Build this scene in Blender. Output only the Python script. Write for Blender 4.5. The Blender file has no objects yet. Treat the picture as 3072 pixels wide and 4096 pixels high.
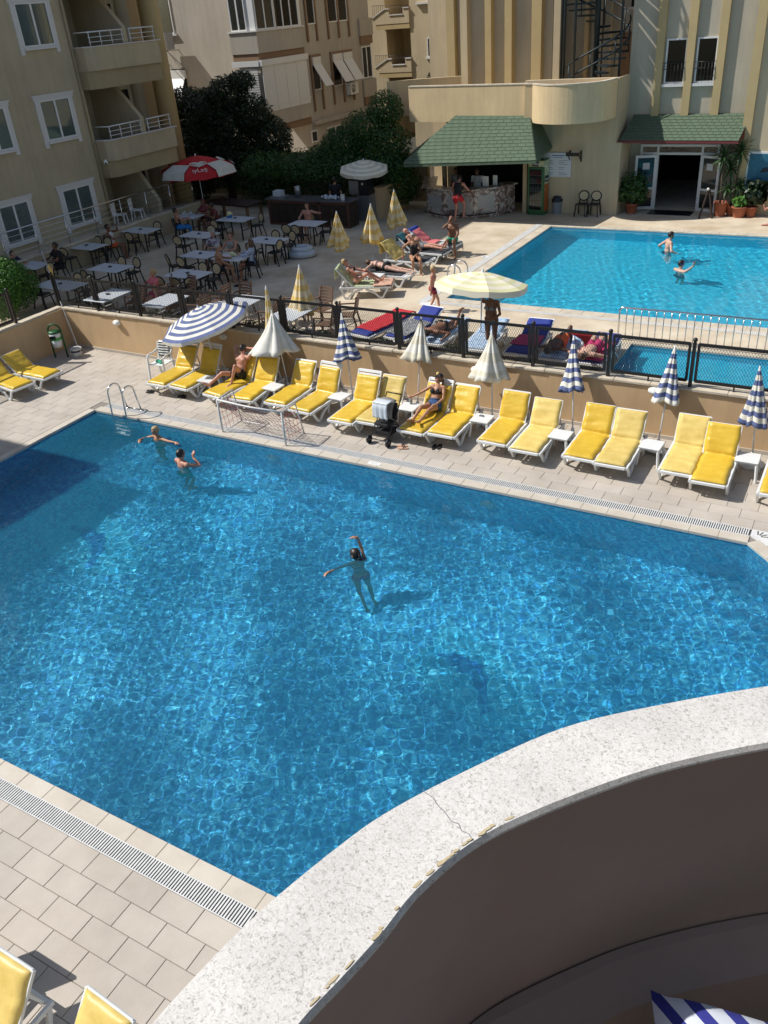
import bpy, bmesh, math, random
import numpy as np
from mathutils import Vector, Matrix, noise
R = math.radians
PI = math.pi
rnd = random.Random(7)
scn = bpy.context.scene
col = scn.collection

# ------------------------------------------------------------------ camera
CAMZ = 8.6
FOC, YAW, PITCH, ROLL = 1805.38878, -0.557051521, 0.545086405, 0.0858867604   # for a 1659 x 2212 picture
SC = 1659 / 3072
def cam_axes():
    cy, sy, cp, sp = math.cos(YAW), math.sin(YAW), math.cos(PITCH), math.sin(PITCH)
    f = Vector((sy * cp, cy * cp, -sp)); r = Vector((cy, -sy, 0)); d = f.cross(r)
    cr, sr = math.cos(ROLL), math.sin(ROLL)
    return cr * r + sr * d, -sr * r + cr * d, f
CR, CD, CF = cam_axes()
cam_data = bpy.data.cameras.new('camera')
cam = bpy.data.objects.new('camera', cam_data); col.objects.link(cam)
cam_data.sensor_fit = 'VERTICAL'; cam_data.sensor_height = 24.0
cam_data.lens = FOC / 2212 * 24.0
cam_data.clip_start = 0.05; cam_data.clip_end = 500
cam.matrix_world = Matrix(((CR.x, -CD.x, -CF.x, 0), (CR.y, -CD.y, -CF.y, 0), (CR.z, -CD.z, -CF.z, CAMZ), (0, 0, 0, 1)))
scn.camera = cam

# ------------------------------------------------------------------ light
SUN_AZ, SUN_EL = R(70), R(48)          # direction in which shadows fall, from +Y towards +X
shadow_dir = Vector((math.sin(SUN_AZ), math.cos(SUN_AZ), 0))
sun_vec = Vector((shadow_dir.x * math.cos(SUN_EL), shadow_dir.y * math.cos(SUN_EL), -math.sin(SUN_EL)))
w = bpy.data.worlds.new('World'); scn.world = w; w.use_nodes = True
nt = w.node_tree; bg = nt.nodes['Background']
sky = nt.nodes.new('ShaderNodeTexSky'); sky.sky_type = 'NISHITA'; sky.sun_disc = False
sky.sun_elevation = SUN_EL
sky.sun_rotation = math.atan2(-shadow_dir.x, -shadow_dir.y)
nt.links.new(sky.outputs[0], bg.inputs[0]); bg.inputs[1].default_value = 0.105
sl = bpy.data.lights.new('sun', 'SUN'); sl.energy = 4.6; sl.angle = R(0.5); sl.color = (1.0, 0.965, 0.91)
sl.cycles.is_caustics_light = True
so = bpy.data.objects.new('sun', sl); col.objects.link(so); so.location = (-30, -12, 40)
so.rotation_euler = sun_vec.to_track_quat('-Z', 'Y').to_euler()
scn.view_settings.view_transform = 'Standard'; scn.view_settings.look = 'None'
scn.view_settings.gamma = 1; scn.view_settings.use_curve_mapping = False
scn.view_settings.exposure = 0.12
scn.cycles.max_bounces = 8; scn.cycles.transmission_bounces = 6; scn.cycles.transparent_max_bounces = 8
scn.cycles.use_denoising = True
scn.cycles.caustics_reflective = False; scn.cycles.caustics_refractive = True

# ------------------------------------------------------------------ picture ray helpers: where a seen point stands in the place
def ray(px, py):
    return CR * ((px * SC - 829.5) / FOC) + CD * ((py * SC - 1106) / FOC) + CF
def G(px, py, z=0.0):
    d = ray(px, py); t = (z - CAMZ) / d.z
    return (d.x * t, d.y * t, z)
def onx(px, py, X):
    d = ray(px, py); t = X / d.x
    return (X, d.y * t, CAMZ + d.z * t)
def ony(px, py, Y):
    d = ray(px, py); t = Y / d.y
    return (d.x * t, Y, CAMZ + d.z * t)
def pr(k, x, y):
    a = {1: (0, 0), 2: (1024, 0), 3: (2048, 0), 4: (0, 600), 5: (1024, 600), 6: (2048, 600), 7: (0, 1200), 8: (1024, 1200), 9: (2048, 1200)}[k]
    return (a[0] + x * .6172, a[1] + y * .6172)

# ------------------------------------------------------------------ materials
MATS = {}
def mat(name, color, rough=.7, metal=0.0, spec=.5, var=0.0, scale=3.0, bump=0.0, bscale=40.0, color2=None, trans=0, coat=0, detail=5, sheen=0):
    m = bpy.data.materials.new(name); m.use_nodes = True; MATS[name] = m
    nt = m.node_tree; b = nt.nodes['Principled BSDF']
    b.inputs['Base Color'].default_value = (*color, 1); b.inputs['Roughness'].default_value = rough
    b.inputs['Metallic'].default_value = metal; b.inputs['Specular IOR Level'].default_value = spec
    if coat: b.inputs['Coat Weight'].default_value = coat; b.inputs['Coat Roughness'].default_value = .15
    if sheen: b.inputs['Sheen Weight'].default_value = sheen
    tc = nt.nodes.new('ShaderNodeTexCoord')
    if var or color2:
        n = nt.nodes.new('ShaderNodeTexNoise'); n.inputs['Scale'].default_value = scale; n.inputs['Detail'].default_value = detail
        n.inputs['Roughness'].default_value = .62
        nt.links.new(tc.outputs['Object'], n.inputs['Vector'])
        r = nt.nodes.new('ShaderNodeValToRGB'); c2 = color2 or tuple(c * (1 - var) for c in color); c1 = color if color2 else tuple(min(1, c * (1 + var * .6)) for c in color)
        r.color_ramp.elements[0].position = .33; r.color_ramp.elements[1].position = .67
        r.color_ramp.elements[0].color = (*c2, 1); r.color_ramp.elements[1].color = (*c1, 1)
        nt.links.new(n.outputs['Fac'], r.inputs[0]); nt.links.new(r.outputs[0], b.inputs['Base Color'])
    if bump:
        n2 = nt.nodes.new('ShaderNodeTexNoise'); n2.inputs['Scale'].default_value = bscale; n2.inputs['Detail'].default_value = 4
        nt.links.new(tc.outputs['Object'], n2.inputs['Vector'])
        bn = nt.nodes.new('ShaderNodeBump'); bn.inputs['Strength'].default_value = bump; bn.inputs['Distance'].default_value = .02
        nt.links.new(n2.outputs['Fac'], bn.inputs['Height']); nt.links.new(bn.outputs[0], b.inputs['Normal'])
    return m
def nodes_of(m): return m.node_tree, m.node_tree.nodes['Principled BSDF']
def random_tint(m, amount=.12, hue=0.0):
    """every piece gets its own shade of the material"""
    nt, b = nodes_of(m)
    oi = nt.nodes.new('ShaderNodeObjectInfo'); hs = nt.nodes.new('ShaderNodeHueSaturation')
    mr = nt.nodes.new('ShaderNodeMapRange'); mr.inputs['To Min'].default_value = 1 - amount; mr.inputs['To Max'].default_value = 1 + amount
    nt.links.new(oi.outputs['Random'], mr.inputs['Value']); nt.links.new(mr.outputs[0], hs.inputs['Value'])
    src = b.inputs['Base Color'].links[0].from_socket if b.inputs['Base Color'].links else None
    if src: nt.links.new(src, hs.inputs['Color'])
    else: hs.inputs['Color'].default_value = b.inputs['Base Color'].default_value
    nt.links.new(hs.outputs[0], b.inputs['Base Color'])
    return m

def by_place(m):
    """pieces that share a mesh take their grain from where they lie, so no two look alike"""
    nt, b = nodes_of(m); g = nt.nodes.new('ShaderNodeNewGeometry')
    for l in [l for l in nt.links if l.from_node.type == 'TEX_COORD']: t = l.to_socket; nt.links.remove(l); nt.links.new(g.outputs['Position'], t)
def streaks(m, amount=.16):
    """rain streaks and uneven old paint"""
    nt, b = nodes_of(m); tc = nt.nodes.new('ShaderNodeTexCoord'); mp = nt.nodes.new('ShaderNodeMapping'); mp.inputs['Scale'].default_value = (2.6, 2.6, .22)
    n = nt.nodes.new('ShaderNodeTexNoise'); n.inputs['Scale'].default_value = 1.6; n.inputs['Detail'].default_value = 7; n.inputs['Roughness'].default_value = .7
    nt.links.new(tc.outputs['Object'], mp.inputs[0]); nt.links.new(mp.outputs[0], n.inputs['Vector'])
    mr = nt.nodes.new('ShaderNodeMapRange'); mr.inputs['From Min'].default_value = .35; mr.inputs['From Max'].default_value = .6; mr.inputs['To Min'].default_value = 1 - amount; mr.inputs['To Max'].default_value = 1
    nt.links.new(n.outputs['Fac'], mr.inputs['Value']); hs = nt.nodes.new('ShaderNodeHueSaturation'); nt.links.new(mr.outputs[0], hs.inputs['Value'])
    nt.links.new(b.inputs['Base Color'].links[0].from_socket, hs.inputs['Color']); nt.links.new(hs.outputs[0], b.inputs['Base Color'])

# ------------------------------------------------------------------ object helpers
def tag(o, label=None, cat=None, group=None, kind=None):
    if label: o['label'] = label
    if cat: o['category'] = cat
    if group: o['group'] = group
    if kind: o['kind'] = kind
    return o
def empty(name, loc=(0, 0, 0), rz=0, label=None, cat=None, group=None, kind=None, parent=None):
    o = bpy.data.objects.new(name, None); col.objects.link(o); o.location = loc; o.rotation_euler = (0, 0, rz)
    o.empty_display_size = .2
    if parent: o.parent = parent
    return tag(o, label, cat, group, kind)
def link(name, me, parent=None, m=None):
    o = bpy.data.objects.new(name, me); col.objects.link(o)
    if m is not None and not me.materials: me.materials.append(MATS[m] if isinstance(m, str) else m)
    if parent: o.parent = parent
    return o
RAISED = []; _seen = [set()]
def zone(raised):
    """closes the run of objects built since the last call; raised ones belong to the upper terrace survey"""
    now = set(o for o in col.objects if o.parent is None)
    if raised: RAISED.extend(now - _seen[0])
    _seen[0] = now
def children(o): return [c for c in o.children]
def copy_tree(o, parent=None):
    c = o.copy(); col.objects.link(c)
    c.parent = parent
    for ch in children(o): copy_tree(ch, c)
    return c
class MB:
    """collects plain shapes and links them as one mesh"""
    def __init__(s): s.v = []; s.f = []; s.sm = []
    def add(s, vs, fs, smooth=False):
        n = len(s.v); s.v += [tuple(v) for v in vs]; s.f += [tuple(i + n for i in f) for f in fs]; s.sm += [smooth] * len(fs); return s
    def box(s, a, b, M=None):
        (x0, y0, z0), (x1, y1, z1) = a, b
        vs = [(x0, y0, z0), (x1, y0, z0), (x1, y1, z0), (x0, y1, z0), (x0, y0, z1), (x1, y0, z1), (x1, y1, z1), (x0, y1, z1)]
        if M is not None: vs = [M @ Vector(v) for v in vs]
        return s.add(vs, [(0, 3, 2, 1), (4, 5, 6, 7), (0, 1, 5, 4), (1, 2, 6, 5), (2, 3, 7, 6), (3, 0, 4, 7)])
    def cbox(s, c, size, M=None):
        c = Vector(c); h = Vector(size) / 2
        if M is None: return s.box(c - h, c + h)
        return s.box(-h, h, Matrix.Translation(c) @ M.to_4x4())
    def quad(s, a, b, c, d): return s.add([a, b, c, d], [(0, 1, 2, 3)])
    def prism(s, poly, z0, z1):
        n = len(poly); vs = [(x, y, z0) for x, y in poly] + [(x, y, z1) for x, y in poly]
        return s.add(vs, [tuple(range(n - 1, -1, -1)), tuple(range(n, 2 * n))] + [(i, (i + 1) % n, n + (i + 1) % n, n + i) for i in range(n)])
    def tube(s, pts, r, seg=8, closed=False, cap=True, smooth=True):
        pts = [Vector(p) for p in pts]; n = len(pts); rs = r if isinstance(r, (list, tuple)) else [r] * n
        ring0 = len(s.v); up = None; vs = []
        for i, p in enumerate(pts):
            if closed: t = pts[(i + 1) % n] - pts[i - 1]
            else: t = pts[min(i + 1, n - 1)] - pts[max(i - 1, 0)]
            if t.length < 1e-9: t = Vector((0, 0, 1))
            t.normalize()
            if up is None: up = Vector((0, 0, 1)) if abs(t.z) < .9 else Vector((1, 0, 0))
            a = t.cross(up)
            if a.length < 1e-4: a = t.cross(Vector((1, .3, 0)))
            a.normalize(); b = a.cross(t).normalized(); up = b
            for k in range(seg):
                an = 2 * PI * k / seg; vs.append(p + (a * math.cos(an) + b * math.sin(an)) * rs[i])
        fs = []
        for i in range(n if closed else n - 1):
            j = (i + 1) % n
            for k in range(seg): fs.append((i * seg + k, i * seg + (k + 1) % seg, j * seg + (k + 1) % seg, j * seg + k))
        s.add(vs, fs, smooth)
        if cap and not closed:
            s.add([], []); s.f.append(tuple(ring0 + k for k in range(seg - 1, -1, -1))); s.sm.append(False)
            s.f.append(tuple(ring0 + (n - 1) * seg + k for k in range(seg))); s.sm.append(False)
        return s
    def bar(s, a, b, w, h=None, up=(0, 0, 1)):
        """a square bar from a to b"""
        a, b = Vector(a), Vector(b); h = h or w; t = (b - a).normalized(); u = Vector(up)
        x = t.cross(u)
        if x.length < 1e-4: x = t.cross(Vector((1, 0, 0)))
        x.normalize(); y = x.cross(t)
        vs = [p + x * sx * w / 2 + y * sy * h / 2 for p in (a, b) for sx, sy in ((-1, -1), (1, -1), (1, 1), (-1, 1))]
        return s.add(vs, [(3, 2, 1, 0), (4, 5, 6, 7)] + [(i, (i + 1) % 4, 4 + (i + 1) % 4, 4 + i) for i in range(4)])
    def lathe(s, prof, seg=16, c=(0, 0, 0), M=None, smooth=True, caps=True):
        vs = []; fs = []; n = len(prof)
        for r, z in prof:
            for k in range(seg):
                an = 2 * PI * k / seg; v = Vector((r * math.cos(an), r * math.sin(an), z))
                if M is not None: v = M @ v
                vs.append(v + Vector(c))
        for i in range(n - 1):
            for k in range(seg): fs.append((i * seg + k, i * seg + (k + 1) % seg, (i + 1) * seg + (k + 1) % seg, (i + 1) * seg + k))
        if caps: fs += [tuple(range(seg - 1, -1, -1)), tuple((n - 1) * seg + k for k in range(seg))]
        return s.add(vs, fs, smooth)
    def ball(s, c, r, seg=12, rings=8, M=None):
        r = r if isinstance(r, (tuple, list)) else (r, r, r)
        vs = []; fs = []
        for i in range(rings + 1):
            th = PI * i / rings
            for k in range(seg):
                ph = 2 * PI * k / seg; v = Vector((math.sin(th) * math.cos(ph) * r[0], math.sin(th) * math.sin(ph) * r[1], math.cos(th) * r[2]))
                if M is not None: v = M @ v
                vs.append(v + Vector(c))
        for i in range(rings):
            for k in range(seg): fs.append((i * seg + k, (i + 1) * seg + k, (i + 1) * seg + (k + 1) % seg, i * seg + (k + 1) % seg))
        return s.add(vs, fs, True)
    def mesh(s, name):
        me = bpy.data.meshes.new(name); me.from_pydata(s.v, [], s.f)
        me.polygons.foreach_set('use_smooth', s.sm); me.update(); return me
    def build(s, name, m, parent=None, kind=None, label=None, cat=None, group=None, bevel=0, sub=0):
        o = link(name, s.mesh(name), parent, m)
        if bevel:
            bm = bmesh.new(); bm.from_mesh(o.data)
            bmesh.ops.remove_doubles(bm, verts=bm.verts, dist=1e-5)
            es = [e for e in bm.edges if len(e.link_faces) == 2 and e.calc_face_angle(0) > .5]
            bmesh.ops.bevel(bm, geom=es, offset=bevel, segments=2, affect='EDGES', profile=.6)
            bm.to_mesh(o.data); bm.free()
        return tag(o, label, cat, group, kind)
def Rz(a): return Matrix.Rotation(a, 4, 'Z')
def Rx(a): return Matrix.Rotation(a, 4, 'X')
def Ry(a): return Matrix.Rotation(a, 4, 'Y')
# ------------------------------------------------------------------ levels and outline of the place
Z1 = 1.05                                   # upper terrace
WY = 17.12                                  # face of the retaining wall
PX0, PY0, PY1 = -17.19, 4.18, 13.62         # big pool
PDEP, WZ = 1.5, -.07
pool = [(PX0, PY0), (.9, PY0), (.9, 11.74), (-.98, PY1), (PX0, PY1)]

def pool_tile_mat(name, c1, c2, c3, sc):
    m = bpy.data.materials.new(name); m.use_nodes = True; MATS[name] = m; nt, b = nodes_of(m)
    tc = nt.nodes.new('ShaderNodeTexCoord')
    v = nt.nodes.new('ShaderNodeTexVoronoi'); v.distance = 'CHEBYCHEV'; v.inputs['Scale'].default_value = sc; v.inputs['Randomness'].default_value = .25
    nt.links.new(tc.outputs['Object'], v.inputs['Vector'])
    r = nt.nodes.new('ShaderNodeValToRGB'); r.color_ramp.interpolation = 'CONSTANT'
    e = r.color_ramp.elements; e[0].color = (*c1, 1); e[1].position = .42; e[1].color = (*c2, 1); x = e.new(.78); x.color = (*c3, 1)
    sp = nt.nodes.new('ShaderNodeSeparateColor'); nt.links.new(v.outputs['Color'], sp.inputs[0]); nt.links.new(sp.outputs[0], r.inputs[0])
    nt.links.new(r.outputs[0], b.inputs['Base Color']); b.inputs['Roughness'].default_value = .35
    return m
pool_tile_mat('pool_mosaic', (.028, .25, .56), (.05, .41, .70), (.10, .55, .80), 20)
pool_tile_mat('pool_mosaic_pale', (.03, .36, .64), (.06, .47, .72), (.11, .57, .79), 20)
pool_tile_mat('pool_mosaic_light', (.04, .56, .80), (.045, .60, .83), (.06, .64, .86), 9)

def water_mat(name, col_, rough=0.0):
    m = bpy.data.materials.new(name); m.use_nodes = True; MATS[name] = m; nt = m.node_tree
    nt.nodes.remove(nt.nodes['Principled BSDF']); out = nt.nodes['Material Output']
    g = nt.nodes.new('ShaderNodeBsdfGlass'); g.inputs['IOR'].default_value = 1.33; g.inputs['Roughness'].default_value = rough
    g.inputs['Color'].default_value = (*col_, 1); df = nt.nodes.new('ShaderNodeBsdfDiffuse'); df.inputs[0].default_value = (.05, .52, .76, 1); mx = nt.nodes.new('ShaderNodeMixShader'); mx.inputs[0].default_value = .11
    nt.links.new(g.outputs[0], mx.inputs[1]); nt.links.new(df.outputs[0], mx.inputs[2]); nt.links.new(mx.outputs[0], out.inputs[0])
    return m
water_mat('water', (.93, .985, 1.0))

def waves(x, y, seed, amp=.0042, lo=.055, hi=.48, n=64, mean=.6):
    rg = np.random.RandomState(seed); h = np.zeros_like(x)
    wx = .35 * np.sin(x * .9 + 1.3) + .3 * np.sin(y * 1.1 + x * .5); wy = .35 * np.sin(y * .8 + .4) + .3 * np.sin(x * 1.3 - y * .4)
    for i in range(n):
        lam = math.exp(rg.uniform(math.log(lo), math.log(hi))); a = rg.uniform(0, 2 * PI); ph = rg.uniform(0, 2 * PI)
        k = 2 * PI / lam; q = k * (math.cos(a) * (x + .25 * wx) + math.sin(a) * (y + .25 * wy)) + ph
        env = .65 + .35 * np.sin(x * rg.uniform(.2, .9) + y * rg.uniform(-.9, .9) + rg.uniform(0, 6))
        h += env * (lam / .5) ** 1.25 * np.sin(q)
    calm = .84 + .20 * np.sin(x * .55 + 1.1 * np.sin(y * .7 + seed)) * np.sin(y * .62 + .9 * np.sin(x * .5 + 2)) + .2 * np.sin(x * 1.9 + y * 1.3)
    calm = calm * (1 - .55 * np.exp(-(((x + 6.6) / 1.7) ** 2 + ((y - 10.2) / 1.0) ** 2)))
    ring = np.hypot(x + 7.2, (y - 10.6)); h = h * np.clip(calm, .25, 1.15) + 2.2 * np.exp(-(ring / 1.6) ** 2) * np.sin(ring * 14)
    return h * amp
def inside(poly, x, y):
    c = np.zeros(x.shape, bool); n = len(poly)
    for i in range(n):
        (xa, ya), (xb, yb) = poly[i], poly[i - 1]
        if ya == yb: continue
        c ^= ((ya > y) != (yb > y)) & (x < (xb - xa) * (y - ya) / (yb - ya) + xa)
    return c
def water_sheet(name, poly, z, step, seed, m, amp):
    xs = [p[0] for p in poly]; ys = [p[1] for p in poly]
    nx = int((max(xs) - min(xs)) / step) + 1; ny = int((max(ys) - min(ys)) / step) + 1
    X, Y = np.meshgrid(np.linspace(min(xs), max(xs), nx), np.linspace(min(ys), max(ys), ny))
    H = waves(X, Y, seed, amp)
    co = np.stack([X, Y, H + z], -1).reshape(-1, 3)
    idx = np.arange(nx * ny).reshape(ny, nx)
    q = np.stack([idx[:-1, :-1], idx[:-1, 1:], idx[1:, 1:], idx[1:, :-1]], -1).reshape(-1, 4)
    cen = co[q].mean(1); keep = inside([(a + (b_ * 0)) and (a, b_) for a, b_ in poly], cen[:, 0], cen[:, 1]); q = q[keep]
    me = bpy.data.meshes.new(name); me.vertices.add(len(co)); me.vertices.foreach_set('co', co.ravel())
    me.loops.add(q.size); me.loops.foreach_set('vertex_index', q.ravel().astype(np.int32))
    me.polygons.add(len(q)); me.polygons.foreach_set('loop_start', np.arange(0, q.size, 4, dtype=np.int32))
    me.polygons.foreach_set('use_smooth', np.ones(len(q), bool)); me.update(calc_edges=True); me.validate()
    o = link(name, me, None, m); o['kind'] = 'structure'; o.cycles.is_caustics_caster = True
    return o
def basin(name, poly, ztop, depth, m, floor_m=None):
    b = MB(); n = len(poly)
    for i in range(n):
        (xa, ya), (xb, yb) = poly[i], poly[(i + 1) % n]
        b.quad((xb, yb, ztop), (xa, ya, ztop), (xa, ya, ztop - depth), (xb, yb, ztop - depth))
    b.add([(x, y, ztop - depth) for x, y in poly], [tuple(range(n))])
    o = b.build(name, m, kind='structure'); o.cycles.is_caustics_receiver = True
    return o
basin('pool_basin', pool, 0.0, PDEP, 'pool_mosaic')
water_sheet('pool_water', pool, WZ, .020, 3, 'water', .0017)
# ------------------------------------------------------------------ projection, only used to rank pieces by how large they show
def proj(p):
    d = Vector(p) - Vector((0, 0, CAMZ)); z = d.dot(CF)
    if z < .1: return None
    return (829.5 + FOC * d.dot(CR) / z, 1106 + FOC * d.dot(CD) / z, z)
def in_view(p, m=40):
    q = proj(p); return q is not None and -m < q[0] < 1659 + m and -m < q[1] < 2212 + m

mat('deck_grout', (.25, .22, .19), .9)
random_tint(mat('deck_tile', (.53, .475, .405), .62, var=.16, scale=.9, detail=9, color2=(.41, .36, .30), bump=.12, bscale=60), .055)
mat('coping', (.60, .55, .46), .6, var=.15, scale=1.6, detail=8, color2=(.50, .44, .36), bump=.1, bscale=50)
mat('grate_white', (.68, .68, .66), .45, var=.12, scale=8)
mat('gutter_dark', (.06, .06, .058), .8)
mat('terrace_stone', (.68, .59, .45), .7, color2=(.47, .37, .25), scale=.9, bump=.25, bscale=14, detail=9)
mat('terrace_coping', (.58, .51, .40), .65, var=.2, scale=3, bump=.1)
mat('ochre_wall', (.66, .46, .26), .85, color2=(.60, .41, .225), scale=1.2, bump=.15, bscale=60)
mat('wall_cap', (.60, .52, .40), .7, var=.2, scale=5, bump=.3, bscale=20)
mat('black_iron', (.012, .012, .013), .42, spec=.5)
mat('white_lamp', (.78, .78, .74), .35)
mat('steel', (.62, .62, .62), .22, metal=1.0)
for k_ in ('deck_tile', 'coping', 'wall_cap', 'grate_white', 'terrace_coping'): by_place(MATS[k_])
mat('ground_far', (.22, .2, .17), .95, var=.3)

# the ground under everything
g = MB(); g.quad((-80, -30, -.35), (40, -30, -.35), (40, 17.3, -.35), (-80, 17.3, -.35))
# (open over the pool: the basin hangs below it)
gm = MB()
gm.box((-80, -30, -2.2), (PX0 - .6, WY, -.2)); gm.box((PX0 - .6, -30, -2.2), (40, PY0 - .6, -.2)); gm.box((PX0 - .6, PY1 + .6, -2.2), (40, WY, -.2)); gm.box((1.5, PY0 - .6, -2.2), (40, PY1 + .6, -.2))
gm.build('ground', 'ground_far', kind='structure')

CW, GW = .22, .25
def clip(poly, a, b, c):
    """keep the side where a*x+b*y <= c"""
    out = []
    for i in range(len(poly)):
        p, q = poly[i], poly[(i + 1) % len(poly)]
        dp, dq = a * p[0] + b * p[1] - c, a * q[0] + b * q[1] - c
        if dp <= 0: out.append(p)
        if (dp < 0) != (dq < 0) and abs(dp - dq) > 1e-9:
            t = dp / (dp - dq); out.append((p[0] + (q[0] - p[0]) * t, p[1] + (q[1] - p[1]) * t))
    return out
def slab_piece(mb, poly, z0, z1, cham=.004):
    """a tile with a small chamfer"""
    n = len(poly); cx = sum(p[0] for p in poly) / n; cy = sum(p[1] for p in poly) / n
    def ins(p, d):
        v = Vector((cx - p[0], cy - p[1])); L = v.length or 1; return (p[0] + v.x / L * d, p[1] + v.y / L * d)
    vs = [(x, y, z0) for x, y in poly] + [(x, y, z1 - cham) for x, y in poly] + [(*ins(p, cham * 1.4), z1) for p in poly]
    fs = [(i, (i + 1) % n, n + (i + 1) % n, n + i) for i in range(n)] + [(n + i, n + (i + 1) % n, 2 * n + (i + 1) % n, 2 * n + i) for i in range(n)] + [tuple(range(2 * n, 3 * n))]
    mb.add(vs, fs)
deck = MB()
for (xa, ya, xb, yb) in ((-24, -6, PX0 - .02, WY + .2), (PX0 - .02, -6, 1.6, PY0 - .02), (PX0 - .02, PY1 + .02, 1.6, WY + .2), (1.6, -6, 8, WY + .2)):
    deck.box((xa, ya, -.19), (xb, yb, -.012))
deck.prism([(.92, PY0 - .02), (1.6, PY0 - .02), (1.6, PY1 + .02), (-.95, PY1 + .02), (.92, 11.76)], -.19, -.012)
deck = deck.build('pool_deck', 'deck_grout', kind='structure')

TL, TW, JT = .554, .325, .007
pieces = []
def tile_field(x0, y0, x1, y1, yref, cut=None, seed=0, along='x'):
    r = random.Random(seed)
    j0 = int(math.floor((y0 - yref) / TW)) ; j1 = int(math.ceil((y1 - yref) / TW))
    for j in range(j0, j1):
        ya, yb = yref + j * TW, yref + (j + 1) * TW
        off = (j % 2) * TL / 2 + .12
        i0 = int(math.floor((x0 - off) / TL)); i1 = int(math.ceil((x1 - off) / TL))
        for i in range(i0, i1):
            xa, xb = max(x0, off + i * TL) + JT / 2, min(x1, off + (i + 1) * TL) - JT / 2
            a, b = max(y0, ya) + JT / 2, min(y1, yb) - JT / 2
            if xb - xa < .03 or b - a < .03: continue
            poly = [(xa, a), (xb, a), (xb, b), (xa, b)]
            if cut: poly = clip(poly, *cut)
            if len(poly) < 3: continue
            pieces.append((poly, r.uniform(-.0015, .0015)))
yfar, ynear = PY1 + CW + GW, PY0 - CW - GW
tile_field(PX0 - CW, yfar, 6, WY, yfar, None, 1)
tile_field(-22, -2, PX0 - CW, WY, yfar, None, 2)
tile_field(PX0 - CW, -3.4, 2, ynear, ynear, None, 3)
# outside the chamfer: line x + y = c
cc = -.98 + PY1 + (CW + GW) * math.sqrt(2)
tile_field(-.9, 8, 6, yfar, yfar, (-1, -1, -cc), 4)
def piece_size(poly):
    q = [proj((x, y, 0)) for x, y in poly]
    if any(v is None for v in q): return 0
    if not any(-5 < v[0] < 1664 and -5 < v[1] < 2217 for v in q): return 0
    return abs(sum(q[i][0] * q[i - 1][1] - q[i - 1][0] * q[i][1] for i in range(len(q)))) / 2
pieces.sort(key=lambda t: -piece_size(t[0]))
full_tile = None
rest = MB()
for n, (poly, dz) in enumerate(pieces):
    cx = sum(p[0] for p in poly) / len(poly); cy = sum(p[1] for p in poly) / len(poly)
    if n < 300:
        w_, h_ = poly[1][0] - poly[0][0], poly[2][1] - poly[1][1] if len(poly) == 4 else 0
        if len(poly) == 4 and abs(w_ - (TL - JT)) < 1e-4 and abs(h_ - (TW - JT)) < 1e-4:
            if full_tile is None:
                b = MB(); slab_piece(b, [(-w_ / 2, -h_ / 2), (w_ / 2, -h_ / 2), (w_ / 2, h_ / 2), (-w_ / 2, h_ / 2)], -.012, 0); full_tile = b.mesh('tile')
            o = link('tile', full_tile, deck, 'deck_tile')
        else:
            b = MB(); slab_piece(b, [(x - cx, y - cy) for x, y in poly], -.012, 0); o = b.build('tile', 'deck_tile', deck)
        o.location = (cx, cy, dz)
    else: slab_piece(rest, poly, -.012 + dz, dz)
rest.build('tiles_beyond', 'deck_tile', deck, kind='stuff')

# coping stones round the pool
cop = MB()
def strip(mb, p0, p1, w0, w1, step, z0, z1, gap=.004):
    """pieces of `step` along p0-p1 between offsets w0 and w1 to the left of the direction; returns list of polys"""
    a, b = Vector(p0), Vector(p1); t = (b - a); L = t.length; t.normalize(); nrm = Vector((-t.y, t.x)); k = max(1, round(L / step)); out = []
    for i in range(k):
        s, e = L * i / k + gap / 2, L * (i + 1) / k - gap / 2
        out.append([tuple(a + t * s + nrm * w0), tuple(a + t * e + nrm * w0), tuple(a + t * e + nrm * w1), tuple(a + t * s + nrm * w1)])
    return out
coping = empty('pool_coping', (0, 0, 0), kind='structure')
def ccw(poly):
    a = sum(poly[i][0] * poly[(i + 1) % len(poly)][1] - poly[(i + 1) % len(poly)][0] * poly[i][1] for i in range(len(poly)))
    return poly if a > 0 else poly[::-1]
runs = [((PX0, PY1), (-.98, PY1), 1, CW), ((PX0, PY0), (.9, PY0), -1, CW), ((PX0, PY0), (PX0, PY1), 1, CW - .02), ((-.98, PY1), (.9, 11.74), 1, CW), ((.9, 11.74), (.9, PY0), 1, CW)]
for (p0, p1, s, wd) in runs:
    for poly in strip(None, p0, p1, -.012 * s, wd * s, .5, 0, 0):
        cx = sum(p[0] for p in poly) / 4; cy = sum(p[1] for p in poly) / 4
        b = MB(); slab_piece(b, ccw([(x - cx, y - cy) for x, y in poly]), -.05, .006, .006); o = b.build('coping_stone', 'coping', coping); o.location = (cx, cy, rnd.uniform(-.001, .001))
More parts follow.
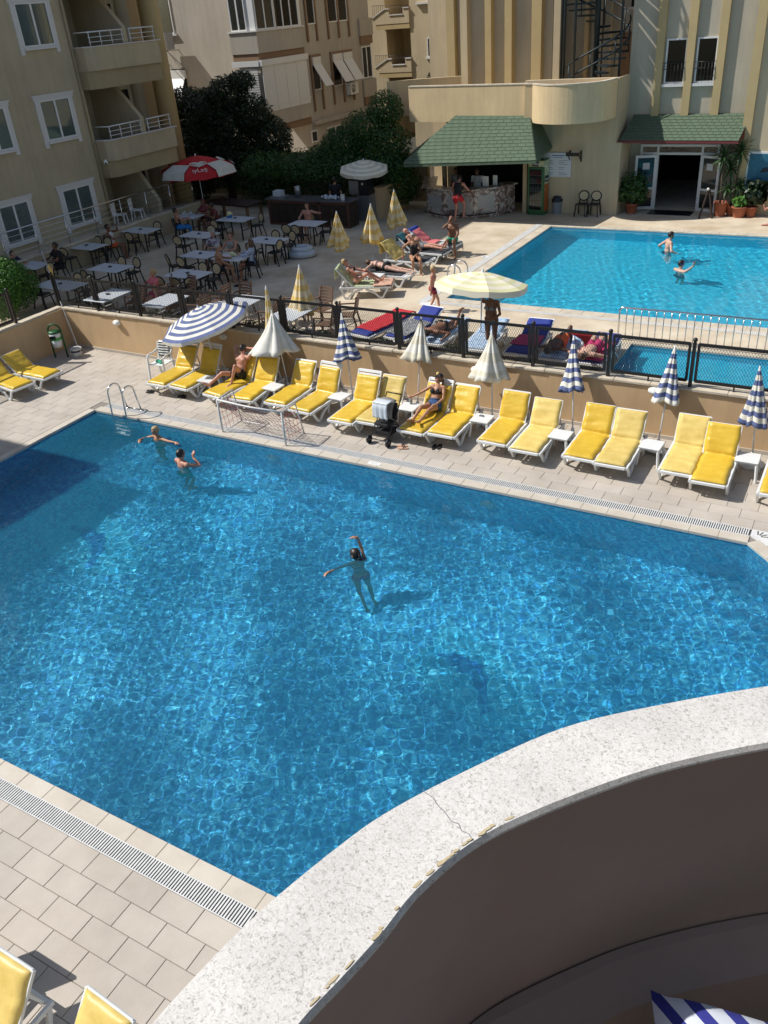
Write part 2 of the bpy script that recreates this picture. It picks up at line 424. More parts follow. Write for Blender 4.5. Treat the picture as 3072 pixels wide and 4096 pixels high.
# gutter grates
mat('grate_steel', (.6, .6, .58), .4, var=.15)
def grate(p0, p1, s, limit, label, pitch=.040):
    a, b = Vector((*p0, 0)), Vector((*p1, 0)); t = (b - a); L = t.length; t.normalize(); nrm = Vector((-t.y, t.x, 0)) * s
    root = empty('gutter_grate', (a.x, a.y, 0), 0, label, 'gutter grate', 'overflow grates round the big pool')
    tr = MB()
    # channel and thin side rails, slats between
    base = MB(); o1, o2 = nrm * (CW), nrm * (CW + GW)
    base.add([o1 + Vector((0, 0, -.010)), t * L + o1 + Vector((0, 0, -.010)), t * L + o2 + Vector((0, 0, -.010)), o2 + Vector((0, 0, -.010))], [(0, 1, 2, 3) if s > 0 else (3, 2, 1, 0)])
    base.build('channel', 'gutter_dark', root)
    for o_ in (CW + .006, CW + GW - .006):
        rl = MB(); rl.bar(nrm * o_ + Vector((0, 0, -.002)), t * L + nrm * o_ + Vector((0, 0, -.002)), .012, .012); rl.build('rail', 'grate_white', root)
    k = int(L / pitch); me = None; more = MB(); cand = []
    for i in range(k):
        c = t * (pitch * (i + .5)); w = a + c + nrm * (CW + GW / 2)
        q = proj(w); cand.append((q[2] if q and -10 < q[0] < 1670 and -10 < q[1] < 2220 else 1e9, i))
    near = set(i for d, i in sorted(cand)[:limit] if d < 1e8)
    for i in range(k):
        c = t * (pitch * (i + .5)); p_, q_ = c + nrm * (CW + .012), c + nrm * (CW + GW - .012)
        if i in near:
            if me is None:
                m0 = MB(); m0.bar(nrm * (CW + .012) - nrm * (CW + GW / 2), nrm * (CW + GW - .012) - nrm * (CW + GW / 2), .021, .010); me = m0.mesh('slat')
            o = link('slat', me, root, 'grate_white'); o.location = c + nrm * (CW + GW / 2) + Vector((0, 0, -.002 + rnd.uniform(-.0008, .0008)))
        else: more.bar(p_ + Vector((0, 0, -.002)), q_ + Vector((0, 0, -.002)), .021, .010)
    if more.v: more.build('slats_beyond', 'grate_white', root, kind='stuff')
grate((PX0 + .1, PY1), (-.98, PY1), 1, 300, 'white slatted overflow grate along the far edge of the big pool')
grate((PX0, PY0), (.9, PY0), -1, 300, 'white slatted overflow grate along the near edge of the big pool')
grate((-.80, PY1 - .18), (.9, 11.74), 1, 60, 'short slatted grate along the slanting corner of the big pool')
b = MB(); b.prism([(-.98, PY1 + CW + .01), (-.66, PY1 + CW - .22), (-.42, PY1 + CW + .03), (-.70, PY1 + CW + GW), (-.98, PY1 + CW + GW)], -.012, .004)
cp = b.build('grate_corner_plate', 'grate_white', label='white fan shaped corner plate joining two overflow grates', cat='corner plate')
for an in (95, 68, 40, 15):
    s_ = MB(); v = Vector((math.cos(R(an)), math.sin(R(an)), 0)); p0 = Vector((-.86, PY1 + CW + .03, .0045)); s_.bar(p0 + v * .06, p0 + v * .19, .022, .004); s_.build('slot', 'gutter_dark', cp)

# ------------------------------------------------------------------ upper terrace
zone(False)
UX0, UY0, UY1 = -10.83, 21.85, 30.9                  # upper pool
CX0, CX1, CY0, CY1 = -4.82, 3.5, 17.95, 19.85        # paddling pool
UX1 = 3.5
top = MB()
YT = 46
def tq(xa, ya, xb, yb): top.box((xa, ya, Z1 - .25), (xb, yb, Z1))
E_ = .02
tq(-34, WY - .29, UX0 - E_, YT); tq(UX0 - E_, UY1 + E_, 12, YT); tq(UX0 - E_, CY1 + E_, 12, UY0 - E_); tq(UX0 - E_, WY - .29, CX0 - E_, CY1 + E_); tq(CX0 - E_, WY - .29, 12, CY0 - E_); tq(UX1 + E_, UY0 - E_, 12, UY1 + E_); tq(CX1 + E_, CY0 - E_, 12, CY1 + E_)
tq(-60, 4, -21.37, WY - .29); tq(-60, WY - .29, -34, YT)
top.build('terrace', 'terrace_stone', kind='structure')
basin('upper_pool_basin', [(UX0, UY0), (UX1, UY0), (UX1, UY1), (UX0, UY1)], Z1, 1.35, 'pool_mosaic_light')
water_sheet('upper_pool_water', [(UX0, UY0), (UX1, UY0), (UX1, UY1), (UX0, UY1)], Z1 - .06, .04, 11, 'water', .0009)
basin('paddling_pool_basin', [(CX0, CY0), (CX1, CY0), (CX1, CY1), (CX0, CY1)], Z1, .4, 'pool_mosaic_light')
water_sheet('paddling_pool_water', [(CX0, CY0), (CX1, CY0), (CX1, CY1), (CX0, CY1)], Z1 - .06, .05, 12, 'water', .0007)
uc = empty('upper_pool_coping', (0, 0, 0), kind='structure')
for (p0, p1, s) in (((UX0, UY0), (UX1, UY0), -1), ((UX0, UY1), (UX1, UY1), 1), ((UX0, UY0 - .3), (UX0, UY1 + .3), 1), ((CX0, CY1), (CX1, CY1), 1), ((CX0, CY0), (CX1, CY0), -1), ((CX0, CY0), (CX0, CY1), 1)):
    wd = .34 if abs(p0[1]) > 20 else .2
    for poly in strip(None, p0, p1, -.015 * s, wd * s, .6, 0, 0):
        cx = sum(p[0] for p in poly) / 4; cy = sum(p[1] for p in poly) / 4
        b = MB(); slab_piece(b, ccw([(x - cx, y - cy) for x, y in poly]), -.04, .008, .008); o = b.build('coping_stone', 'terrace_coping', uc); o.location = (cx, cy, Z1)
# white gutter strips of the upper pool
for (x0, y0, x1, y1, lab) in ((UX0 - .36, UY0 - .6, UX0 - .66, UY1 + .2, 'white slatted gutter strip on the left of the upper pool'), (UX0, UY0 - .36, UX1, UY0 - .58, 'white slatted gutter strip between the two pools on the upper terrace')):
    r_ = empty('gutter_grate', (0, 0, Z1), 0, lab, 'gutter grate', 'gutter strips of the upper pool')
    b = MB(); b.box((min(x0, x1), min(y0, y1), .001), (max(x0, x1), max(y0, y1), .006)); b.build('channel', 'terrace_coping', r_)
    b = MB(); alongx = abs(x1 - x0) > abs(y1 - y0); L = abs(x1 - x0) if alongx else abs(y1 - y0)
    for i in range(int(L / .045)):
        c = i * .045
        if alongx: b.box((x0 + c, min(y0, y1) + .02, .006), (x0 + c + .03, max(y0, y1) - .02, .012))
        else: b.box((min(x0, x1) + .02, y0 + c, .006), (max(x0, x1) - .02, y0 + c + .033, .012))
    b.build('slats', 'grate_white', r_, kind='stuff')

# ------------------------------------------------------------------ retaining wall
zone(True)
WT = 1.25
LWX = -21.85
rw = empty('retaining_wall', (0, WY, 0), 0, 'low ochre retaining wall behind the row of yellow loungers', 'wall')
b = MB(); b.box((LWX, 0, -.1), (8, .24, WT - .05)); b.build('wall_face', 'ochre_wall', rw)
def cap_stones(root, p0, p1, w0, w1, z):
    a, bb = Vector(p0), Vector(p1); L = (bb - a).length; t = (bb - a) / L; n_ = Vector((-t.y, t.x)); k = round(L / .8)
    for i in range(k):
        s, e = L * i / k + .004, L * (i + 1) / k - .004; j = rnd.uniform(-.012, .012)
        poly = [tuple(a + t * s + n_ * (w0 + j)), tuple(a + t * e + n_ * (w0 + j)), tuple(a + t * e + n_ * w1), tuple(a + t * s + n_ * w1)]
        cx = sum(p[0] for p in poly) / 4; cy = sum(p[1] for p in poly) / 4
        m_ = MB(); slab_piece(m_, ccw([(x - cx, y - cy) for x, y in poly]), -.05, rnd.uniform(-.004, .004), .008); o = m_.build('cap_stone', 'wall_cap', root); o.location = (cx, cy, z)
cap_stones(rw, (LWX, 0), (5, 0), -.035, .27, WT)
for i in range(33):
    m_ = MB(); m_.box((LWX + i * .8 + .003, -.035, 0), (LWX + i * .8 + .797, 0, .085)); m_.build('plinth_tile', 'deck_tile', rw)
rl_ = empty('retaining_wall', (LWX, WY, 0), 0, 'ochre wall running towards the viewer beside the two leftmost loungers', 'wall')
b = MB(); b.box((-.24, -18, -.1), (0, 0, WT - .05)); b.build('wall_face', 'ochre_wall', rl_)
cap_stones(rl_, (0, .1), (0, -10), -.04, -.28, WT)
# bulkhead lamps on the wall
for k, (px, py) in enumerate([pr(7, 752, 150), pr(7, 1445, 240), pr(8, 1425, 455), pr(9, 922, 592)]):
    p = ony(px, py, WY - .06)
    lab = ['oval white wall lamp left of the open blue striped parasol', 'oval white wall lamp under the open blue striped parasol', 'oval white wall lamp half hidden by the third white closed parasol', 'oval white wall lamp beside the third blue striped closed parasol'][k]
    root = empty('wall_lamp', p, 0, lab, 'wall lamp', 'lamps on the retaining wall')
    m_ = MB(); m_.lathe([(.0, -.055), (.08, -.05), (.125, -.02), (.135, .02), (.135, .055)], 20, M=Matrix.Diagonal((1, 1, .62, 1)) @ Rx(R(-90))); m_.build('cover', 'white_lamp', root)
    m_ = MB(); m_.lathe([(.145, -.012), (.145, .012)], 20, c=(0, .05, 0), M=Matrix.Diagonal((1, 1, .62, 1)) @ Rx(R(-90))); m_.build('back_plate', 'wall_cap', root)

# ------------------------------------------------------------------ iron fence on the wall
def fence(name, label, p0, direction, n, start, pitch=1.745, half_last=False):
    root = empty(name, p0, 0, label, 'fence', 'black iron fences on the retaining wall')
    d = Vector(direction); zr0, zr1 = WT + .13, WT + .93
    ang = math.atan2(d.y, d.x)
    sm, pm, bm_, wm = {}, None, None, None
    for i in range(n):
        c = d * (start + i * pitch)
        if pm is None:
            m_ = MB(); m_.cbox((0, 0, (WT + 2.2) / 2 + .0), (.07, .07, 2.2 - WT + .02)); pm = m_.mesh('post')
            m_ = MB(); m_.ball((0, 0, 2.27), .05, 10, 7).lathe([(.02, 2.2), (.018, 2.24)], 8); bm_ = m_.mesh('finial')
            m_ = MB(); m_.cbox((pitch / 2, 0, zr1), (pitch - .16, .04, .06)); rm1 = m_.mesh('rail')
            m_ = MB(); m_.cbox((pitch / 2, 0, zr0), (pitch - .16, .04, .06)); rm2 = m_.mesh('rail')
            m_ = MB(); m_.cbox((0, 0, (zr0 + zr1) / 2), (.055, .04, zr1 - zr0)); stm = m_.mesh('stile')
            m_ = MB(); W, H, pt = pitch - .2, zr1 - zr0 - .045, .06
            x0, z0 = .1, zr0 + .022
            for sgn in (1, -1):
                k = int((W + H / 1.7) / pt) + 2
                for q in range(-int(H / 1.7 / pt) - 2, k):
                    # strand rising at slope 1.7
                    xs = q * pt; pts = []
                    a_ = (xs, 0); b_ = (xs + H / 1.7, H)
                    t0, t1 = 0, 1
                    if a_[0] < 0: t0 = -a_[0] / (b_[0] - a_[0])
                    if b_[0] > W: t1 = (W - a_[0]) / (b_[0] - a_[0])
                    if t1 <= t0: continue
                    A = (a_[0] + (b_[0] - a_[0]) * t0, H * t0); B = (a_[0] + (b_[0] - a_[0]) * t1, H * t1)
                    if sgn < 0: A = (W - A[0], A[1]); B = (W - B[0], B[1])
                    m_.bar((x0 + A[0], sgn * .001, z0 + A[1]), (x0 + B[0], sgn * .001, z0 + B[1]), .0055, .004, up=(0, 1, 0))
            wm = m_.mesh('mesh_panel')
        o = link('post', pm, root, 'black_iron'); o.location = c; o.rotation_euler.z = ang
        f_ = link('finial', bm_, o, 'black_iron')
        if i < n - 1:
            for me_, nm in ((rm1, 'rail'), (rm2, 'rail'), (wm, 'mesh_panel')):
                q = link(nm, me_, root, 'black_iron'); q.location = c; q.rotation_euler.z = ang
            for xx in (.09, pitch - .09):
                q = link('stile', stm, root, 'black_iron'); q.location = c + d * xx; q.rotation_euler.z = ang
            for zz in (WT,):
                m2 = MB(); m2.cbox((pitch / 2, 0, WT + .055), (.03, .03, .12)); q = m2.build('foot', 'black_iron', root); q.location = c; q.rotation_euler.z = ang
    return root
fence('iron_fence', 'long black iron fence with diamond mesh panels above the ochre wall', (0, WY + .1, 0), (1, 0, 0), 14, -22.05 + .0, 1.7415)
fence('iron_fence', 'black iron fence section beside the bushy shrub at far left', (LWX - .14, WY + .1, 0), (0, -1, 0), 5, 1.72, 1.7)
# ------------------------------------------------------------------ furniture materials
mat('white_plastic', (.74, .75, .74), .38, var=.06, scale=6)
mat('yellow_vinyl', (.74, .50, .055), .34, spec=.5, color2=(.66, .42, .035), scale=3.5, bump=.35, bscale=9)
mat('yellow_vinyl_faded', (.74, .57, .19), .42, spec=.4, color2=(.62, .45, .12), scale=4, bump=.35, bscale=8)
random_tint(MATS['yellow_vinyl'], .10); random_tint(MATS['yellow_vinyl_faded'], .08)
mat('canvas_white', (.70, .68, .60), .85, var=.10, scale=5)
mat('canvas_cream', (.62, .58, .46), .85, var=.12, scale=5)
mat('canvas_blue', (.10, .13, .27), .85, var=.12, scale=5)
mat('canvas_yellow', (.70, .50, .17), .85, var=.12, scale=5)
mat('canvas_sand', (.74, .62, .40), .85)
mat('canvas_pale', (.80, .74, .58), .85)
mat('canvas_lemon', (.70, .67, .38), .85)
mat('canvas_red', (.55, .015, .02), .7)
mat('pole_grey', (.5, .5, .5), .4, metal=.3)
mat('black_plastic', (.012, .014, .018), .38)
mat('cream_plastic', (.62, .50, .30), .5)
mat('table_white', (.62, .66, .70), .35)
mat('brown_slat', (.19, .115, .075), .5, var=.25, scale=9)
mat('ashtray', (.05, .05, .055), .3)

def cushion_mesh(name, w, seat, back, ang, seed, z0=.365, th=.055, bedge=.045):
    """upholstered pad bent at the hinge, with puckers across it"""
    L = seat + back; ns, nt_ = 56, 12
    vs = []; fs = []
    def base(s):
        if s <= seat - .06: return s, z0, 0.0
        if s >= seat + .06: q = s - seat; return seat + q * math.cos(ang), z0 + q * math.sin(ang), ang
        u = (s - seat + .06) / .12; a = ang * u
        return seat - .06 + (s - seat + .06) * math.cos(a * .5), z0 + (s - seat + .06) * math.sin(a * .5) * .9, a
    grid = {}
    for side in (0, 1):
        for i in range(ns + 1):
            s = L * i / ns
            y, z, a = base(s)
            for j in range(nt_ + 1):
                t = -1 + 2 * j / nt_
                ed = min(1, (1 - abs(t)) / .16) ; ee = min(1, min(i, ns - i) / 2.2)
                puff = math.sqrt(max(0, 1 - (1 - ed) ** 2)) * math.sqrt(max(0, 1 - (1 - ee) ** 2))
                x = t * w / 2 * (1 - .02 * math.sin(s * 9 + seed)) + .006 * math.sin(s * 17 + seed * 2)
                h = th * (.25 + .75 * puff)
                crease = math.exp(-((s - seat) / .07) ** 2) * -.02
                wr = noise.noise(Vector((x * 2.2 + seed * 7, s * 7.5, seed))) * .020 + noise.noise(Vector((x * 6, s * 22, seed + 5))) * .011
                wr *= .55 + .45 * math.exp(-((s - seat - .1) / .3) ** 2)
                h = (h + crease + wr * puff) if side == 0 else 0
                nx, nz = -math.sin(a), math.cos(a)
                grid[(side, i, j)] = len(vs); vs.append((x, y + nx * h, z + nz * h))
    for i in range(ns):
        for j in range(nt_):
            a, b, c, d = (grid[(0, i, j)], grid[(0, i, j + 1)], grid[(0, i + 1, j + 1)], grid[(0, i + 1, j)]); fs.append((a, b, c, d))
            a, b, c, d = (grid[(1, i, j)], grid[(1, i, j + 1)], grid[(1, i + 1, j + 1)], grid[(1, i + 1, j)]); fs.append((d, c, b, a))
    for i in range(ns):
        fs.append((grid[(1, i, 0)], grid[(0, i, 0)], grid[(0, i + 1, 0)], grid[(1, i + 1, 0)]))
        fs.append((grid[(0, i, nt_)], grid[(1, i, nt_)], grid[(1, i + 1, nt_)], grid[(0, i + 1, nt_)]))
    for j in range(nt_):
        fs.append((grid[(0, 0, j + 1)], grid[(0, 0, j)], grid[(1, 0, j)], grid[(1, 0, j + 1)]))
        fs.append((grid[(0, ns, j)], grid[(0, ns, j + 1)], grid[(1, ns, j + 1)], grid[(1, ns, j)]))
    me = bpy.data.meshes.new(name); me.from_pydata(vs, [], fs); me.polygons.foreach_set('use_smooth', [True] * len(fs)); me.update()
    return me
SEAT, BACK = 1.14, .66
def make_lounger(ang=58, cushion='yellow_vinyl', seed=1, pad=True, w=.72, pad_len=None, headroom=.08):
    a = R(ang); root = empty('sun_lounger', (0, 0, 0))
    f = MB(); hw = w / 2
    for s in (-1, 1):
        f.bar((s * (hw - .02), .0, .325), (s * (hw - .02), 1.58, .335), .045, .06)
    f.bar((-hw + .05, 0.0, .325), (hw - .05, 0.0, .325), .05, .055)
    f.bar((-hw + .05, 1.55, .33), (hw - .05, 1.55, .33), .04, .05)
    for k in range(9): f.box((-hw + .04, .07 + k * .123, .335), (hw - .04, .07 + k * .123 + .09, .352))
    f.build('frame', 'white_plastic', root, bevel=.008)
    for s in (-1, 1):
        x = s * (hw - .02)
        l1 = MB(); pts = [(x, .10, .31), (x, .27, .03), (x, .36, .03), (x, .50, .17), (x, .78, .29)]
        for p, q in zip(pts, pts[1:]): l1.bar(p, q, .045, .05)
        l1.build('leg', 'white_plastic', root)
        l2 = MB(); pts = [(x, .86, .30), (x, 1.10, .23), (x, 1.28, .10), (x, 1.33, .03), (x, 1.43, .03), (x, 1.52, .31)]
        for p, q in zip(pts, pts[1:]): l2.bar(p, q, .045, .05)
        l2.build('leg', 'white_plastic', root)
    bk = MB(); M_ = Matrix.Translation((0, SEAT, .345)) @ Rx(a)
    LB = BACK + headroom
    bl = w - .1
    def mb(p): return M_ @ Vector(p)
    for s in (-1, 1): bk.bar(mb((s * bl / 2, 0, 0)), mb((s * bl / 2, LB, 0)), .035, .04)
    for k in range(6): bk.box((-bl / 2, .05 + k * .1, -.008), (bl / 2, .05 + k * .1 + .07, .008), M_)
    bk.box((-bl / 2, LB - .13, -.012), (bl / 2, LB - .085, .014), M_); bk.box((-bl / 2, LB - .06, -.012), (bl / 2, LB + .01, .014), M_)
    for s in (-1, 1): bk.bar(mb((s * (bl / 2 - .03), LB * .62, -.02)), (s * (bl / 2 - .03), 1.53, .33), .022, .03)
    bk.build('backrest', 'white_plastic', root, bevel=.006)
    if pad:
        me = cushion_mesh('cushion', .625, SEAT - .02, BACK if pad_len is None else pad_len, a, seed)
        o = link('cushion', me, root, cushion); o.location = (0, .02, 0)
    return root
def place(o, loc, rz, label, group=None, cat=None):
    o.location = loc; o.rotation_euler = (0, 0, rz); return tag(o, label, cat, group)

LG = 'yellow sun loungers round the big pool'
row = [  # foot pixel, cushion type, seed, back angle, headrest, label
 (7, (1010, 540), 0, 0, .14, 'yellow lounger beside the white armchair, leftmost of the long row'),
 (7, (1155, 560), 1, 2, .15, 'yellow lounger with white slotted headrest, left of the reclining man'),
 (7, (1375, 612), 2, 0, .08, 'yellow lounger under the bearded man in black shorts'),
 (7, (1560, 640), 3, 9, .06, 'shaded yellow lounger behind the water polo goal'),
 (8, (125, 665), 4, 2, .05, 'yellow lounger partly hidden by the right end of the goal'),
 (8, (280, 712), 5, 0, .14, 'wrinkled yellow lounger just right of the goal net'),
 (8, (545, 780), 6, 0, .15, 'yellow lounger with pointed umbrella shadow on its back, left of the pushchair'),
 (8, (715, 785), 7, 0, .03, 'yellow lounger directly behind the pushchair'),
 (8, (1000, 845), 8, 0, .14, 'yellow lounger under the woman in black bikini top and cap'),
 (8, (1195, 865), 9, 0, .06, 'yellow lounger immediately right of the woman in the cap'),
 (8, (1530, 915), 10, 0, .04, 'yellow lounger with shiny folds right of the third white parasol'),
 (9, (80, 970), 11, 0, .02, 'paler yellow lounger left of the second blue striped closed parasol'),
 (9, (430, 1015), 12, 0, .02, 'deep yellow lounger with jagged shadow, right of the second closed blue parasol'),
 (9, (635, 1060), 13, 0, .03, 'pale yellow lounger left of the third closed blue parasol'),
 (9, (1065, 1110), 14, 0, .03, 'faded yellow lounger with a dirty seat right of the third closed blue parasol'),
 (9, (1272, 1176), 15, 0, .02, 'clean yellow lounger nearest the rightmost closed blue parasol'),
]
faded = {7, 11, 13, 14}
lounger_at = []
protos = {}
for (k, q, sd, dz, hr, lab) in row:
    p = G(*pr(k, *q), .38)
    o = make_lounger(58 + (sd * 7) % 9 - 4, 'yellow_vinyl_faded' if sd in faded else 'yellow_vinyl', sd + 1, headroom=hr)
    rz = R({1: -4, 2: -6, 3: 4, 5: -3, 8: -2, 15: 1}.get(sd, 0))
    place(o, (p[0], p[1] - .02, 0), rz, lab, LG, 'sun lounger'); lounger_at.append(o)
for (x, y, rz, ang, sd, lab) in ((-.72, 14.82, 0, 60, 20, 'yellow lounger cut off by the right edge of the picture'),
      (-19.55, 14.42, R(90), 42, 21, 'shaded yellow lounger facing right beside the left wall, the farther of two'),
      (-19.7, 13.52, R(82), 40, 22, 'yellow lounger facing right beside the left wall, the nearer of two'),
      (-6.02, .50, 0, 52, 23, 'worn yellow lounger at the bottom left corner of the picture'),
      (-4.88, .62, R(-3), 52, 24, 'yellow lounger with a cracked top, second from the bottom left corner'),
      (-6.95, .62, 0, 52, 25, 'yellow lounger corner just above the bottom left one')):
    o = make_lounger(ang, 'yellow_vinyl_faded' if sd in (23, 24) else 'yellow_vinyl', sd, headroom=.03)
    place(o, (x, y, 0), rz, lab, LG, 'sun lounger')

# ------------------------------------------------------------------ small white stools used as side tables
def make_side_table():
    root = empty('side_table')
    t = MB(); t.box((-.22, -.22, .40), (.22, .22, .425)); t.box((-.205, -.205, .37), (.205, .205, .40)); t.build('table_top', 'white_plastic', root, bevel=.012)
    for sx in (-1, 1):
        for sy in (-1, 1):
            l = MB(); l.bar((sx * .19, sy * .19, .37), (sx * .225, sy * .225, 0), .045, .045); l.build('leg', 'white_plastic', root, bevel=.006)
    return root
st0 = make_side_table()
SG = 'white side tables between the yellow loungers'
for i, (k, q, lab) in enumerate([(7, (1345, 510), 'white side table under the open blue striped parasol'),
      (8, (110, 560), 'white side table beside the first white closed parasol'),
      (8, (540, 620), 'white side table beside the first blue striped closed parasol'),
      (8, (990, 690), 'white side table holding a drink cup by the woman in the cap'),
      (8, (1465, 765), 'white side table holding an ashtray, beside the third white closed parasol'),
      (9, (315, 870), 'white side table beside the second closed blue parasol'),
      (9, (905, 935), 'white side table beside the third closed blue parasol'),
      (9, (1530, 1020), 'white side table beside the rightmost closed parasol')]):
    o = st0 if i == 0 else copy_tree(st0)
    p = G(*pr(k, *q), .42); place(o, (p[0], p[1], 0), rnd.uniform(-.08, .08), lab, SG, 'side table')

# ------------------------------------------------------------------ parasols
def multi(mb, name, mats_, idx, parent):
    me = mb.mesh(name)
    for m in mats_: me.materials.append(MATS[m])
    me.polygons.foreach_set('material_index', idx); me.update()
    o = bpy.data.objects.new(name, me); col.objects.link(o); o.parent = parent; return o
def axis_matrix(v):
    return Vector(v).normalized().to_track_quat('Z', 'Y').to_matrix().to_4x4()
def closed_parasol(base, tip, mats_, R0, length, rows, seed, label, group, flare=0.0, flare_dir=0, foot=True):
    b, t = Vector(base), Vector(tip); H = (t - b).length
    root = empty('parasol', b, 0, label, 'parasol', group)
    root.rotation_euler = axis_matrix(t - b).to_euler()
    m_ = MB(); m_.tube([(0, 0, 0), (0, 0, H - .05)], .016, 8); m_.build('pole', 'white_plastic', root)
    if foot:
        m_ = MB(); m_.lathe([(.0, 0), (.24, 0), (.25, .03), (.21, .07), (.05, .09), (.035, .28), (.0, .28)], 20, caps=False); m_.build('foot', 'white_plastic', root)
    m_ = MB(); m_.lathe([(.03, H - .07), (.022, H - .03), (.012, H + .02), (0, H + .03)], 10, caps=False); m_.build('finial', 'white_plastic', root)
    seg = 64; vs = []; fs = []; idx = []; r_ = random.Random(seed); ph = [r_.uniform(0, 6) for _ in range(6)]; n = rows * 2
    for i in range(n + 1):
        u = i / n; z = H - .05 - u * length
        rad = .022 + R0 * (u ** .85) * (.72 + .28 * u)
        for k in range(seg):
            th = 2 * PI * k / seg
            pl = abs(math.sin(th * 4 + .35 * math.sin(u * 3 + ph[0]))) ** .8
            wob = .16 * math.sin(3 * th + ph[1] + u * 1.3) + .1 * math.sin(5 * th + ph[2])
            rr = rad * (.70 + .34 * pl + wob * u)
            fl = 1 + flare * u * max(0, math.cos(th - flare_dir)) ** 2
            zz = z + (.10 * u * u * math.sin(th * 4 + ph[3]) * .35) + (flare * .10 * u * max(0, math.cos(th - flare_dir)))
            vs.append((rr * fl * math.cos(th), rr * fl * math.sin(th), zz))
    for i in range(n):
        for k in range(seg):
            fs.append((i * seg + k, (i + 1) * seg + k, (i + 1) * seg + (k + 1) % seg, i * seg + (k + 1) % seg)); idx.append((i // 2 + seed) % 2 if i < n - 1 else 0)
    mb = MB(); mb.add(vs, fs, True)
    o = multi(mb, 'canopy', mats_, idx, root)
    sm = o.modifiers.new('thick', 'SOLIDIFY'); sm.thickness = .004
    return root
def open_parasol(base, hub, mats_, rad, drop, rings, label, group, name='parasol', rot=0, valance=.10, axis=None, ribs=8, scallop=False, foot=True, tilt_pole=True):
    b, t = Vector(base), Vector(hub); H = (t - b).length
    root = empty(name, b, 0, label, 'parasol', group)
    root.rotation_euler = axis_matrix(t - b).to_euler()
    inv = axis_matrix(t - b).inverted()
    m_ = MB(); m_.tube([(0, 0, 0), (0, 0, H)], .018, 8); m_.build('pole', 'white_plastic', root)
    if foot:
        m_ = MB(); m_.lathe([(0, 0), (.24, 0), (.25, .03), (.2, .08), (.05, .1), (.04, .3), (0, .3)], 20, caps=False); m_.build('foot', 'white_plastic', root)
    Mx = Matrix.Translation((0, 0, H)) @ (inv @ axis_matrix(axis) if axis is not None else Matrix.Identity(4))
    m_ = MB(); m_.lathe([(.035, -.02), (.03, .03), (.014, .07), (0, .1)], 10, caps=False, M=Mx); m_.build('finial', 'white_plastic', root)
    vs = []; fs = []; idx = []; per = 6; seg = ribs * per; n = rings * 2
    for i in range(n + 1):
        u = i / n
        for k in range(seg):
            th = rot + 2 * PI * k / seg; fr = (k % per) / per
            sag = math.sin(PI * fr)
            rr = rad * u * (math.cos(PI / ribs) / math.cos((fr - .5) * 2 * PI / ribs)) ** .9
            z = -drop * (u ** 1.35) - .05 * sag * u * (1 - u * .5)
            vs.append(Mx @ Vector((rr * math.cos(th), rr * math.sin(th), z)))
    for i in range(n):
        for k in range(seg): fs.append((i * seg + k, (i + 1) * seg + k, (i + 1) * seg + (k + 1) % seg, i * seg + (k + 1) % seg)); idx.append((i // 2) % len(mats_))
    if valance:
        o0 = len(vs)
        for k in range(seg):
            th = rot + 2 * PI * k / seg; fr = (k % per) / per; v = Vector(vs[n * seg + k]); q = valance * (1 + (.35 * math.sin(PI * fr) if scallop else .08 * math.sin(k * 1.7)))
            vs.append(Mx @ ((Mx.inverted() @ v) + Vector((.01 * math.cos(th), .01 * math.sin(th), -q))))
        for k in range(seg): fs.append((n * seg + k, o0 + k, o0 + (k + 1) % seg, n * seg + (k + 1) % seg)); idx.append((n // 2) % len(mats_))
    mb = MB(); mb.add(vs, fs, False)
    o = multi(mb, 'canopy', mats_, idx, root); sm = o.modifiers.new('thick', 'SOLIDIFY'); sm.thickness = .004
    for k in range(ribs):
        th = rot + 2 * PI * k / ribs; m_ = MB()
        p1 = Mx @ Vector((.03 * math.cos(th), .03 * math.sin(th), -.02)); p2 = Mx @ Vector((rad * .97 * math.cos(th), rad * .97 * math.sin(th), -drop - .015)); mid = Mx @ Vector((rad * .5 * math.cos(th), rad * .5 * math.sin(th), -drop * .39 - .02))
        m_.tube([p1, mid, p2], .006, 5); m_.tube([mid, Mx @ Vector((.02 * math.cos(th), .02 * math.sin(th), -drop - .25))], .005, 5); m_.build('rib', 'pole_grey', root)
    return root
UG = 'closed parasols along the retaining wall'
CP = [
 ('w1', (8, (183, 525)), (8, (100, 70)), ('canvas_white', 'canvas_white'), .42, 1.04, 'white closed parasol with one side blown open, leftmost of the white ones', 1.15, R(-15)),
 ('b1', (8, (608, 600)), (8, (553, 90)), ('canvas_blue', 'canvas_white'), .30, 1.10, 'blue and white striped closed parasol between two white closed ones', .1, 0),
 ('w2', (8, (1035, 640)), (8, (1072, 110)), ('canvas_cream', 'canvas_white'), .29, 1.02, 'white closed parasol behind the stroller, middle of the three white ones', .35, R(-20)),
 ('w3', (8, (1518, 730)), (8, (1527, 205)), ('canvas_white', 'canvas_cream'), .37, 1.04, 'white closed parasol, rightmost of the three white ones', .45, R(-10)),
 ('b2', (9, (382, 815)), (9, (400, 240)), ('canvas_blue', 'canvas_white'), .24, 1.12, 'narrow blue striped closed parasol in front of the red bathing towel', 0, 0),
 ('b3', (9, (948, 890)), (9, (1058, 300)), ('canvas_white', 'canvas_blue'), .26, 1.12, 'tilted blue striped closed parasol beside the oval wall lamp on the right', 0, 0),
 ('b4', (9, (1555, 985)), (9, (1607, 435)), ('canvas_blue', 'canvas_white'), .25, 1.12, 'blue striped closed parasol nearest the right edge', 0, 0)]
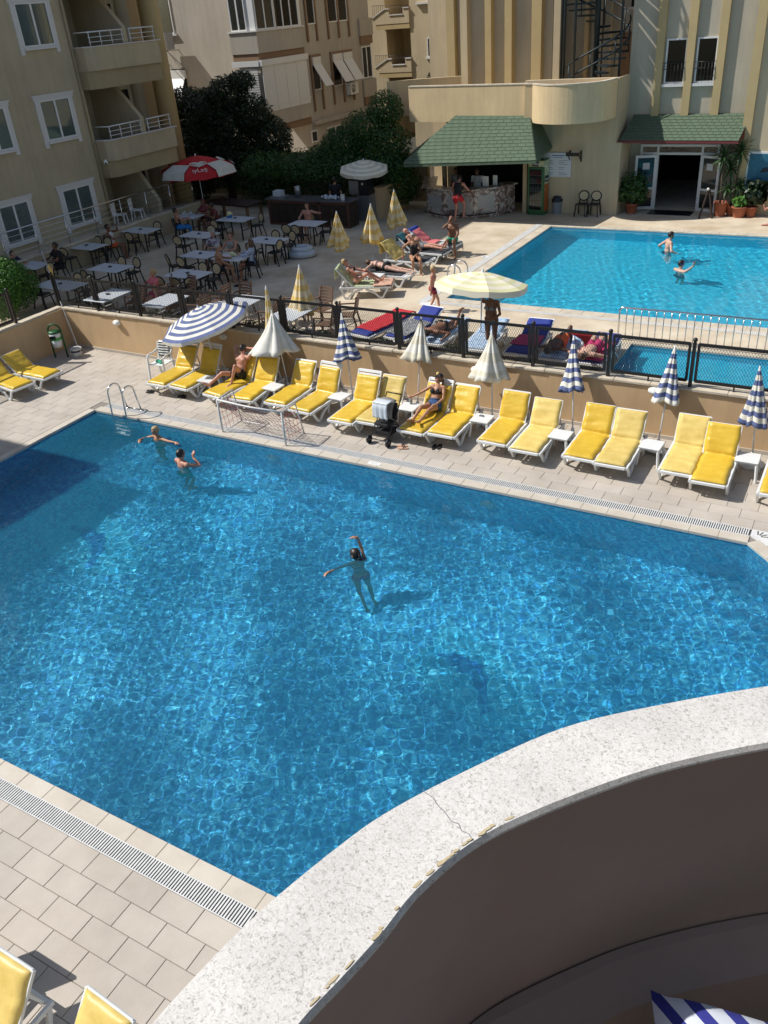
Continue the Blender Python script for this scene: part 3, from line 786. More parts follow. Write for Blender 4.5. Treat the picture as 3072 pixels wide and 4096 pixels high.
for i, (nm, (k1, q1), (k2, q2), ms, r0, ln, lab, fl, fd) in enumerate(CP):
    a = Vector(G(*pr(k1, *q1), .35)); t = Vector(G(*pr(k2, *q2), 2.1))
    a.y += .12
    d = (t - a) / (t.z - a.z); base = a - d * a.z
    closed_parasol(base, t, ms, r0, ln, 11 if 'b' in nm else 5, i + (i == 5), lab, UG, fl, fd)
ap = Vector(G(*pr(7, 1285, 45), 1.98))
open_parasol((-14.85, 16.1, 0), (ap.x, ap.y, ap.z - .02), ('canvas_white', 'canvas_blue'), 1.28, .40, 12, 'open blue and white striped parasol tilted over the left loungers', None, rot=.2, valance=.09, axis=(-.18, -.16, .95))

# ------------------------------------------------------------------ upper parasols
zone(False)
YG = 'closed yellow striped parasols on the upper terrace'
for i, (q1, q2, z, lab) in enumerate([((550, 750), (521, 400), 2.02, 'yellow striped closed parasol behind the green towel lounger'),
        ((760, 715), (742, 350), 2.02, 'yellow striped closed parasol with a ragged hem behind the yellow towel'),
        ((915, 600), (893, 258), 2.02, 'yellow striped closed parasol farthest back, above the sunbathers'),
        ((298, 1020), (278, 748), 1.85, 'yellow striped closed parasol among the brown slatted chairs'),
        ((85, 1100), (63, 885), 1.75, 'narrow yellow closed parasol partly behind the fence')]):
    a = Vector(G(*pr(5, *q1), Z1 + .1)); t = Vector(G(*pr(5, *q2), Z1 + z))
    if i >= 3:
        t = Vector(G(*pr(5, *q2), Z1 + z)); a = t - Vector((0, 0, z)); a.z = Z1 + .1
    closed_parasol((a.x, a.y, Z1), t, ('canvas_yellow', 'canvas_sand'), .35 if i < 3 else (.36 if i == 3 else .15), 1.18, 8, i + 20, lab, YG, .2 if i == 1 else 0, 0)
# cream one under the vine
a = Vector(G(*pr(5, 718, 430), Z1 + .1)); t = Vector(G(*pr(5, 695, 68), Z1 + 2.3))
open_parasol((a.x, a.y, Z1), t, ('canvas_cream', 'canvas_pale'), 1.0, .3, 8, 'cream striped open parasol with scalloped edge below the ivy mound', None, scallop=True, rot=.2)
# red one
RB = Vector(G(*pr(4, 1315, 318), Z1 + .9)); RT = Vector((RB.x, RB.y, 0)); d_ = ray(*pr(4, 1277, 35)); RT.z = CAMZ + d_.z * (RB.xy.length / d_.xy.length)
red = open_parasol((RB.x, RB.y, Z1), (RB.x, RB.y, RT.z), ('canvas_red',), 1.62, .50, 8, 'red ice cream parasol with white heart logo and white corner flaps', None, rot=R(22.5), valance=.24, foot=True)
# the yellow striped one the woman holds
HB = Vector(G(*pr(5, 1450, 1134), 1.2)); HT = Vector(G(*pr(5, 1468, 790), Z1 + 1.98))
HB = Vector((-8.30, 18.62, Z1)); HT = Vector(G(*pr(5, 1468, 790), Z1 + 2.15))
held = open_parasol(HB, HT, ('canvas_pale', 'canvas_lemon'), 1.08, .25, 8, 'open lemon striped parasol held up by the woman in the patterned bikini', None, rot=.1, valance=.13, axis=(.05, .15, 1), foot=False)

# ------------------------------------------------------------------ dining tables and chairs
def make_table(L, W, kind):
    root = empty('dining_table')
    t = MB(); t.box((-L / 2, -W / 2, .715), (L / 2, W / 2, .74)); t.build('table_top', 'table_white', root, bevel=.006)
    for sx in (-1, 1):
        for s2 in (-1, 1):
            l = MB(); l.bar((sx * (L / 2 - .18) , s2 * (W / 2 - .12), .715), (sx * (L / 2 - .18) , s2 * (W / 2 - .1), .0), .04, .04); l.build('leg', 'black_plastic' if kind == 'b' else 'white_plastic', root)
        c = MB(); c.bar((sx * (L / 2 - .18), -W / 2 + .12, .36), (sx * (L / 2 - .18), W / 2 - .12, .36), .03, .03); c.build('crossbar', 'black_plastic' if kind == 'b' else 'white_plastic', root)
    return root
tb, tbr = make_table(1.36, .84, 'b'), make_table(.86, 1.2, 'w')
TG = 'white dining tables on the upper terrace'
tables = [(4, (390, 872), 'b', 'white table half in sunlight in the near left corner of the terrace', 1.2), (4, (700, 940), 'r', 'sunlit white table behind the fence, beside the blonde woman', 1),
 (4, (1065, 975), 'r', 'sunlit white table behind the fence with brown slatted chairs at both sides', 1), (4, (560, 622), 'b', 'white table beside the left low wall, second from the seated man in orange shorts', 1),
 (4, (713, 762), 'b', 'white table with an ashtray in the middle of the left dining area', 1), (4, (910, 518), 'b', 'white table of the man in white vest and orange shorts', 1),
 (4, (1225, 427), 'b', 'white table with glasses beside the woman in a blue skirt', .8), (4, (1525, 445), 'b', 'white table carrying a yellow and blue bag', 1),
 (4, (1290, 547), 'b', 'white table behind the man in patterned shirt', 1), (4, (1300, 675), 'b', 'long white table end with ashtray beside empty chairs, joined to the group table', .9),
 (4, (1500, 692), 'b', 'white table at which four people sit together', .85), (4, (1217, 802), 'b', 'white table nearest the fence in front of the group of four', 1),
 (4, (195, 742), 'b', 'white table beside the dark clothed man at the far left', 1.1), (5, (70, 583), 'b', 'white table left of the inflatable ring', 1),
 (5, (330, 473), 'b', 'white table in front of the shirtless man at the serving counter', .95), (5, (235, 1050), 'r', 'white table under the closed yellow parasol by the fence', 1), (4, (1560, 985), 'r', 'sunlit white table just above the open blue striped parasol', 1)]
tpos = {}
first = {'b': True, 'r': True}
for i, (k, q, kd, lab, sc_) in enumerate(tables):
    src = tb if kd == 'b' else tbr
    o = src if first[kd] else copy_tree(src); first[kd] = False
    p = G(*pr(k, *q), Z1 + .74); place(o, (p[0], p[1], Z1), 0, lab, TG, 'table'); o.scale = (sc_, 1, 1); tpos[i] = p
ash0 = None
for i in (0, 1, 3, 4, 5, 7, 8, 9, 11, 13):
    if ash0 is None:
        m_ = MB(); m_.lathe([(0, .004), (.05, .004), (.06, .03), (.068, .03), (.06, 0), (0, 0)], 14, caps=False); ash0 = m_.mesh('ashtray')
    o = link('ashtray', ash0, None, 'ashtray'); p = tpos[i]; o.location = (p[0] - .05, p[1] + .05, Z1 + .742)
    tag(o, ['small round ashtray on the half sunlit corner table', 'ashtray on the sunlit table beside the blonde woman', '', 'ashtray on the second table beside the left low wall', 'ashtray on the table in the middle of the left dining area', 'ashtray on the table of the man in orange shorts', '', 'ashtray on the table with the yellow bag', 'ashtray on the table behind the patterned shirt', 'ashtray on the empty end of the long table', '', 'ashtray on the table nearest the fence before the group', '', 'ashtray on the table left of the inflatable'][i], 'ashtray', 'ashtrays on the dining tables')

def make_chair():
    root = empty('dining_chair')
    s = MB(); s.prism([(-.2, -.2), (.2, -.2), (.21, .18), (.15, .22), (-.15, .22), (-.21, .18)], .42, .45); s.build('seat', 'black_plastic', root, bevel=.008)
    for sx in (-1, 1):
        l = MB(); l.bar((sx * .17, .17, .43), (sx * .21, .24, 0), .035, .035); l.build('leg', 'black_plastic', root)
        l = MB(); l.bar((sx * .17, -.17, .43), (sx * .2, -.26, 0), .035, .035); l.build('leg', 'black_plastic', root)
    b = MB(); M_ = Matrix.Translation((0, -.19, .45)) @ Rx(R(10))
    pts = [M_ @ Vector((.19 * math.cos(t) * (1 if True else 1), 0, .25 + .17 * math.sin(t))) for t in [2 * PI * k / 20 for k in range(20)]]
    b.tube(pts, .024, 7, closed=True)
    b.tube([M_ @ Vector((-.13, 0, .13)), M_ @ Vector((-.16, .01, -.02))], .022, 6); b.tube([M_ @ Vector((.13, 0, .13)), M_ @ Vector((.16, .01, -.02))], .022, 6)
    b.build('backrest', 'black_plastic', root)
    p = MB(); n = 18; vs = [M_ @ Vector((.172 * math.cos(2 * PI * k / n), yy, .25 + .152 * math.sin(2 * PI * k / n))) for yy in (-.006, .006) for k in range(n)]
    p.add(vs, [tuple(range(n)), tuple(range(2 * n - 1, n - 1, -1))] + [(k, n + k, n + (k + 1) % n, (k + 1) % n) for k in range(n)]); pn = p.build('back_panel', 'cream_plastic', root)
    d = MB()
    for ix in range(-2, 3):
        for iz in range(-1, 2):
            if abs(ix) == 2 and abs(iz) == 1: continue
            d.cbox(M_ @ Vector((ix * .055, 0, .25 + iz * .07)), (.018, .016, .022))
    d.build('holes', 'black_plastic', pn)
    return root
ch0 = make_chair(); nch = [0]
CG = 'black chairs with cream oval backs on the terrace'
def chair(x, y, face, label):
    """face: direction the sitter looks, degrees from +Y clockwise"""
    o = ch0 if nch[0] == 0 else copy_tree(ch0); nch[0] += 1
    place(o, (x, y, Z1), -R(face), label, CG, 'chair'); return o
TN = {3: 'the second wall side table', 4: 'the middle left dining table', 5: 'the table of the man in orange shorts', 6: 'the table of the woman in blue skirt', 7: 'the table with the yellow bag', 8: 'the table behind the patterned shirt', 9: 'the empty end of the long table', 10: 'the table of four people', 11: 'the table nearest the fence', 0: 'the half sunlit corner table', 12: 'the table of the dark clothed man', 13: 'the table beside the inflatable', 14: 'the table before the serving counter'}
chairs_spec = {3: [(-.35, -.6, 0), (.25, .6, 180), (-.3, .62, 180)], 4: [(-.3, -.6, 0), (-.3, .6, 180), (.35, .62, 180)], 5: [(.2, -.62, 0), (.1, .62, 180)], 6: [(.15, -.66, 10)], 7: [(-.35, -.62, 0), (.75, .35, 200)],
   8: [(-.35, -.6, 0), (-.1, .62, 180)], 9: [(-.75, -.5, 30), (-.15, -.62, 0)], 10: [], 11: [(-.42, -.62, 0), (.2, -.6, 0), (-.1, .6, 180), (.45, .6, 180), (.55, -.45, -25)],
   0: [(-.75, -.2, 90), (.5, .55, 180), (-.1, .6, 180)], 12: [(.72, .0, 265)], 13: [(-.1, -.62, 0), (.45, .62, 190), (-.25, .62, 180), (.55, -.35, 270)], 14: [(-.4, -.6, 0), (.1, -.62, 0), (.75, .1, 250)]}
sides = {}
for ti, lst in chairs_spec.items():
    for j, (dx, dy, f) in enumerate(lst):
        side = 'near side' if dy < -.3 else 'far side' if dy > .5 else ('right end' if dx > 0 else 'left end')
        same = [q for q in lst if ('near side' if q[1] < -.3 else 'far side' if q[1] > .5 else ('right end' if q[0] > 0 else 'left end')) == side]
        extra = ''
        if len(same) > 1: extra = ('left ', 'right ')[sorted(same).index((dx, dy, f)) > 0] if len(same) == 2 else ('left ', 'middle ', 'right ')[sorted(same).index((dx, dy, f))]
        p = tpos[ti]; chair(p[0] + dx, p[1] + dy, f + rnd.uniform(-8, 8), f'{extra}black chair at the {side} of {TN[ti]}')
for i, q in enumerate(((445, 418), (525, 420))):
    p = G(*pr(6, *q), Z1); chair(p[0] + .08, p[1] - .18, 180, ['black oval back chair against the ochre wall, next to the grey bin', 'black oval back chair against the ochre wall, next to the entrance corner'][i])

def make_slat_chair():
    root = empty('slatted_chair')
    s = MB()
    for k in range(6): s.box((-.24, -.22 + k * .078, .42), (.24, -.22 + k * .078 + .06, .44))
    s.build('seat', 'brown_slat', root)
    for sx in (-1, 1):
        l = MB(); l.bar((sx * .25, .22, .64), (sx * .26, .26, 0), .035, .045); l.build('leg', 'brown_slat', root)
        l = MB(); l.bar((sx * .24, -.24, .44), (sx * .25, -.34, 0), .035, .045); l.build('leg', 'brown_slat', root)
        a_ = MB(); a_.bar((sx * .26, .24, .645), (sx * .26, -.26, .66), .05, .03); a_.build('armrest', 'brown_slat', root)
        p = MB(); p.bar((sx * .235, -.23, .42), (sx * .22, -.36, .98), .035, .04); p.build('back_post', 'brown_slat', root)
    for k in range(6):
        z = .50 + k * .082; y = -.23 - (z - .42) * .232
        p = MB(); pts = [(-.22, y, z), (-.11, y - .022, z + .012), (0, y - .03, z + .016), (.11, y - .022, z + .012), (.22, y, z)]
        for a, b in zip(pts, pts[1:]): p.bar(a, b, .016, .055)
        p.build('slat', 'brown_slat', root)
    return root
sc0 = make_slat_chair()
SCG = 'brown slatted armchairs behind the fence'
for i, (x, y, f, lab) in enumerate([(-19.2, 17.75, 250, 'brown slatted armchair right of the first sunlit table'), (-18.85, 18.55, 230, 'brown slatted armchair with the blonde woman'), (-18.1, 18.7, 200, 'shaded brown slatted armchair behind the second sunlit table'),
      (-16.65, 17.65, 270, 'brown slatted armchair at the right of the second sunlit table, near the fence'), (-16.6, 18.5, 265, 'brown slatted armchair at the right of the second sunlit table, farther back'), (-15.9, 18.6, 185, 'brown slatted armchair above the open blue parasol'),
      (-14.15, 17.75, 270, 'brown slatted armchair pressed against the fence right of the open blue parasol'), (-14.1, 18.5, 260, 'brown slatted armchair left of the narrow yellow parasol'), (-13.2, 18.75, 190, 'brown slatted armchair behind the yellow closed parasol by the fence'),
      (-12.35, 17.75, 262, 'brown slatted armchair right of the yellow parasol, close to the fence'), (-12.2, 18.55, 250, 'brown slatted armchair right of the yellow parasol, with a curved high back'), (-17.75, 17.7, 100, 'brown slatted armchair at the left of the second sunlit table')]):
    o = sc0 if i == 0 else copy_tree(sc0); place(o, (x, y, Z1), -R(f), lab, SCG, 'armchair')
# ------------------------------------------------------------------ building materials
mat('beige_wall', (.49, .41, .275), .88, var=.10, scale=.7, bump=.12, bscale=50)
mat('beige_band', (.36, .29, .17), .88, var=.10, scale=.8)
mat('pale_wall', (.44, .40, .34), .9, var=.08, scale=.6, bump=.1, bscale=45)
mat('brown_band', (.24, .15, .09), .85)
mat('cream_wall', (.56, .46, .30), .88, var=.08, scale=.6, bump=.08)
mat('gold_trim', (.50, .38, .19), .85, var=.08, scale=1)
mat('grey_wall', (.48, .43, .33), .9, var=.08, scale=.7)
mat('ochre_bridge', (.68, .52, .30), .85, var=.10, scale=.8, bump=.1)
mat('window_white', (.72, .72, .70), .4)
mat('trim_white', (.66, .64, .62), .7)
mat('glass_dark', (.015, .018, .02), .06, spec=.6)
mat('curtain', (.75, .76, .74), .9)
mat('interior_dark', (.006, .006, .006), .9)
mat('roof_green', (.105, .150, .095), .9, color2=(.075, .11, .068), scale=6, bump=.3, bscale=30)
random_tint(MATS['roof_green'], .05)
mat('shutter', (.68, .68, .66), .5)
mat('red_trim', (.16, .03, .03), .6)
for k_ in ('beige_wall', 'pale_wall', 'cream_wall', 'grey_wall', 'ochre_bridge', 'ochre_wall'): streaks(MATS[k_], .11)
mat('metal_grey', (.34, .35, .36), .35, metal=.7)
mat('stair_green', (.010, .022, .026), .5)
mat('wood_post', (.2, .12, .06), .7)

def bar_pieces(name, m, root, segs, w, h=None):
    for a, b in segs:
        q = MB(); q.bar(a, b, w, h); q.build(name, m, root)

def window(root, face, u0, u1, z0, z1, sashes=2, depth=.10, curtain_=True, frame='window_white', out=.0, wall=None):
    """window in a wall plane. face = ('x', X, +1) or ('y', Y, -1); u runs along the wall. Frame proud, glass set back"""
    ax, P_, s = face
    def pt(u, z, d): return (P_ + s * d, u, z) if ax == 'x' else (u, P_ + s * d, z)
    def bx(mb, ua, ub, za, zb, da, db):
        a = pt(ua, za, da); b = pt(ub, zb, db); mb.box(tuple(min(i, j) for i, j in zip(a, b)), tuple(max(i, j) for i, j in zip(a, b)))
    f = MB(); t = .055
    bx(f, u0, u0 + t, z0, z1, .004 + out, .05 + out); bx(f, u1 - t, u1, z0, z1, .004 + out, .05 + out); bx(f, u0 + t, u1 - t, z1 - t, z1, .004 + out, .05 + out); bx(f, u0 + t, u1 - t, z0, z0 + t, .004 + out, .05 + out)
    fr = f.build('window', frame, root)
    W = u1 - u0
    for k in range(1, sashes):
        m_ = MB(); u = u0 + W * k / sashes; bx(m_, u - .04, u + .04, z0 + t, z1 - t, .006 + out, .045 + out); m_.build('mullion', frame, fr)
    for k in range(sashes):
        a, b = u0 + W * k / sashes + (.055 if k == 0 else .04), u0 + W * (k + 1) / sashes - (.055 if k == sashes - 1 else .04)
        g_ = MB(); bx(g_, a, b, z0 + t, z1 - t, .012 + out, .020 + out); gl = g_.build('pane', 'glass_see', fr)
        if curtain_:
            c = MB(); n = 14
            for q in range(n):
                aa = a + (b - a) * q / n; bb = a + (b - a) * (q + 1) / n; d0, d1 = (.0035, .0085) if q % 2 == 0 else (.0085, .0035)
                c.quad(pt(aa, z0 + t, d0 + out), pt(bb, z0 + t, d1 + out), pt(bb, z1 - t, d1 + out), pt(aa, z1 - t, d0 + out))
            c.build('curtain', 'curtain', fr)
        else:
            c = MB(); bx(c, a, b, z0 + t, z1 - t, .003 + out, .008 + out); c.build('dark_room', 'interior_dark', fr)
    return fr
# see-through-ish window glass: thin clear coat over whatever hangs behind
gm_ = bpy.data.materials.new('glass_see'); gm_.use_nodes = True; MATS['glass_see'] = gm_; nt_g = gm_.node_tree
b_ = nt_g.nodes['Principled BSDF']; tr_ = nt_g.nodes.new('ShaderNodeBsdfTransparent'); mx_ = nt_g.nodes.new('ShaderNodeMixShader'); fz_ = nt_g.nodes.new('ShaderNodeFresnel'); fz_.inputs[0].default_value = 1.45
gls = nt_g.nodes.new('ShaderNodeBsdfGlossy'); gls.inputs['Roughness'].default_value = .03; tr_.inputs[0].default_value = (.72, .76, .76, 1)
nt_g.links.new(fz_.outputs[0], mx_.inputs[0]); nt_g.links.new(tr_.outputs[0], mx_.inputs[1]); nt_g.links.new(gls.outputs[0], mx_.inputs[2]); nt_g.links.new(mx_.outputs[0], nt_g.nodes['Material Output'].inputs[0])

# ------------------------------------------------------------------ left apartment building
LX = -27.0
LB = empty('apartment_building', (LX, 20, Z1), 0, 'shaded beige apartment building on the left with white trimmed windows and curved balconies', 'building')
def L(o): o.location = (-LX, -20, -Z1); return o      # children are modelled in place coordinates
b = MB(); b.box((-42, 14.9, Z1 - .5), (LX, 24.75, 15.3)); b.box((-42, 24.75, Z1 - .5), (-28.9, 30.6, 15.3)); L(b.build('wall', 'beige_wall', LB))
b = MB(); b.box((-42.3, 14.6, 15.3), (-26.3, 30.9, 15.55)); L(b.build('roof', 'roof_green', LB))
for (u0, u1, z0) in ((22.55, 23.95, 8.2), (22.55, 23.95, 5.22), (22.55, 23.95, 2.2), (19.85, 21.05, 5.22), (19.65, 20.95, 2.2), (19.85, 21.05, 8.2), (16.6, 18.0, 5.22), (16.6, 18.0, 2.2)):
    w_ = window(LB, ('x', LX, 1), u0, u1, z0, z0 + 1.33); L(w_)
    zt, zb = z0 + 1.33, z0
    s = MB()
    s.box((LX, u0 - .17, zb - .22), (LX + .045, u0 - .003, zt + .003)); L(s.build('side_trim', 'trim_white', LB))
    s = MB(); s.box((LX, u1 + .003, zb - .22), (LX + .045, u1 + .17, zt + .003)); L(s.build('side_trim', 'trim_white', LB))
    s = MB(); s.box((LX, u0 - .22, zt + .006), (LX + .06, u1 + .22, zt + .12)); s.box((LX, u0 - .26, zt + .12), (LX + .09, u1 + .26, zt + .17)); L(s.build('head_trim', 'trim_white', LB))
    s = MB(); s.box((LX, u0 - .003, zb - .09), (LX + .1, u1 + .003, zb - .004)); L(s.build('sill', 'trim_white', LB))
for (zf, zt) in ((4.20, 4.90), (7.28, 8.02), (10.3, 11.0)):
    # rounded corner balcony front
    out_ = [(LX, 24.75), (-26.62, 24.76), (-26.42, 24.92), (-26.36, 25.15), (-26.36, 28.45), (-28.9, 28.45), (-28.9, 24.78)]
    s = MB(); s.prism([(x, y) for x, y in out_][::-1], zf - .62, zf - .02); L(s.build('balcony_floor', 'beige_band', LB))
    s = MB(); o2 = out_[:6]
    s.prism(([(x + .1, y + (.0 if x > -26.5 else 0)) for x, y in o2[1:5]] + [(-28.9, 28.55), (-28.9, 28.43), (-26.38, 28.43), (-26.38, 25.16), (-26.5, 24.99), (-26.7, 24.9), (LX, 24.9), (LX, 24.76)])[::-1], zf - .02, zt); L(s.build('balcony_front', 'beige_wall', LB))
    s = MB(); s.prism([(LX, 24.74), (-26.55, 24.74), (-26.3, 24.95), (-26.22, 25.15), (-26.22, 28.57), (-26.42, 28.57), (-26.42, 25.2), (-26.55, 25.0), (-26.7, 24.93), (LX, 24.93)][::-1], zt, zt + .03); L(s.build('balcony_cap', 'trim_white', LB))
    # fin with slanting edge
    if zt < 9:
        s = MB(); poly = [(-28.9, zf), (-26.42, zf), (-26.42, zt + .55), (-28.0, zt + 2.25), (-28.9, zt + 2.25)]
        vs = [(x, 26.78, z) for x, z in poly] + [(x, 26.98, z) for x, z in poly]; n = len(poly)
        s.add(vs, [tuple(range(n)), tuple(range(2 * n - 1, n - 1, -1))] + [(i, n + i, n + (i + 1) % n, (i + 1) % n) for i in range(n)]); L(s.build('fin_wall', 'beige_wall', LB))
    # rail pieces, one run before and one after the fin
    for ya, yb in ((24.95, 26.72), (27.02, 28.4)):
        rl = MB(); rl.tube([(-26.36, ya, zt + .48), (-26.36, yb, zt + .48)], .024, 8); L(rl.build('handrail', 'window_white', LB))
        for zz in (.16, .31):
            rl = MB(); rl.tube([(-26.36, ya, zt + zz), (-26.36, yb, zt + zz)], .012, 6); L(rl.build('rail', 'window_white', LB))
        k = 3 if yb - ya > 1.5 else 2
        for i in range(k + 1):
            yy = ya + .05 + (yb - ya - .1) * i / k; rl = MB(); rl.tube([(-26.36, yy, zt), (-26.36, yy, zt + .48)], .018, 6); L(rl.build('baluster', 'window_white', LB))
    rl = MB(); rl.tube([(-26.36, 24.95, zt + .48), (-27.0, 24.86, zt + .48)], .02, 6); L(rl.build('handrail', 'window_white', LB))
# ground floor fin, columns, loggia doors
s = MB(); poly = [(-28.9, Z1), (-26.38, Z1), (-26.38, 2.35), (-27.3, 3.6), (-28.9, 3.6)]; vs = [(x, 26.78, z) for x, z in poly] + [(x, 26.98, z) for x, z in poly]; n = 5
s.add(vs, [tuple(range(n)), tuple(range(2 * n - 1, n - 1, -1))] + [(i, n + i, n + (i + 1) % n, (i + 1) % n) for i in range(n)]); L(s.build('fin_wall', 'beige_wall', LB))
for (cx, cy, r_) in ((-27.9, 30.0, .42), (-28.9, 29.4, .3)):
    s = MB(); s.lathe([(r_, Z1), (r_, 15.3)], 20, c=(cx, cy, 0)); L(s.build('column', 'gold_trim' if r_ > .4 else 'beige_wall', LB))
for z0 in (1.95, 4.22, 7.3):
    s = MB(); s.box((-28.9, 25.1, z0), (-28.86, 25.9, z0 + 2.0)); L(s.build('balcony_door', 'window_white', LB))
    s = MB(); s.box((-28.86, 25.17, z0 + .1), (-28.85, 25.83, z0 + 1.92)); L(s.build('door_glass', 'glass_dark', LB))
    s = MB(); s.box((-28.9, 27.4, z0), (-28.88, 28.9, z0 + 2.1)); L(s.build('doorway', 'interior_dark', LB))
# drain pipe
s = MB(); s.tube([(-26.95, 24.6, Z1), (-26.95, 24.6, 12)], .035, 8); L(s.build('drain_pipe', 'beige_band', LB))

cm = empty('security_camera', onx(*pr(4, 685, 82), -26.3), 0, 'white dome security camera under the lowest balcony', 'camera')
s = MB(); s.ball((0, 0, 0), .075, 14, 10); s.build('dome', 'white_lamp', cm); s = MB(); s.lathe([(.06, .02), (.06, .1)], 12); s.build('mount', 'white_lamp', cm); s = MB(); s.ball((.04, -.04, -.02), .04, 8, 6); s.build('lens', 'glass_dark', cm)

# raised terrace with low wall and steel railing
TXW = -25.85; TZ = 1.93
lw = empty('low_wall', (TXW, 17.3, Z1), 0, 'low beige wall with steel railing in front of the left apartment building', 'wall')
s = MB(); s.box((-.25, -.1, -.1), (0, 11.5, TZ - Z1 - .06)); s.build('wall_face', 'beige_wall', lw)
for i in range(12):
    s = MB(); s.box((-.3, -.1 + i * .97 + .003, TZ - Z1 - .06), (.04, -.1 + i * .97 + .965, TZ - Z1)); s.build('cap_stone', 'wall_cap', lw)
s = MB(); s.box((-1.2, -.1, -.3), (-.25, 11.5, TZ - Z1 - .12)); s.build('raised_floor', 'terrace_coping', lw)
rr = empty('steel_railing', (TXW - .1, 17.3, TZ), 0, 'thin steel railing on the low wall below the apartment windows', 'railing')
s = MB(); s.tube([(0, 0, .98), (0, 11.2, .98)], .026, 8); s.build('handrail', 'steel', rr)
for zz in (.25, .43, .61, .79):
    s = MB(); s.tube([(0, 0, zz), (0, 11.2, zz)], .009, 6); s.build('rail', 'steel', rr)
for i in range(9):
    s = MB(); s.tube([(0, i * 1.4, 0), (0, i * 1.4, .98)], .02, 8); s.build('post', 'steel', rr)

# ------------------------------------------------------------------ middle apartment building
MX, MY = -26.5, 38.8
MBd = empty('apartment_building', (MX, MY, Z1), 0, 'tall pale apartment building with brown window frames behind the dark tree', 'building')
def Mo(o): o.location = (-MX, -MY, -Z1); return o
s = MB(); s.box((-42, MY, Z1 - .4), (MX, 45.3, 16)); Mo(s.build('wall', 'pale_wall', MBd))
# bay
BX0, BX1, BY = -27.95, -26.38, 35.0
for za, zb in ((7.07, 7.93), (3.98, 4.82), (10.2, 11.0)):
    s = MB(); s.box((BX0, BY, za), (BX1, MY - .003, zb)); Mo(s.build('bay_parapet', 'pale_wall', MBd))
    s = MB(); s.box((BX0 + .02, BY + .04, za - .34), (BX1 - .08, MY - .003, za)); Mo(s.build('bay_band', 'brown_band', MBd))
    s = MB(); s.box((BX0 - .05, BY - .05, zb), (BX1 + .06, MY - .003, zb + .06)); Mo(s.build('bay_sill', 'trim_white', MBd))
s = MB(); s.box((BX0 + .15, BY + .15, 4), (BX1 - .15, MY - .003, 16)); Mo(s.build('bay_core', 'pale_wall', MBd))
s = MB(); s.box((BX0 + .1, BY + .1, 7.99), (BX1 - .1, MY - .01, 10.0)); Mo(s.build('bay_room', 'curtain', MBd))
wn = window(MBd, ('y', BY + .1, -1), BX0 + .12, BX1 - .55, 7.99, 9.9, 2); Mo(wn)
wn = window(MBd, ('x', BX1 - .1, 1), BY + .15, BY + 1.55, 7.99, 9.9, 2, curtain_=False); Mo(wn)
wn = window(MBd, ('x', BX1 - .1, 1), BY + 1.6, MY - .25, 7.99, 9.9, 3); Mo(wn)
# closed roller shutters of the lower bay: four tall sections of slats, bellied a little
s = MB(); s.box((BX1 - .02, BY - .05, 6.55), (BX1 + .12, MY - .02, 6.8)); Mo(s.build('shutter_box', 'shutter', MBd))
sh = MB(); n = 26
for q in range(4):
    ya, yb = BY + .02 + q * (MY - BY - .1) / 4 + .01, BY + .02 + (q + 1) * (MY - BY - .1) / 4 - .01
    sq = MB()
    for k in range(n):
        za = 4.62 + k * 1.93 / n; zb = za + 1.93 / n - .004; sq.box((BX1 + .012, ya, za), (BX1 + .045, yb, zb))
    Mo(sq.build('shutter', 'shutter', MBd))
s = MB()
for k in range(16): s.box((BX0 + .1, BY - .035, 4.9 + k * .1), (BX1 - .2, BY - .01, 4.965 + k * .1))
Mo(s.build('shutter', 'shutter', MBd))
s = MB(); s.box((BX0 - .03, BY - .08, 6.55), (BX1 - .05, BY - .01, 6.78)); Mo(s.build('shutter_box', 'shutter', MBd))
# brown framed windows of the shaded side
def tall_frame(y0, y1, za, zb, n=2):
    s = MB(); w_ = .11
    xs = [y0 + (y1 - y0) * i / n for i in range(n + 1)]
    for y in xs: s.box((MX, y - w_ / 2, za), (MX + .09, y + w_ / 2, zb))
    s.box((MX, y0 - w_ / 2, zb), (MX + .1, y1 + w_ / 2, zb + .1)); Mo(s.build('window_surround', 'brown_band', MBd))
    return xs
def pc(q, X=MX): return onx(*pr(2, *q), X)
for (qa, qb, zlo, n) in (((345, 365), (405, 355), 4.15, 1), ((478, 345), (610, 330), 4.25, 2)):
    y0, y1 = pc(qa)[1], pc(qb)[1]; zt = pc(qa)[2] + .0
    xs = tall_frame(y0, y1, zlo, zt - .05, n)
    for a, c in zip(xs, xs[1:]):
        wn = window(MBd, ('x', MX, 1), a + .07, c - .07, zt - 1.55, zt - .1, 1, curtain_=False); Mo(wn)
        s = MB(); s.box((MX + .003, a + .06, zt - .40), (MX + .16, c - .06, zt - .06)); Mo(s.build('awning_box', 'shutter', MBd))
        s = MB(); s.bar((MX + .15, (a + c) / 2, zt - .40), (MX + .78, (a + c) / 2, zt - 1.35), c - a - .12, .03, up=(1, 0, 0)); Mo(s.build('awning_flap', 'shutter', MBd))
    # upper storey continuation
    zu = zt + 3.1
    xs = tall_frame(y0, y1, 7.25, zu, n)
    for a, c in zip(xs, xs[1:]):
        wn = window(MBd, ('x', MX, 1), a + .07, c - .07, zu - 1.75, zu - .1, 1, curtain_=False); Mo(wn)
# corner balconies at the far end
for za, zb in ((7.2, 8.0), (4.25, 5.1)):
    s = MB(); s.box((MX - .9, 44.1, za), (MX + .14, 45.45, zb)); Mo(s.build('corner_parapet', 'pale_wall', MBd))
    s = MB(); s.box((MX - .9, 44.15, za - .4), (MX + .1, 45.4, za)); Mo(s.build('corner_band', 'brown_band', MBd))
wn = window(MBd, ('x', MX, 1), 44.25, 45.25, 5.15, 6.7, 2); Mo(wn)
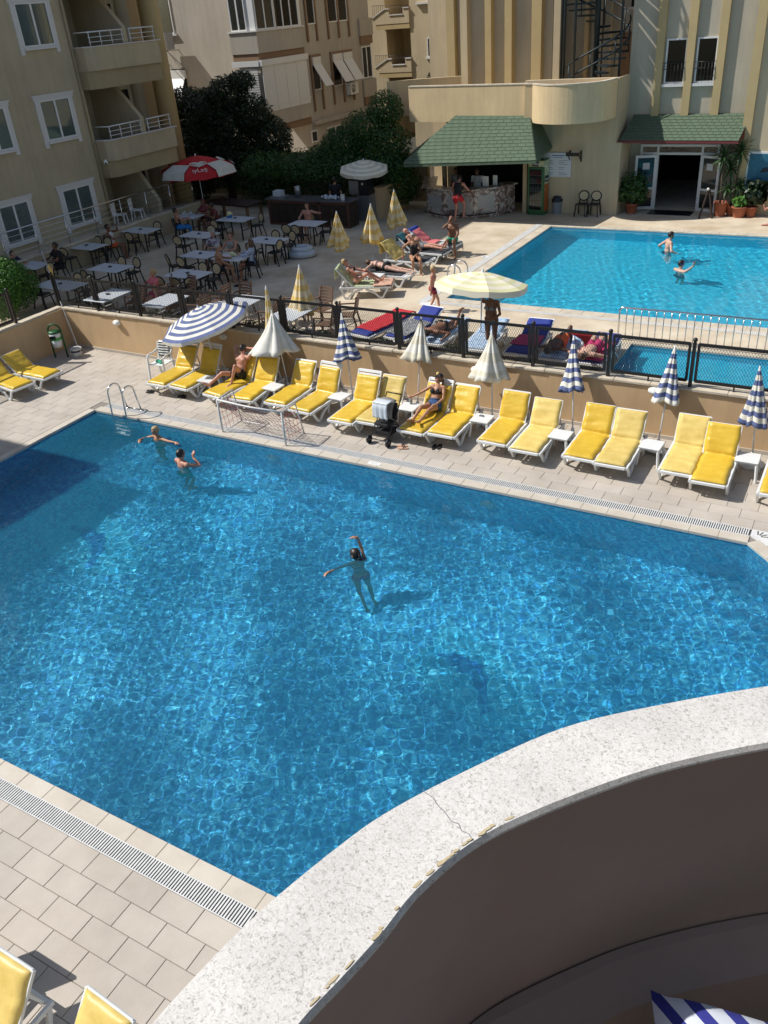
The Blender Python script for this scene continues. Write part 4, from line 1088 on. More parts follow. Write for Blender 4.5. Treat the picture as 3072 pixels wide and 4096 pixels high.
# lit side windows
wn = window(MBd, ('y', MY, -1), -35.6, -34.55, 8.05, 10.2, 1); Mo(wn)
s = MB(); s.box((-35.75, MY - .12, 7.95), (-34.4, MY, 8.04)); Mo(s.build('sill', 'trim_white', MBd))
s = MB(); s.box((-35.3, MY - .02, 5.2), (-34.3, MY - .001, 6.4)); Mo(s.build('window', 'interior_dark', MBd))
s = MB(); s.box((-35.35, MY - .14, 5.95), (-34.25, MY - .022, 6.35)); Mo(s.build('awning_box', 'shutter', MBd))
s = MB(); s.bar((-34.8, MY - .12, 5.95), (-34.8, MY - .62, 5.15), .95, .03, up=(0, 1, 0)); Mo(s.build('awning_flap', 'shutter', MBd))
# ground floor windows seen between the trees
wn = window(MBd, ('x', MX, 1), pc((455, 800))[1], pc((560, 790))[1], 1.9, 3.25, 2); Mo(wn)
wn = window(MBd, ('x', MX, 1), pc((350, 810))[1], pc((390, 810))[1], 2.75, 3.3, 1, curtain_=False); Mo(wn)
s = MB(); s.box((MX, 38.9, 3.55), (MX + .25, 45.2, 3.75)); Mo(s.build('ledge', 'pale_wall', MBd))
def ac_unit(loc, rz, label):
    r_ = empty('air_conditioner', loc, rz, label, 'air conditioner', 'air conditioners on the walls')
    s = MB(); s.box((-.4, -.32, 0), (.4, -.02, .58)); s.build('casing', 'window_white', r_, bevel=.012)
    s = MB(); s.lathe([(.2, 0), (.2, .012)], 20, c=(-.12, -.325, .29), M=Rx(R(90))); s.build('fan_grille', 'metal_grey', r_)
    for x in (-.3, .3):
        s = MB(); s.bar((x, 0, -.02), (x, -.36, -.02), .03, .03); s.build('bracket', 'metal_grey', r_)
    return r_
p = ony(*pr(1, 1060, 325), MY - .7)
r_ = empty('air_conditioner', (p[0], MY, p[2]), 0, 'boxy air conditioner high on the sunlit pale wall, casting a long shadow', 'air conditioner', 'air conditioners on the walls')
s = MB(); s.box((-.55, -.95, 0), (.5, -.35, .78)); s.build('casing', 'metal_grey', r_, bevel=.012)
s = MB(); s.box((.1, -.956, .05), (.2, -.950, .72)); s.build('sticker', 'canvas_red', r_)
for x in (-.4, .4):
    s = MB(); s.bar((x, 0, -.05), (x, -.95, -.02), .04, .04); s.bar((x, 0, -.75), (x, -.9, -.05), .04, .04); s.build('bracket', 'metal_grey', r_)
p = pc((610, 610)); ac_unit((MX, p[1], p[2]), R(90), 'white air conditioner below the flapped windows of the pale building')

# ------------------------------------------------------------------ back building
KY = 52
KB = empty('apartment_building', (-26, KY, Z1), 0, 'sunlit yellow building with stepped balconies, seen between the pale block and the tower', 'building')
def Ko(o): o.location = (26, -KY, -Z1); return o
def pk(q, Y=KY): return ony(*pr(2, *q), Y)
xl, xr = pk((850, 300))[0], pk((1050, 300))[0]
s = MB(); s.box((-40, KY, Z1 - .4), (xl, 60, 16)); s.box((xl, KY + 2.2, Z1), (xr, 60, 16)); s.box((xr, KY - .9, Z1 - .4), (-14, 60, 16)); Ko(s.build('wall', 'cream_wall', KB))
for qs in (((805, 100), (1045, 45), 175), ((820, 440), (1052, 370), 490)):
    zt = pk(qs[1])[2]; zb = ony(*pr(2, 1045, qs[2] - 35), KY)[2]
    s = MB(); x0, x1 = pk((815, 300))[0], xr
    # parapet steps down towards its left end
    poly = [(x0, zb), (x1, zb), (x1, zt), (x1 - .4, zt), (x1 - .4, zt - .32), (x1 - 1.35, zt - .32), (x1 - 1.35, zt), (x0 + .9, zt), (x0, zt - .45)]
    n = len(poly); vs = [(x, KY - 1.0, z) for x, z in poly] + [(x, KY - .85, z) for x, z in poly]
    s.add(vs, [tuple(range(n)), tuple(range(2 * n - 1, n - 1, -1))] + [(i, n + i, n + (i + 1) % n, (i + 1) % n) for i in range(n)])
    Ko(s.build('balcony_front', 'cream_wall', KB))
    s = MB(); s.box((x0, KY - .85, zb), (x1, KY + 2.19, zb + .12)); Ko(s.build('balcony_floor', 'beige_band', KB))
    s = MB(); s.box((x0 + .25, KY - .98, zb - .28), (x1, KY - .6, zb - .003)); Ko(s.build('balcony_band', 'gold_trim', KB))
    s = MB()
    for (a, c) in (((x0, zt - .42), (x0 + .9, zt + .03)), ((x0 + .9, zt + .03), (x1 - 1.35, zt + .03)), ((x1 - .4, zt + .03), (x1, zt + .03)), ((x1 - 1.35, zt - .3), (x1 - .4, zt - .3))): s.bar((a[0], KY - .93, a[1]), (c[0], KY - .93, c[1]), .22, .05)
    Ko(s.build('balcony_cap', 'trim_white', KB))
    s = MB()
    for k in range(9): s.tube([(x1 - 1.33 + k * .115, KY - .93, zt - .28), (x1 - 1.33 + k * .115, KY - .93, zt + .12)], .012, 4)
    for k in range(6): s.tube([(x0 + .05 + k * .14, KY - .93, zt - .4 + k * .07), (x0 + .05 + k * .14, KY - .93, zt + .25)], .012, 4)
    s.tube([(x0, KY - .93, zt + .25), (x1, KY - .93, zt + .14)], .014, 4); Ko(s.build('balcony_railing', 'black_iron', KB))
p = pk((1115, 240)); q = pk((1195, 360)); wn = window(KB, ('y', KY - .9, -1), p[0] * .985, p[0] * .985 + 1.5, q[2], p[2], 2, curtain_=True); Ko(wn)
s = MB(); s.box((p[0] * .985 - .1, KY - 1.0, q[2] - .1), (p[0] * .985 + 1.6, KY - .9, q[2] - .003)); Ko(s.build('sill', 'trim_white', KB))
p = pk((1115, 10)); wn = window(KB, ('y', KY - .9, -1), p[0] * .985, p[0] * .985 + 1.5, p[2], p[2] + 1.3, 2); Ko(wn)
s = MB(); s.box((p[0] * .985 - .7, KY - 1.05, p[2] - .1), (p[0] * .985 + 1.7, KY - .9, p[2] - .003)); Ko(s.build('sill', 'trim_white', KB))
p = pk((1035, 215)); ac_unit((p[0], KY + .4, p[2] - .2), 0, 'air conditioner hanging inside the upper balcony of the yellow building')

# ------------------------------------------------------------------ hotel tower, entrance wing and bridge
HB_ = empty('hotel_building', (-9.25, 34.4, Z1), 0, 'cream hotel building with golden vertical pilasters and dark entrance', 'building')
def Ho(o): o.location = (9.25, -34.4, -Z1); return o
TY = 35.9
s = MB(); s.box((-17.35, TY, Z1), (-12.75, 48, 18)); s.box((-12.75, TY + 1.3, Z1), (-9.25, 48, 18)); Ho(s.build('tower_wall', 'grey_wall', HB_))
s = MB(); s.box((-18.4, TY + .5, Z1), (-17.35, 48, 18)); Ho(s.build('tower_side', 'cream_wall', HB_))
# entrance wing: wall with door opening and two window openings kept simple by building it in pieces
wx0, wx1, wy = -9.25, -4.86, 34.4
dx0, dx1, dz = -8.6, -5.74, 3.36
s = MB(); s.box((wx0, wy, 4.3), (wx1, wy + .25, 18)); s.box((wx0, wy, Z1), (dx0, wy + .25, 4.3)); s.box((dx1, wy, Z1), (wx1, wy + .25, 4.3)); s.box((dx0, wy, dz), (dx1, wy + .25, 4.3)); Ho(s.build('wing_wall', 'grey_wall', HB_))
s = MB(); s.box((-9.25, 33.0, Z1), (-9.0, 34.4, 3.6)); s.box((-12.75, 33.0, Z1), (-9.25, 33.25, 5.75)); s.box((-9.25, 33.0, 3.6), (-9.2, 34.4, 5.75)); Ho(s.build('porch_wall', 'cream_wall', HB_))
s = MB(); s.box((-4.86, 33.9, Z1), (4, 34.15, 18)); Ho(s.build('right_wall', 'cream_wall', HB_))
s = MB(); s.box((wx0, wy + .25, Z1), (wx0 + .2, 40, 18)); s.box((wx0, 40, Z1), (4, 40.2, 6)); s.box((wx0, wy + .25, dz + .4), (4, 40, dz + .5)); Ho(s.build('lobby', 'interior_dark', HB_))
s = MB(); s.box((wx0 + .3, wy + .3, Z1 + .003), (3, 39.9, Z1 + .01)); Ho(s.build('lobby_floor', 'terrace_coping', HB_))
def pil(x0, x1, y, z0=None, proud=.16, m='gold_trim'):
    s = MB(); s.box((x0, y - proud, z0 or Z1 + 2), (x1, y, 18)); Ho(s.build('pilaster', m, HB_))
pil(-17.17, -16.82, TY, proud=.34); pil(-16.52, -16.22, TY, proud=.40, m='cream_wall')
pil(-15.47, -15.2, TY, proud=.34); pil(-14.6, -14.3, TY, proud=.40); pil(-13.5, -13.1, TY, proud=.34); pil(-12.62, -12.35, TY, proud=.3, m='cream_wall')
for x0 in (-8.32, -7.26, -6.23): pil(x0, x0 + .27, wy, z0=4.34, proud=.14)
pil(-5.0, -4.7, wy - .5, z0=Z1, proud=.12)
for (x0, x1) in ((-7.98, -7.26), (-6.93, -6.23)):
    wn = window(HB_, ('y', wy, -1), x0, x1, 5.38, 6.8, 1, curtain_=False); Ho(wn)
    s = MB(); s.box((x0 - .05, wy - .12, 5.28), (x1 + .05, wy, 5.375)); Ho(s.build('sill', 'trim_white', HB_))
    s = MB(); s.tube([(x0 - .05, wy - .13, 6.05), (x1 + .05, wy - .13, 6.05)], .012, 5); s.tube([(x0 - .05, wy - .13, 5.85), (x1 + .05, wy - .13, 5.85)], .01, 5)
    for k in range(7): xx = x0 + (x1 - x0) * k / 6; s.tube([(xx, wy - .13, 6.05), (xx, wy - .16, 5.6), (xx, wy - .13, 5.42)], .008, 4)
    Ho(s.build('window_guard', 'black_iron', HB_))
s = MB(); s.box((-4.1, 33.82, 5.3), (-3.2, 33.9, 6.9)); Ho(s.build('window', 'window_white', HB_))
# recess doors behind the spiral stair
p = ony(*pr(3, 700, 250), 35.0); q = ony(*pr(3, 785, 250), 35.0)
s = MB(); s.box((-10.4, TY + 1.28, 4.9), (-9.55, TY + 1.299, 6.95)); Ho(s.build('balcony_doorway', 'brown_band', HB_))
s = MB(); s.box((-10.1, TY + 1.27, 7.8), (-9.4, TY + 1.295, 9.6)); Ho(s.build('window', 'interior_dark', HB_))
s = MB(); s.box((-10.2, TY + 1.2, 7.7), (-9.3, TY + 1.295, 7.79)); Ho(s.build('sill', 'trim_white', HB_))
for (x, r_, m_) in ((-11.75, .11, 'cream_wall'), (-11.4, .035, 'cream_wall'), (-10.75, .05, 'beige_wall'), (-11.1, .03, 'black_iron')):
    s = MB(); s.tube([(x, TY + 1.1, 4.6), (x, TY + 1.1, 14)], r_, 12); Ho(s.build('pipe', m_, HB_))
# bridge / curved balcony
s = MB(); path = [(-17.35, 32.35), (-12.36, 31.95), (-12.30, 31.80)] + [(-10.75 - 1.52 * math.cos(R(a)), 32.62 - 1.42 * math.sin(R(a))) for a in range(34, 158, 6)] + [(-9.27, 32.5), (-9.25, 33.0)]
def wall_path(mb, path, th, z0, z1):
    n = len(path); inner = []
    for i in range(n):
        a = Vector(path[max(0, i - 1)]); c = Vector(path[min(n - 1, i + 1)]); t = (c - a).normalized(); inner.append((path[i][0] - t.y * th, path[i][1] + t.x * th))
    vs = [(x, y, z) for z in (z0, z1) for x, y in list(path) + inner]; m = 2 * n; fs = []
    for i in range(n - 1):
        fs += [(i, i + 1, m + i + 1, m + i), (n + i + 1, n + i, m + n + i, m + n + i + 1), (m + i, m + i + 1, m + n + i + 1, m + n + i), (i + 1, i, n + i, n + i + 1)]
    fs += [(0, m, m + n, n), (n - 1, 2 * n - 1, m + 2 * n - 1, m + n - 1)]
    mb.add(vs, fs)
    return mb
wall_path(s, path, .16, 4.48, 5.72); Ho(s.build('balcony_front', 'ochre_bridge', HB_))
s = MB(); wall_path(s, [(x, y - .02) for x, y in path], .2, 5.722, 5.76); Ho(s.build('balcony_cap', 'wall_cap', HB_))
s = MB(); s.prism([(x, y + .05) for x, y in path] + [(-9.28, 37), (-17.3, 37)], 4.5, 4.66); Ho(s.build('balcony_floor', 'ochre_bridge', HB_))
s = MB(); s.prism([(-10.0, 33.0), (-9.6, 32.99), (-9.27, 32.98), (-9.27, 33.2), (-10.0, 33.2)], Z1 + 2.9, 4.5); Ho(s.build('corner_wall', 'cream_wall', HB_))
s = MB(); wall_path(s, [(-18.95, 33.5), (-18.2, 33.95), (-16.2, 34.8)], .15, 4.5, 5.85); Ho(s.build('bridge_wall', 'ochre_bridge', HB_))
for x0 in (-13.9, -17.0): s = MB(); s.box((x0, 34.9, Z1), (x0 + .35, 35.3, 4.5)); Ho(s.build('pier', 'cream_wall', HB_))
# spiral stair
SPc = ony(*pr(3, 545, 300), 34.4)
sp = empty('spiral_staircase', (SPc[0], 34.4, 4.66), 0, 'dark green metal spiral staircase rising behind the curved balcony', 'staircase')
s = MB(); s.tube([(0, 0, 0), (0, 0, 9)], .11, 12); s.build('centre_pole', 'stair_green', sp)
for k in range(34):
    a = R(190) + k * R(22); z = .18 + k * .2; s = MB(); r0, r1, da = .07, 1.15, R(13)
    s.prism([(r0 * math.cos(a - .3), r0 * math.sin(a - .3)), (r1 * math.cos(a - da), r1 * math.sin(a - da)), (r1 * math.cos(a + da), r1 * math.sin(a + da)), (r0 * math.cos(a + .3), r0 * math.sin(a + .3))], z, z + .06); s.build('tread', 'stair_green', sp)
for hz in (.95, .5):
    s = MB(); s.tube([(1.17 * math.cos(R(190) + k * R(11)), 1.17 * math.sin(R(190) + k * R(11)), .18 + k * .1 + hz) for k in range(68)], .034, 6); s.build('handrail', 'stair_green', sp)
for k in range(0, 34, 2):
    a = R(190) + k * R(22); s = MB(); s.tube([(1.17 * math.cos(a), 1.17 * math.sin(a), .18 + k * .2), (1.17 * math.cos(a), 1.17 * math.sin(a), .18 + k * .2 + .95)], .022, 5); s.build('baluster', 'stair_green', sp)
for a in (176, 196, 222, 250, 330):
    s = MB(); s.tube([(1.25 * math.cos(R(a)), 1.25 * math.sin(R(a)), 0), (1.25 * math.cos(R(a)), 1.25 * math.sin(R(a)), 9)], .045, 6); s.build('support_post', 'stair_green', sp)

# shingled roofs
def shingle_plane(root, p00, p10, p11, p01, rows, cols, name='shingle', th=.012):
    """quadrilateral roof plane covered with separate shingles; p00-p10 is the eave"""
    a, b, c, d = map(Vector, (p00, p10, p11, p01)); nrm = (b - a).cross(d - a).normalized()
    if nrm.z < 0: nrm = -nrm
    out = []
    for j in range(rows):
        v0, v1 = j / rows, min(1, (j + 1.18) / rows); l0, r0 = a.lerp(d, v0), b.lerp(c, v0); l1, r1 = a.lerp(d, v1), b.lerp(c, v1)
        W0 = (b - a).length; W = (r0 - l0).length; k = max(1, round(cols * W / W0)); off = (j % 2) * .5
        for i in range(k + 1):
            u0, u1 = max(0, (i - off) / k), min(1, (i + 1 - off) / k)
            if u1 - u0 < .01: continue
            g = .006 / max(W, .1); lift = nrm * (th + .005 + rnd.uniform(0, .004)); lo = nrm * .004
            q = [l0.lerp(r0, u0 + g) + lift, l0.lerp(r0, u1 - g) + lift, l1.lerp(r1, u1 - g) + lo, l1.lerp(r1, u0 + g) + lo]
            out.append((q, nrm))
    return out
def put_shingles(root, lst, limit, m):
    lst.sort(key=lambda t: -piece3(t[0]))
    rest = MB()
    for n_, (q, nrm) in enumerate(lst):
        c = sum(q, Vector()) / 4; tgt = MB() if n_ < limit else rest; o_ = c if n_ < limit else Vector()
        lowr = [v - nrm * .012 for v in q]; tgt.add([v - o_ for v in q] + [v - o_ for v in lowr], [(0, 1, 2, 3), (0, 4, 5, 1), (1, 5, 6, 2), (3, 7, 4, 0)])
        if n_ < limit: ob = tgt.build('shingle', m, root); ob.location = c - root.location
    if rest.v: ob = rest.build('shingles_beyond', m, root, kind='stuff'); ob.location = -root.location
def piece3(q):
    s_ = [proj(v) for v in q]
    if any(v is None for v in s_): return 0
    return abs(sum(s_[i][0] * s_[i - 1][1] - s_[i - 1][0] * s_[i][1] for i in range(4))) / 2

# kiosk roof: front slope, slanting hips
KR = empty('pool_bar', (-13.8, 31.6, Z1), 0, 'pool bar with marble clad counter under a green shingle roof', 'bar')
e0, e1 = Vector((-16.65, 30.35, 3.23)), Vector((-11.28, 30.35, 3.43)); r0_, r1_ = Vector((-15.3, 33.0, 4.62)), Vector((-12.4, 31.75, 4.62))
e2 = Vector((-11.62, 32.96, 3.5)); e9 = Vector((-18.1, 33.2, 3.0)); r9 = Vector((-15.6, 35.0, 4.62))
sl = shingle_plane(KR, e0, e1, Vector((-12.12, 31.9, 4.7)), Vector((-15.14, 31.9, 4.72)), 13, 17)
sl += shingle_plane(KR, e1, e2, Vector((-12.3, 32.95, 4.7)), Vector((-12.12, 31.9, 4.7)), 13, 8)
sl += shingle_plane(KR, e9, e0, Vector((-15.14, 31.9, 4.72)), Vector((-15.6, 33.6, 4.7)), 13, 9)
put_shingles(KR, sl, 300, 'roof_green')
s = MB()
base = [e0, e1, e2, Vector((-12.3, 32.95, 4.7)), Vector((-12.12, 31.9, 4.7)), Vector((-15.14, 31.9, 4.72)), Vector((-15.6, 33.6, 4.7)), e9]
s.add([v - Vector((0, 0, .01)) for v in base] + [v - Vector((0, 0, .1)) for v in base], [(0, 1, 4, 5), (1, 2, 3, 4), (7, 0, 5, 6), (8, 13, 12, 9), (9, 12, 11, 10), (15, 14, 13, 8), (0, 8, 9, 1), (1, 9, 10, 2), (7, 15, 8, 0)])
s.add([Vector((-12.3, 32.95, 4.69)), Vector((-12.12, 31.9, 4.69)), Vector((-15.14, 31.9, 4.71)), Vector((-15.6, 33.6, 4.69))], [(0, 1, 2, 3)])
o = s.build('roof', 'roof_green', KR); o.location = -KR.location
for (x, y) in ((-16.7, 34.0), (-12.6, 32.8)):
    s = MB(); s.cbox((x, y, 2.15), (.16, .16, 2.3)); o = s.build('post', 'cream_wall', KR); o.location = -KR.location
mm = bpy.data.materials.new('marble'); mm.use_nodes = True; MATS['marble'] = mm; nt_, bb_ = nodes_of(mm)
tc_ = nt_.nodes.new('ShaderNodeTexCoord'); nz = nt_.nodes.new('ShaderNodeTexNoise'); nz.inputs['Scale'].default_value = 2.2; nz.inputs['Detail'].default_value = 9; nz.inputs['Distortion'].default_value = 2.5
rp = nt_.nodes.new('ShaderNodeValToRGB'); e = rp.color_ramp.elements; e[0].position = .35; e[0].color = (.10, .085, .075, 1); e[1].position = .62; e[1].color = (.42, .37, .32, 1); x = e.new(.5); x.color = (.26, .17, .13, 1); x = e.new(.56); x.color = (.6, .57, .52, 1)
nt_.links.new(tc_.outputs['Object'], nz.inputs['Vector']); nt_.links.new(nz.outputs['Fac'], rp.inputs[0]); nt_.links.new(rp.outputs[0], bb_.inputs['Base Color']); bb_.inputs['Roughness'].default_value = .3
mat('marble_pale', (.36, .36, .34), .4, var=.08)
cp_ = [(-17.3, 33.6), (-16.45, 31.75), (-15.45, 31.3), (-14.2, 31.48), (-13.5, 32.1), (-13.1, 32.95)]
cz = Z1 + 1.12
s = MB(); wall_path(s, cp_, .35, Z1, cz - .05); o = s.build('counter', 'marble', KR); o.location = -KR.location
s = MB(); wall_path(s, [(-17.5, 33.6), (-16.6, 31.66), (-15.5, 31.18), (-14.13, 31.37), (-13.4, 32.02), (-12.96, 32.9)], .6, cz - .05, cz); o = s.build('counter_top', 'marble', KR); o.location = -KR.location
for a, c in ((1, 2), (2, 3), (3, 4)):
    A, C_ = Vector(cp_[a]), Vector(cp_[c]); t_ = (C_ - A).normalized(); n_ = Vector((t_.y, -t_.x)); L_ = (C_ - A).length; s = MB()
    P0, P1 = A + t_ * L_ * .14 + n_ * .004, A + t_ * L_ * .86 + n_ * .004
    s.add([(P0.x, P0.y, Z1 + .35), (P1.x, P1.y, Z1 + .35), (P1.x, P1.y, Z1 + .85), (P0.x, P0.y, Z1 + .85)] + [(v.x + n_.x * .02, v.y + n_.y * .02, z) for v, z in ((P0, Z1 + .35), (P1, Z1 + .35), (P1, Z1 + .85), (P0, Z1 + .85))], [(4, 5, 6, 7), (0, 1, 5, 4), (3, 2, 6, 7), (0, 4, 7, 3), (1, 2, 6, 5)])
    o = s.build('counter_panel', 'marble_pale', KR); o.location = -KR.location
s = MB(); s.tube([(x * 1.0, y - .22, Z1 + .18) for x, y in cp_[1:5]] , .025, 6); o = s.build('foot_rail', 'black_iron', KR); o.location = -KR.location
s = MB(); s.box((-16.4, 34.6, Z1), (-12.3, 34.8, 4.4)); s.box((-12.75, 33.26, Z1), (-12.6, 34.8, 4.4)); o = s.build('back_wall', 'interior_dark', KR); o.location = -KR.location
for i, x in enumerate((-13.95, -13.65)):
    r_ = empty('menu_board', (x, 32.0 + i * .25, cz), R(-10), ['pale standing menu card on the pool bar counter, wider one', 'narrow pale standing card on the pool bar counter'][i], 'menu card'); s = MB(); s.box((-.13 + .04 * i, -.02, 0), (.13 - .04 * i, .02, .38)); s.build('card', 'curtain', r_); s = MB(); s.box((-.15, -.05, 0), (.15, .05, .02)); s.build('stand', 'metal_grey', r_)

# canopy over the entrance
EC = empty('entrance_canopy', (-7.1, 34.4, 3.6), 0, 'green shingled canopy with dark red edge above the hotel entrance', 'canopy')
ca, cb, cc_, cd = Vector((-9.12, 33.2, 3.66)), Vector((-4.98, 33.2, 3.64)), Vector((-4.82, 34.36, 4.38)), Vector((-8.95, 34.36, 4.38))
put_shingles(EC, shingle_plane(EC, ca, cb, cc_, cd, 9, 17), 160, 'roof_green')
s = MB(); v = [ca, cb, cc_, cd]; s.add([q - Vector((0, 0, .01)) for q in v] + [q - Vector((0, 0, .09)) for q in v], [(0, 1, 2, 3), (4, 7, 6, 5), (0, 4, 5, 1), (1, 5, 6, 2), (3, 7, 4, 0)]); o = s.build('deck_board', 'red_trim', EC); o.location = -EC.location
s = MB(); s.add([ca, cd, Vector((cd.x, cd.y, 3.6)), cb, cc_, Vector((cc_.x, cc_.y, 3.6))], [(0, 1, 2), (3, 5, 4)]); o = s.build('cheek', 'red_trim', EC); o.location = -EC.location

# entrance doors
DE = empty('entrance_door', (-7.1, 34.3, Z1), 0, 'white framed glass double door standing wide open to a dark lobby', 'door')
def D(o): o.location = (7.1, -34.3, -Z1); return o
yy = 34.36
for (a, c, za, zb) in ((-8.6, -8.52, Z1, 3.36), (-5.82, -5.74, Z1, 3.36), (-8.52, -5.82, 3.28, 3.36), (-8.52, -5.82, 3.0, 3.08), (-7.98, -7.9, Z1, 3.0), (-6.38, -6.3, Z1, 3.0), (-7.98, -7.9, 3.08, 3.28), (-6.38, -6.3, 3.08, 3.28)):
    s = MB(); s.box((a, yy - .04, za), (c, yy + .04, zb)); D(s.build('frame_bar', 'window_white', DE))
for (a, c) in ((-8.52, -7.98), (-7.9, -6.38), (-6.3, -5.82)):
    s = MB(); s.box((a, yy - .008, 3.08), (c, yy + .008, 3.28)); D(s.build('transom_pane', 'glass_see', DE))
def leaf(hx, ang, lab):
    lf = empty('door_leaf', (hx, yy - .05, Z1), R(ang)); lf.parent = DE; lf.location = (hx + 7.1, yy - .05 - 34.3, 0); lf['label'] = lab
    W = .78
    for (a, c, za, zb) in ((0, .09, 0, 1.95), (W - .09, W, 0, 1.95), (.09, W - .09, 0, .1), (.09, W - .09, 1.86, 1.95), (.09, W - .09, .72, .80)):
        s = MB(); s.box((a, -.025, za), (c, .025, zb)); s.build('rail', 'window_white', lf)
    for za, zb in ((.1, .72), (.80, 1.86)):
        s = MB(); s.box((.09, -.006, za), (W - .09, .006, zb)); s.build('pane', 'glass_dark', lf)
    s = MB(); s.box((.25, -.03, 1.45), (.5, -.008, 1.68)); s.box((.25, .008, 1.45), (.5, .03, 1.68)); s.build('notice', 'trim_white', lf)
    s = MB(); s.cbox((W - .05, 0, .95), (.03, .14, .03)); s.build('handle', 'metal_grey', lf)
leaf(-7.95, 196, 'left door leaf with paper notice'); leaf(-6.33, -22, 'right door leaf partly behind the yucca plant')
s = MB(); s.box((-.8, -.75, 0), (.8, .0, .012)); o = s.build('doormat', 'black_plastic'); o.location = (-7.15, 34.1, Z1); tag(o, 'dark doormat lying before the open hotel entrance', 'doormat')
# poster on the right wall
PO = empty('poster', (-4.25, 33.9, 0), 0, 'framed blue poster of a tiny jet rider at the right edge', 'poster')
s = MB(); s.box((-.45, -.05, 1.9), (.9, -.002, 3.2)); s.build('frame', 'window_white', PO)
mat('poster_blue', (.03, .16, .24), .35, color2=(.02, .11, .18), scale=4)
s = MB(); s.box((-.38, -.056, 1.97), (.9, -.0505, 3.13)); s.build('print', 'poster_blue', PO)
mat('dark_ink', (.02, .02, .03), .5); mat('blue_ink', (.02, .10, .35), .5); mat('red_ink', (.45, .02, .02), .5)
s = MB(); s.prism([(.0, 0), (.32, .05), (.36, .12), (.2, .2), (.08, .16)], 0, .004); o = s.build('print_figure', 'dark_ink', PO); o.rotation_euler.x = R(90); o.location = (.02, -.057, 2.5)

# text helper
def text(body, size, m, parent, loc, rot, name='lettering', extrude=.002, align='CENTER'):
    cu = bpy.data.curves.new(name, 'FONT'); cu.body = body; cu.size = size; cu.extrude = extrude; cu.align_x = align; cu.resolution_u = 3
    ob = bpy.data.objects.new(name, cu); col.objects.link(ob); dg = bpy.context.evaluated_depsgraph_get()
    me = bpy.data.meshes.new_from_object(ob.evaluated_get(dg)); bpy.data.objects.remove(ob); bpy.data.curves.remove(cu)
    me.materials.clear(); o = link(name, me, parent, m); o.location = loc; o.rotation_euler = rot; return o
# rules board on the wall
BO = empty('notice_board', (-11.4, 32.98, 0), 0, 'white rules board with lines of small print on the ochre wall', 'sign')
s = MB(); s.box((-.56, -.02, 2.4), (.56, .0, 3.27)); s.build('board', 'table_white', BO, bevel=.004)
s = MB()
for c_ in (-.3, .22):
    for k in range(9):
        if k in (3, 6): continue
        s.box((c_ - .14, -.0225, 2.98 - k * .062), (c_ - .14 + rnd.uniform(.2, .38), -.0205, 2.992 - k * .062))
s.build('print_lines', 'dark_ink', BO)
s = MB(); s.box((-.2, -.0225, 3.15), (.3, -.0205, 3.18)); s.box((-.14, -.0225, 3.09), (.22, -.0205, 3.105)); s.build('print_heading', 'blue_ink', BO)
# iron wall bracket with two hanging lanterns
WB = empty('wall_bracket', (-10.65, 33.0, 3.3), 0, 'black iron wall bracket beside the white rules board', 'bracket')
s = MB(); s.bar((-.32, -.3, -.05), (.2, -.3, -.05), .05, .12); s.build('beam', 'black_iron', WB)
for x in (-.25, .18):
    s = MB(); s.bar((x, 0, -.35), (x, -.02, .05), .05, .05); s.bar((x, -.02, .0), (x, -.32, -.02), .04, .04); s.bar((x, -.02, -.3), (x, -.3, -.05), .03, .03); s.build('arm', 'black_iron', WB)

# drinks fridge
FR = empty('drinks_fridge', (-12.05, 32.55, Z1), R(-4), 'green upright drinks fridge with glass door beside the pool bar', 'fridge')
mat('fridge_green', (.03, .13, .05), .35); mat('fridge_glass', (.20, .22, .22), .1, spec=.6); mat('leaf_print', (.30, .38, .12), .5, color2=(.62, .62, .5), scale=8); mat('fruit_print', (.55, .20, .03), .5, color2=(.30, .03, .02), scale=9)
s = MB(); s.box((-.33, -.02, .0), (.33, .40, 2.02)); s.build('cabinet', 'fridge_green', FR, bevel=.01)
s = MB(); s.box((-.27, -.026, .2), (.24, -.0205, 1.70)); s.build('interior', 'interior_dark', FR)
for k in range(5):
    s = MB(); s.box((-.26, -.034, .3 + k * .29), (.23, -.027, .315 + k * .29)); s.build('shelf', 'window_white', FR)
mat('can_red', (.4, .02, .02), .3); mat('bottle_clear', (.25, .3, .32), .15)
for k in range(5):
    for i in range(7):
        s = MB(); s.lathe([(.026, 0), (.026, .12), (.01, .17), (.01, .19)], 8, c=(-.22 + i * .07, -.05, .316 + k * .29)); s.build('bottle', 'can_red' if (k == 3 and i > 3) or (k == 4) else 'bottle_clear', FR)
s = MB(); s.box((-.27, -.085, .2), (.24, -.079, 1.70)); s.build('door_pane', 'glass_see', FR)
for (a, c, za, zb) in ((-.33, -.27, .14, 1.76), (.24, .33, .14, 1.76), (-.27, .24, .14, .2), (-.27, .24, 1.70, 1.76)):
    s = MB(); s.box((a, -.09, za), (c, -.0205, zb)); s.build('door_frame', 'fridge_green', FR)
s = MB(); s.box((-.33, -.05, 1.78), (.33, -.0205, 2.0)); s.build('header', 'leaf_print', FR)
s = MB(); s.box((-.17, -.056, 1.80), (.1, -.0505, 1.98)); s.build('header_plate', 'dark_ink', FR)
text('Cappy', .115, 'white_lamp', FR, (-.035, -.058, 1.86), (R(90), 0, 0))
s = MB(); s.box((.3305, -.01, 1.15), (.335, .39, 2.0)); s.build('side_print', 'leaf_print', FR)
s = MB(); s.box((.3305, -.01, .12), (.335, .39, 1.15)); s.build('side_print', 'fruit_print', FR)
s = MB(); s.box((.3355, .02, 1.22), (.3385, .36, 1.45)); s.build('side_plate', 'dark_ink', FR)
text('Cappy', .12, 'white_lamp', FR, (.340, .19, 1.29), (R(90), 0, R(90)))

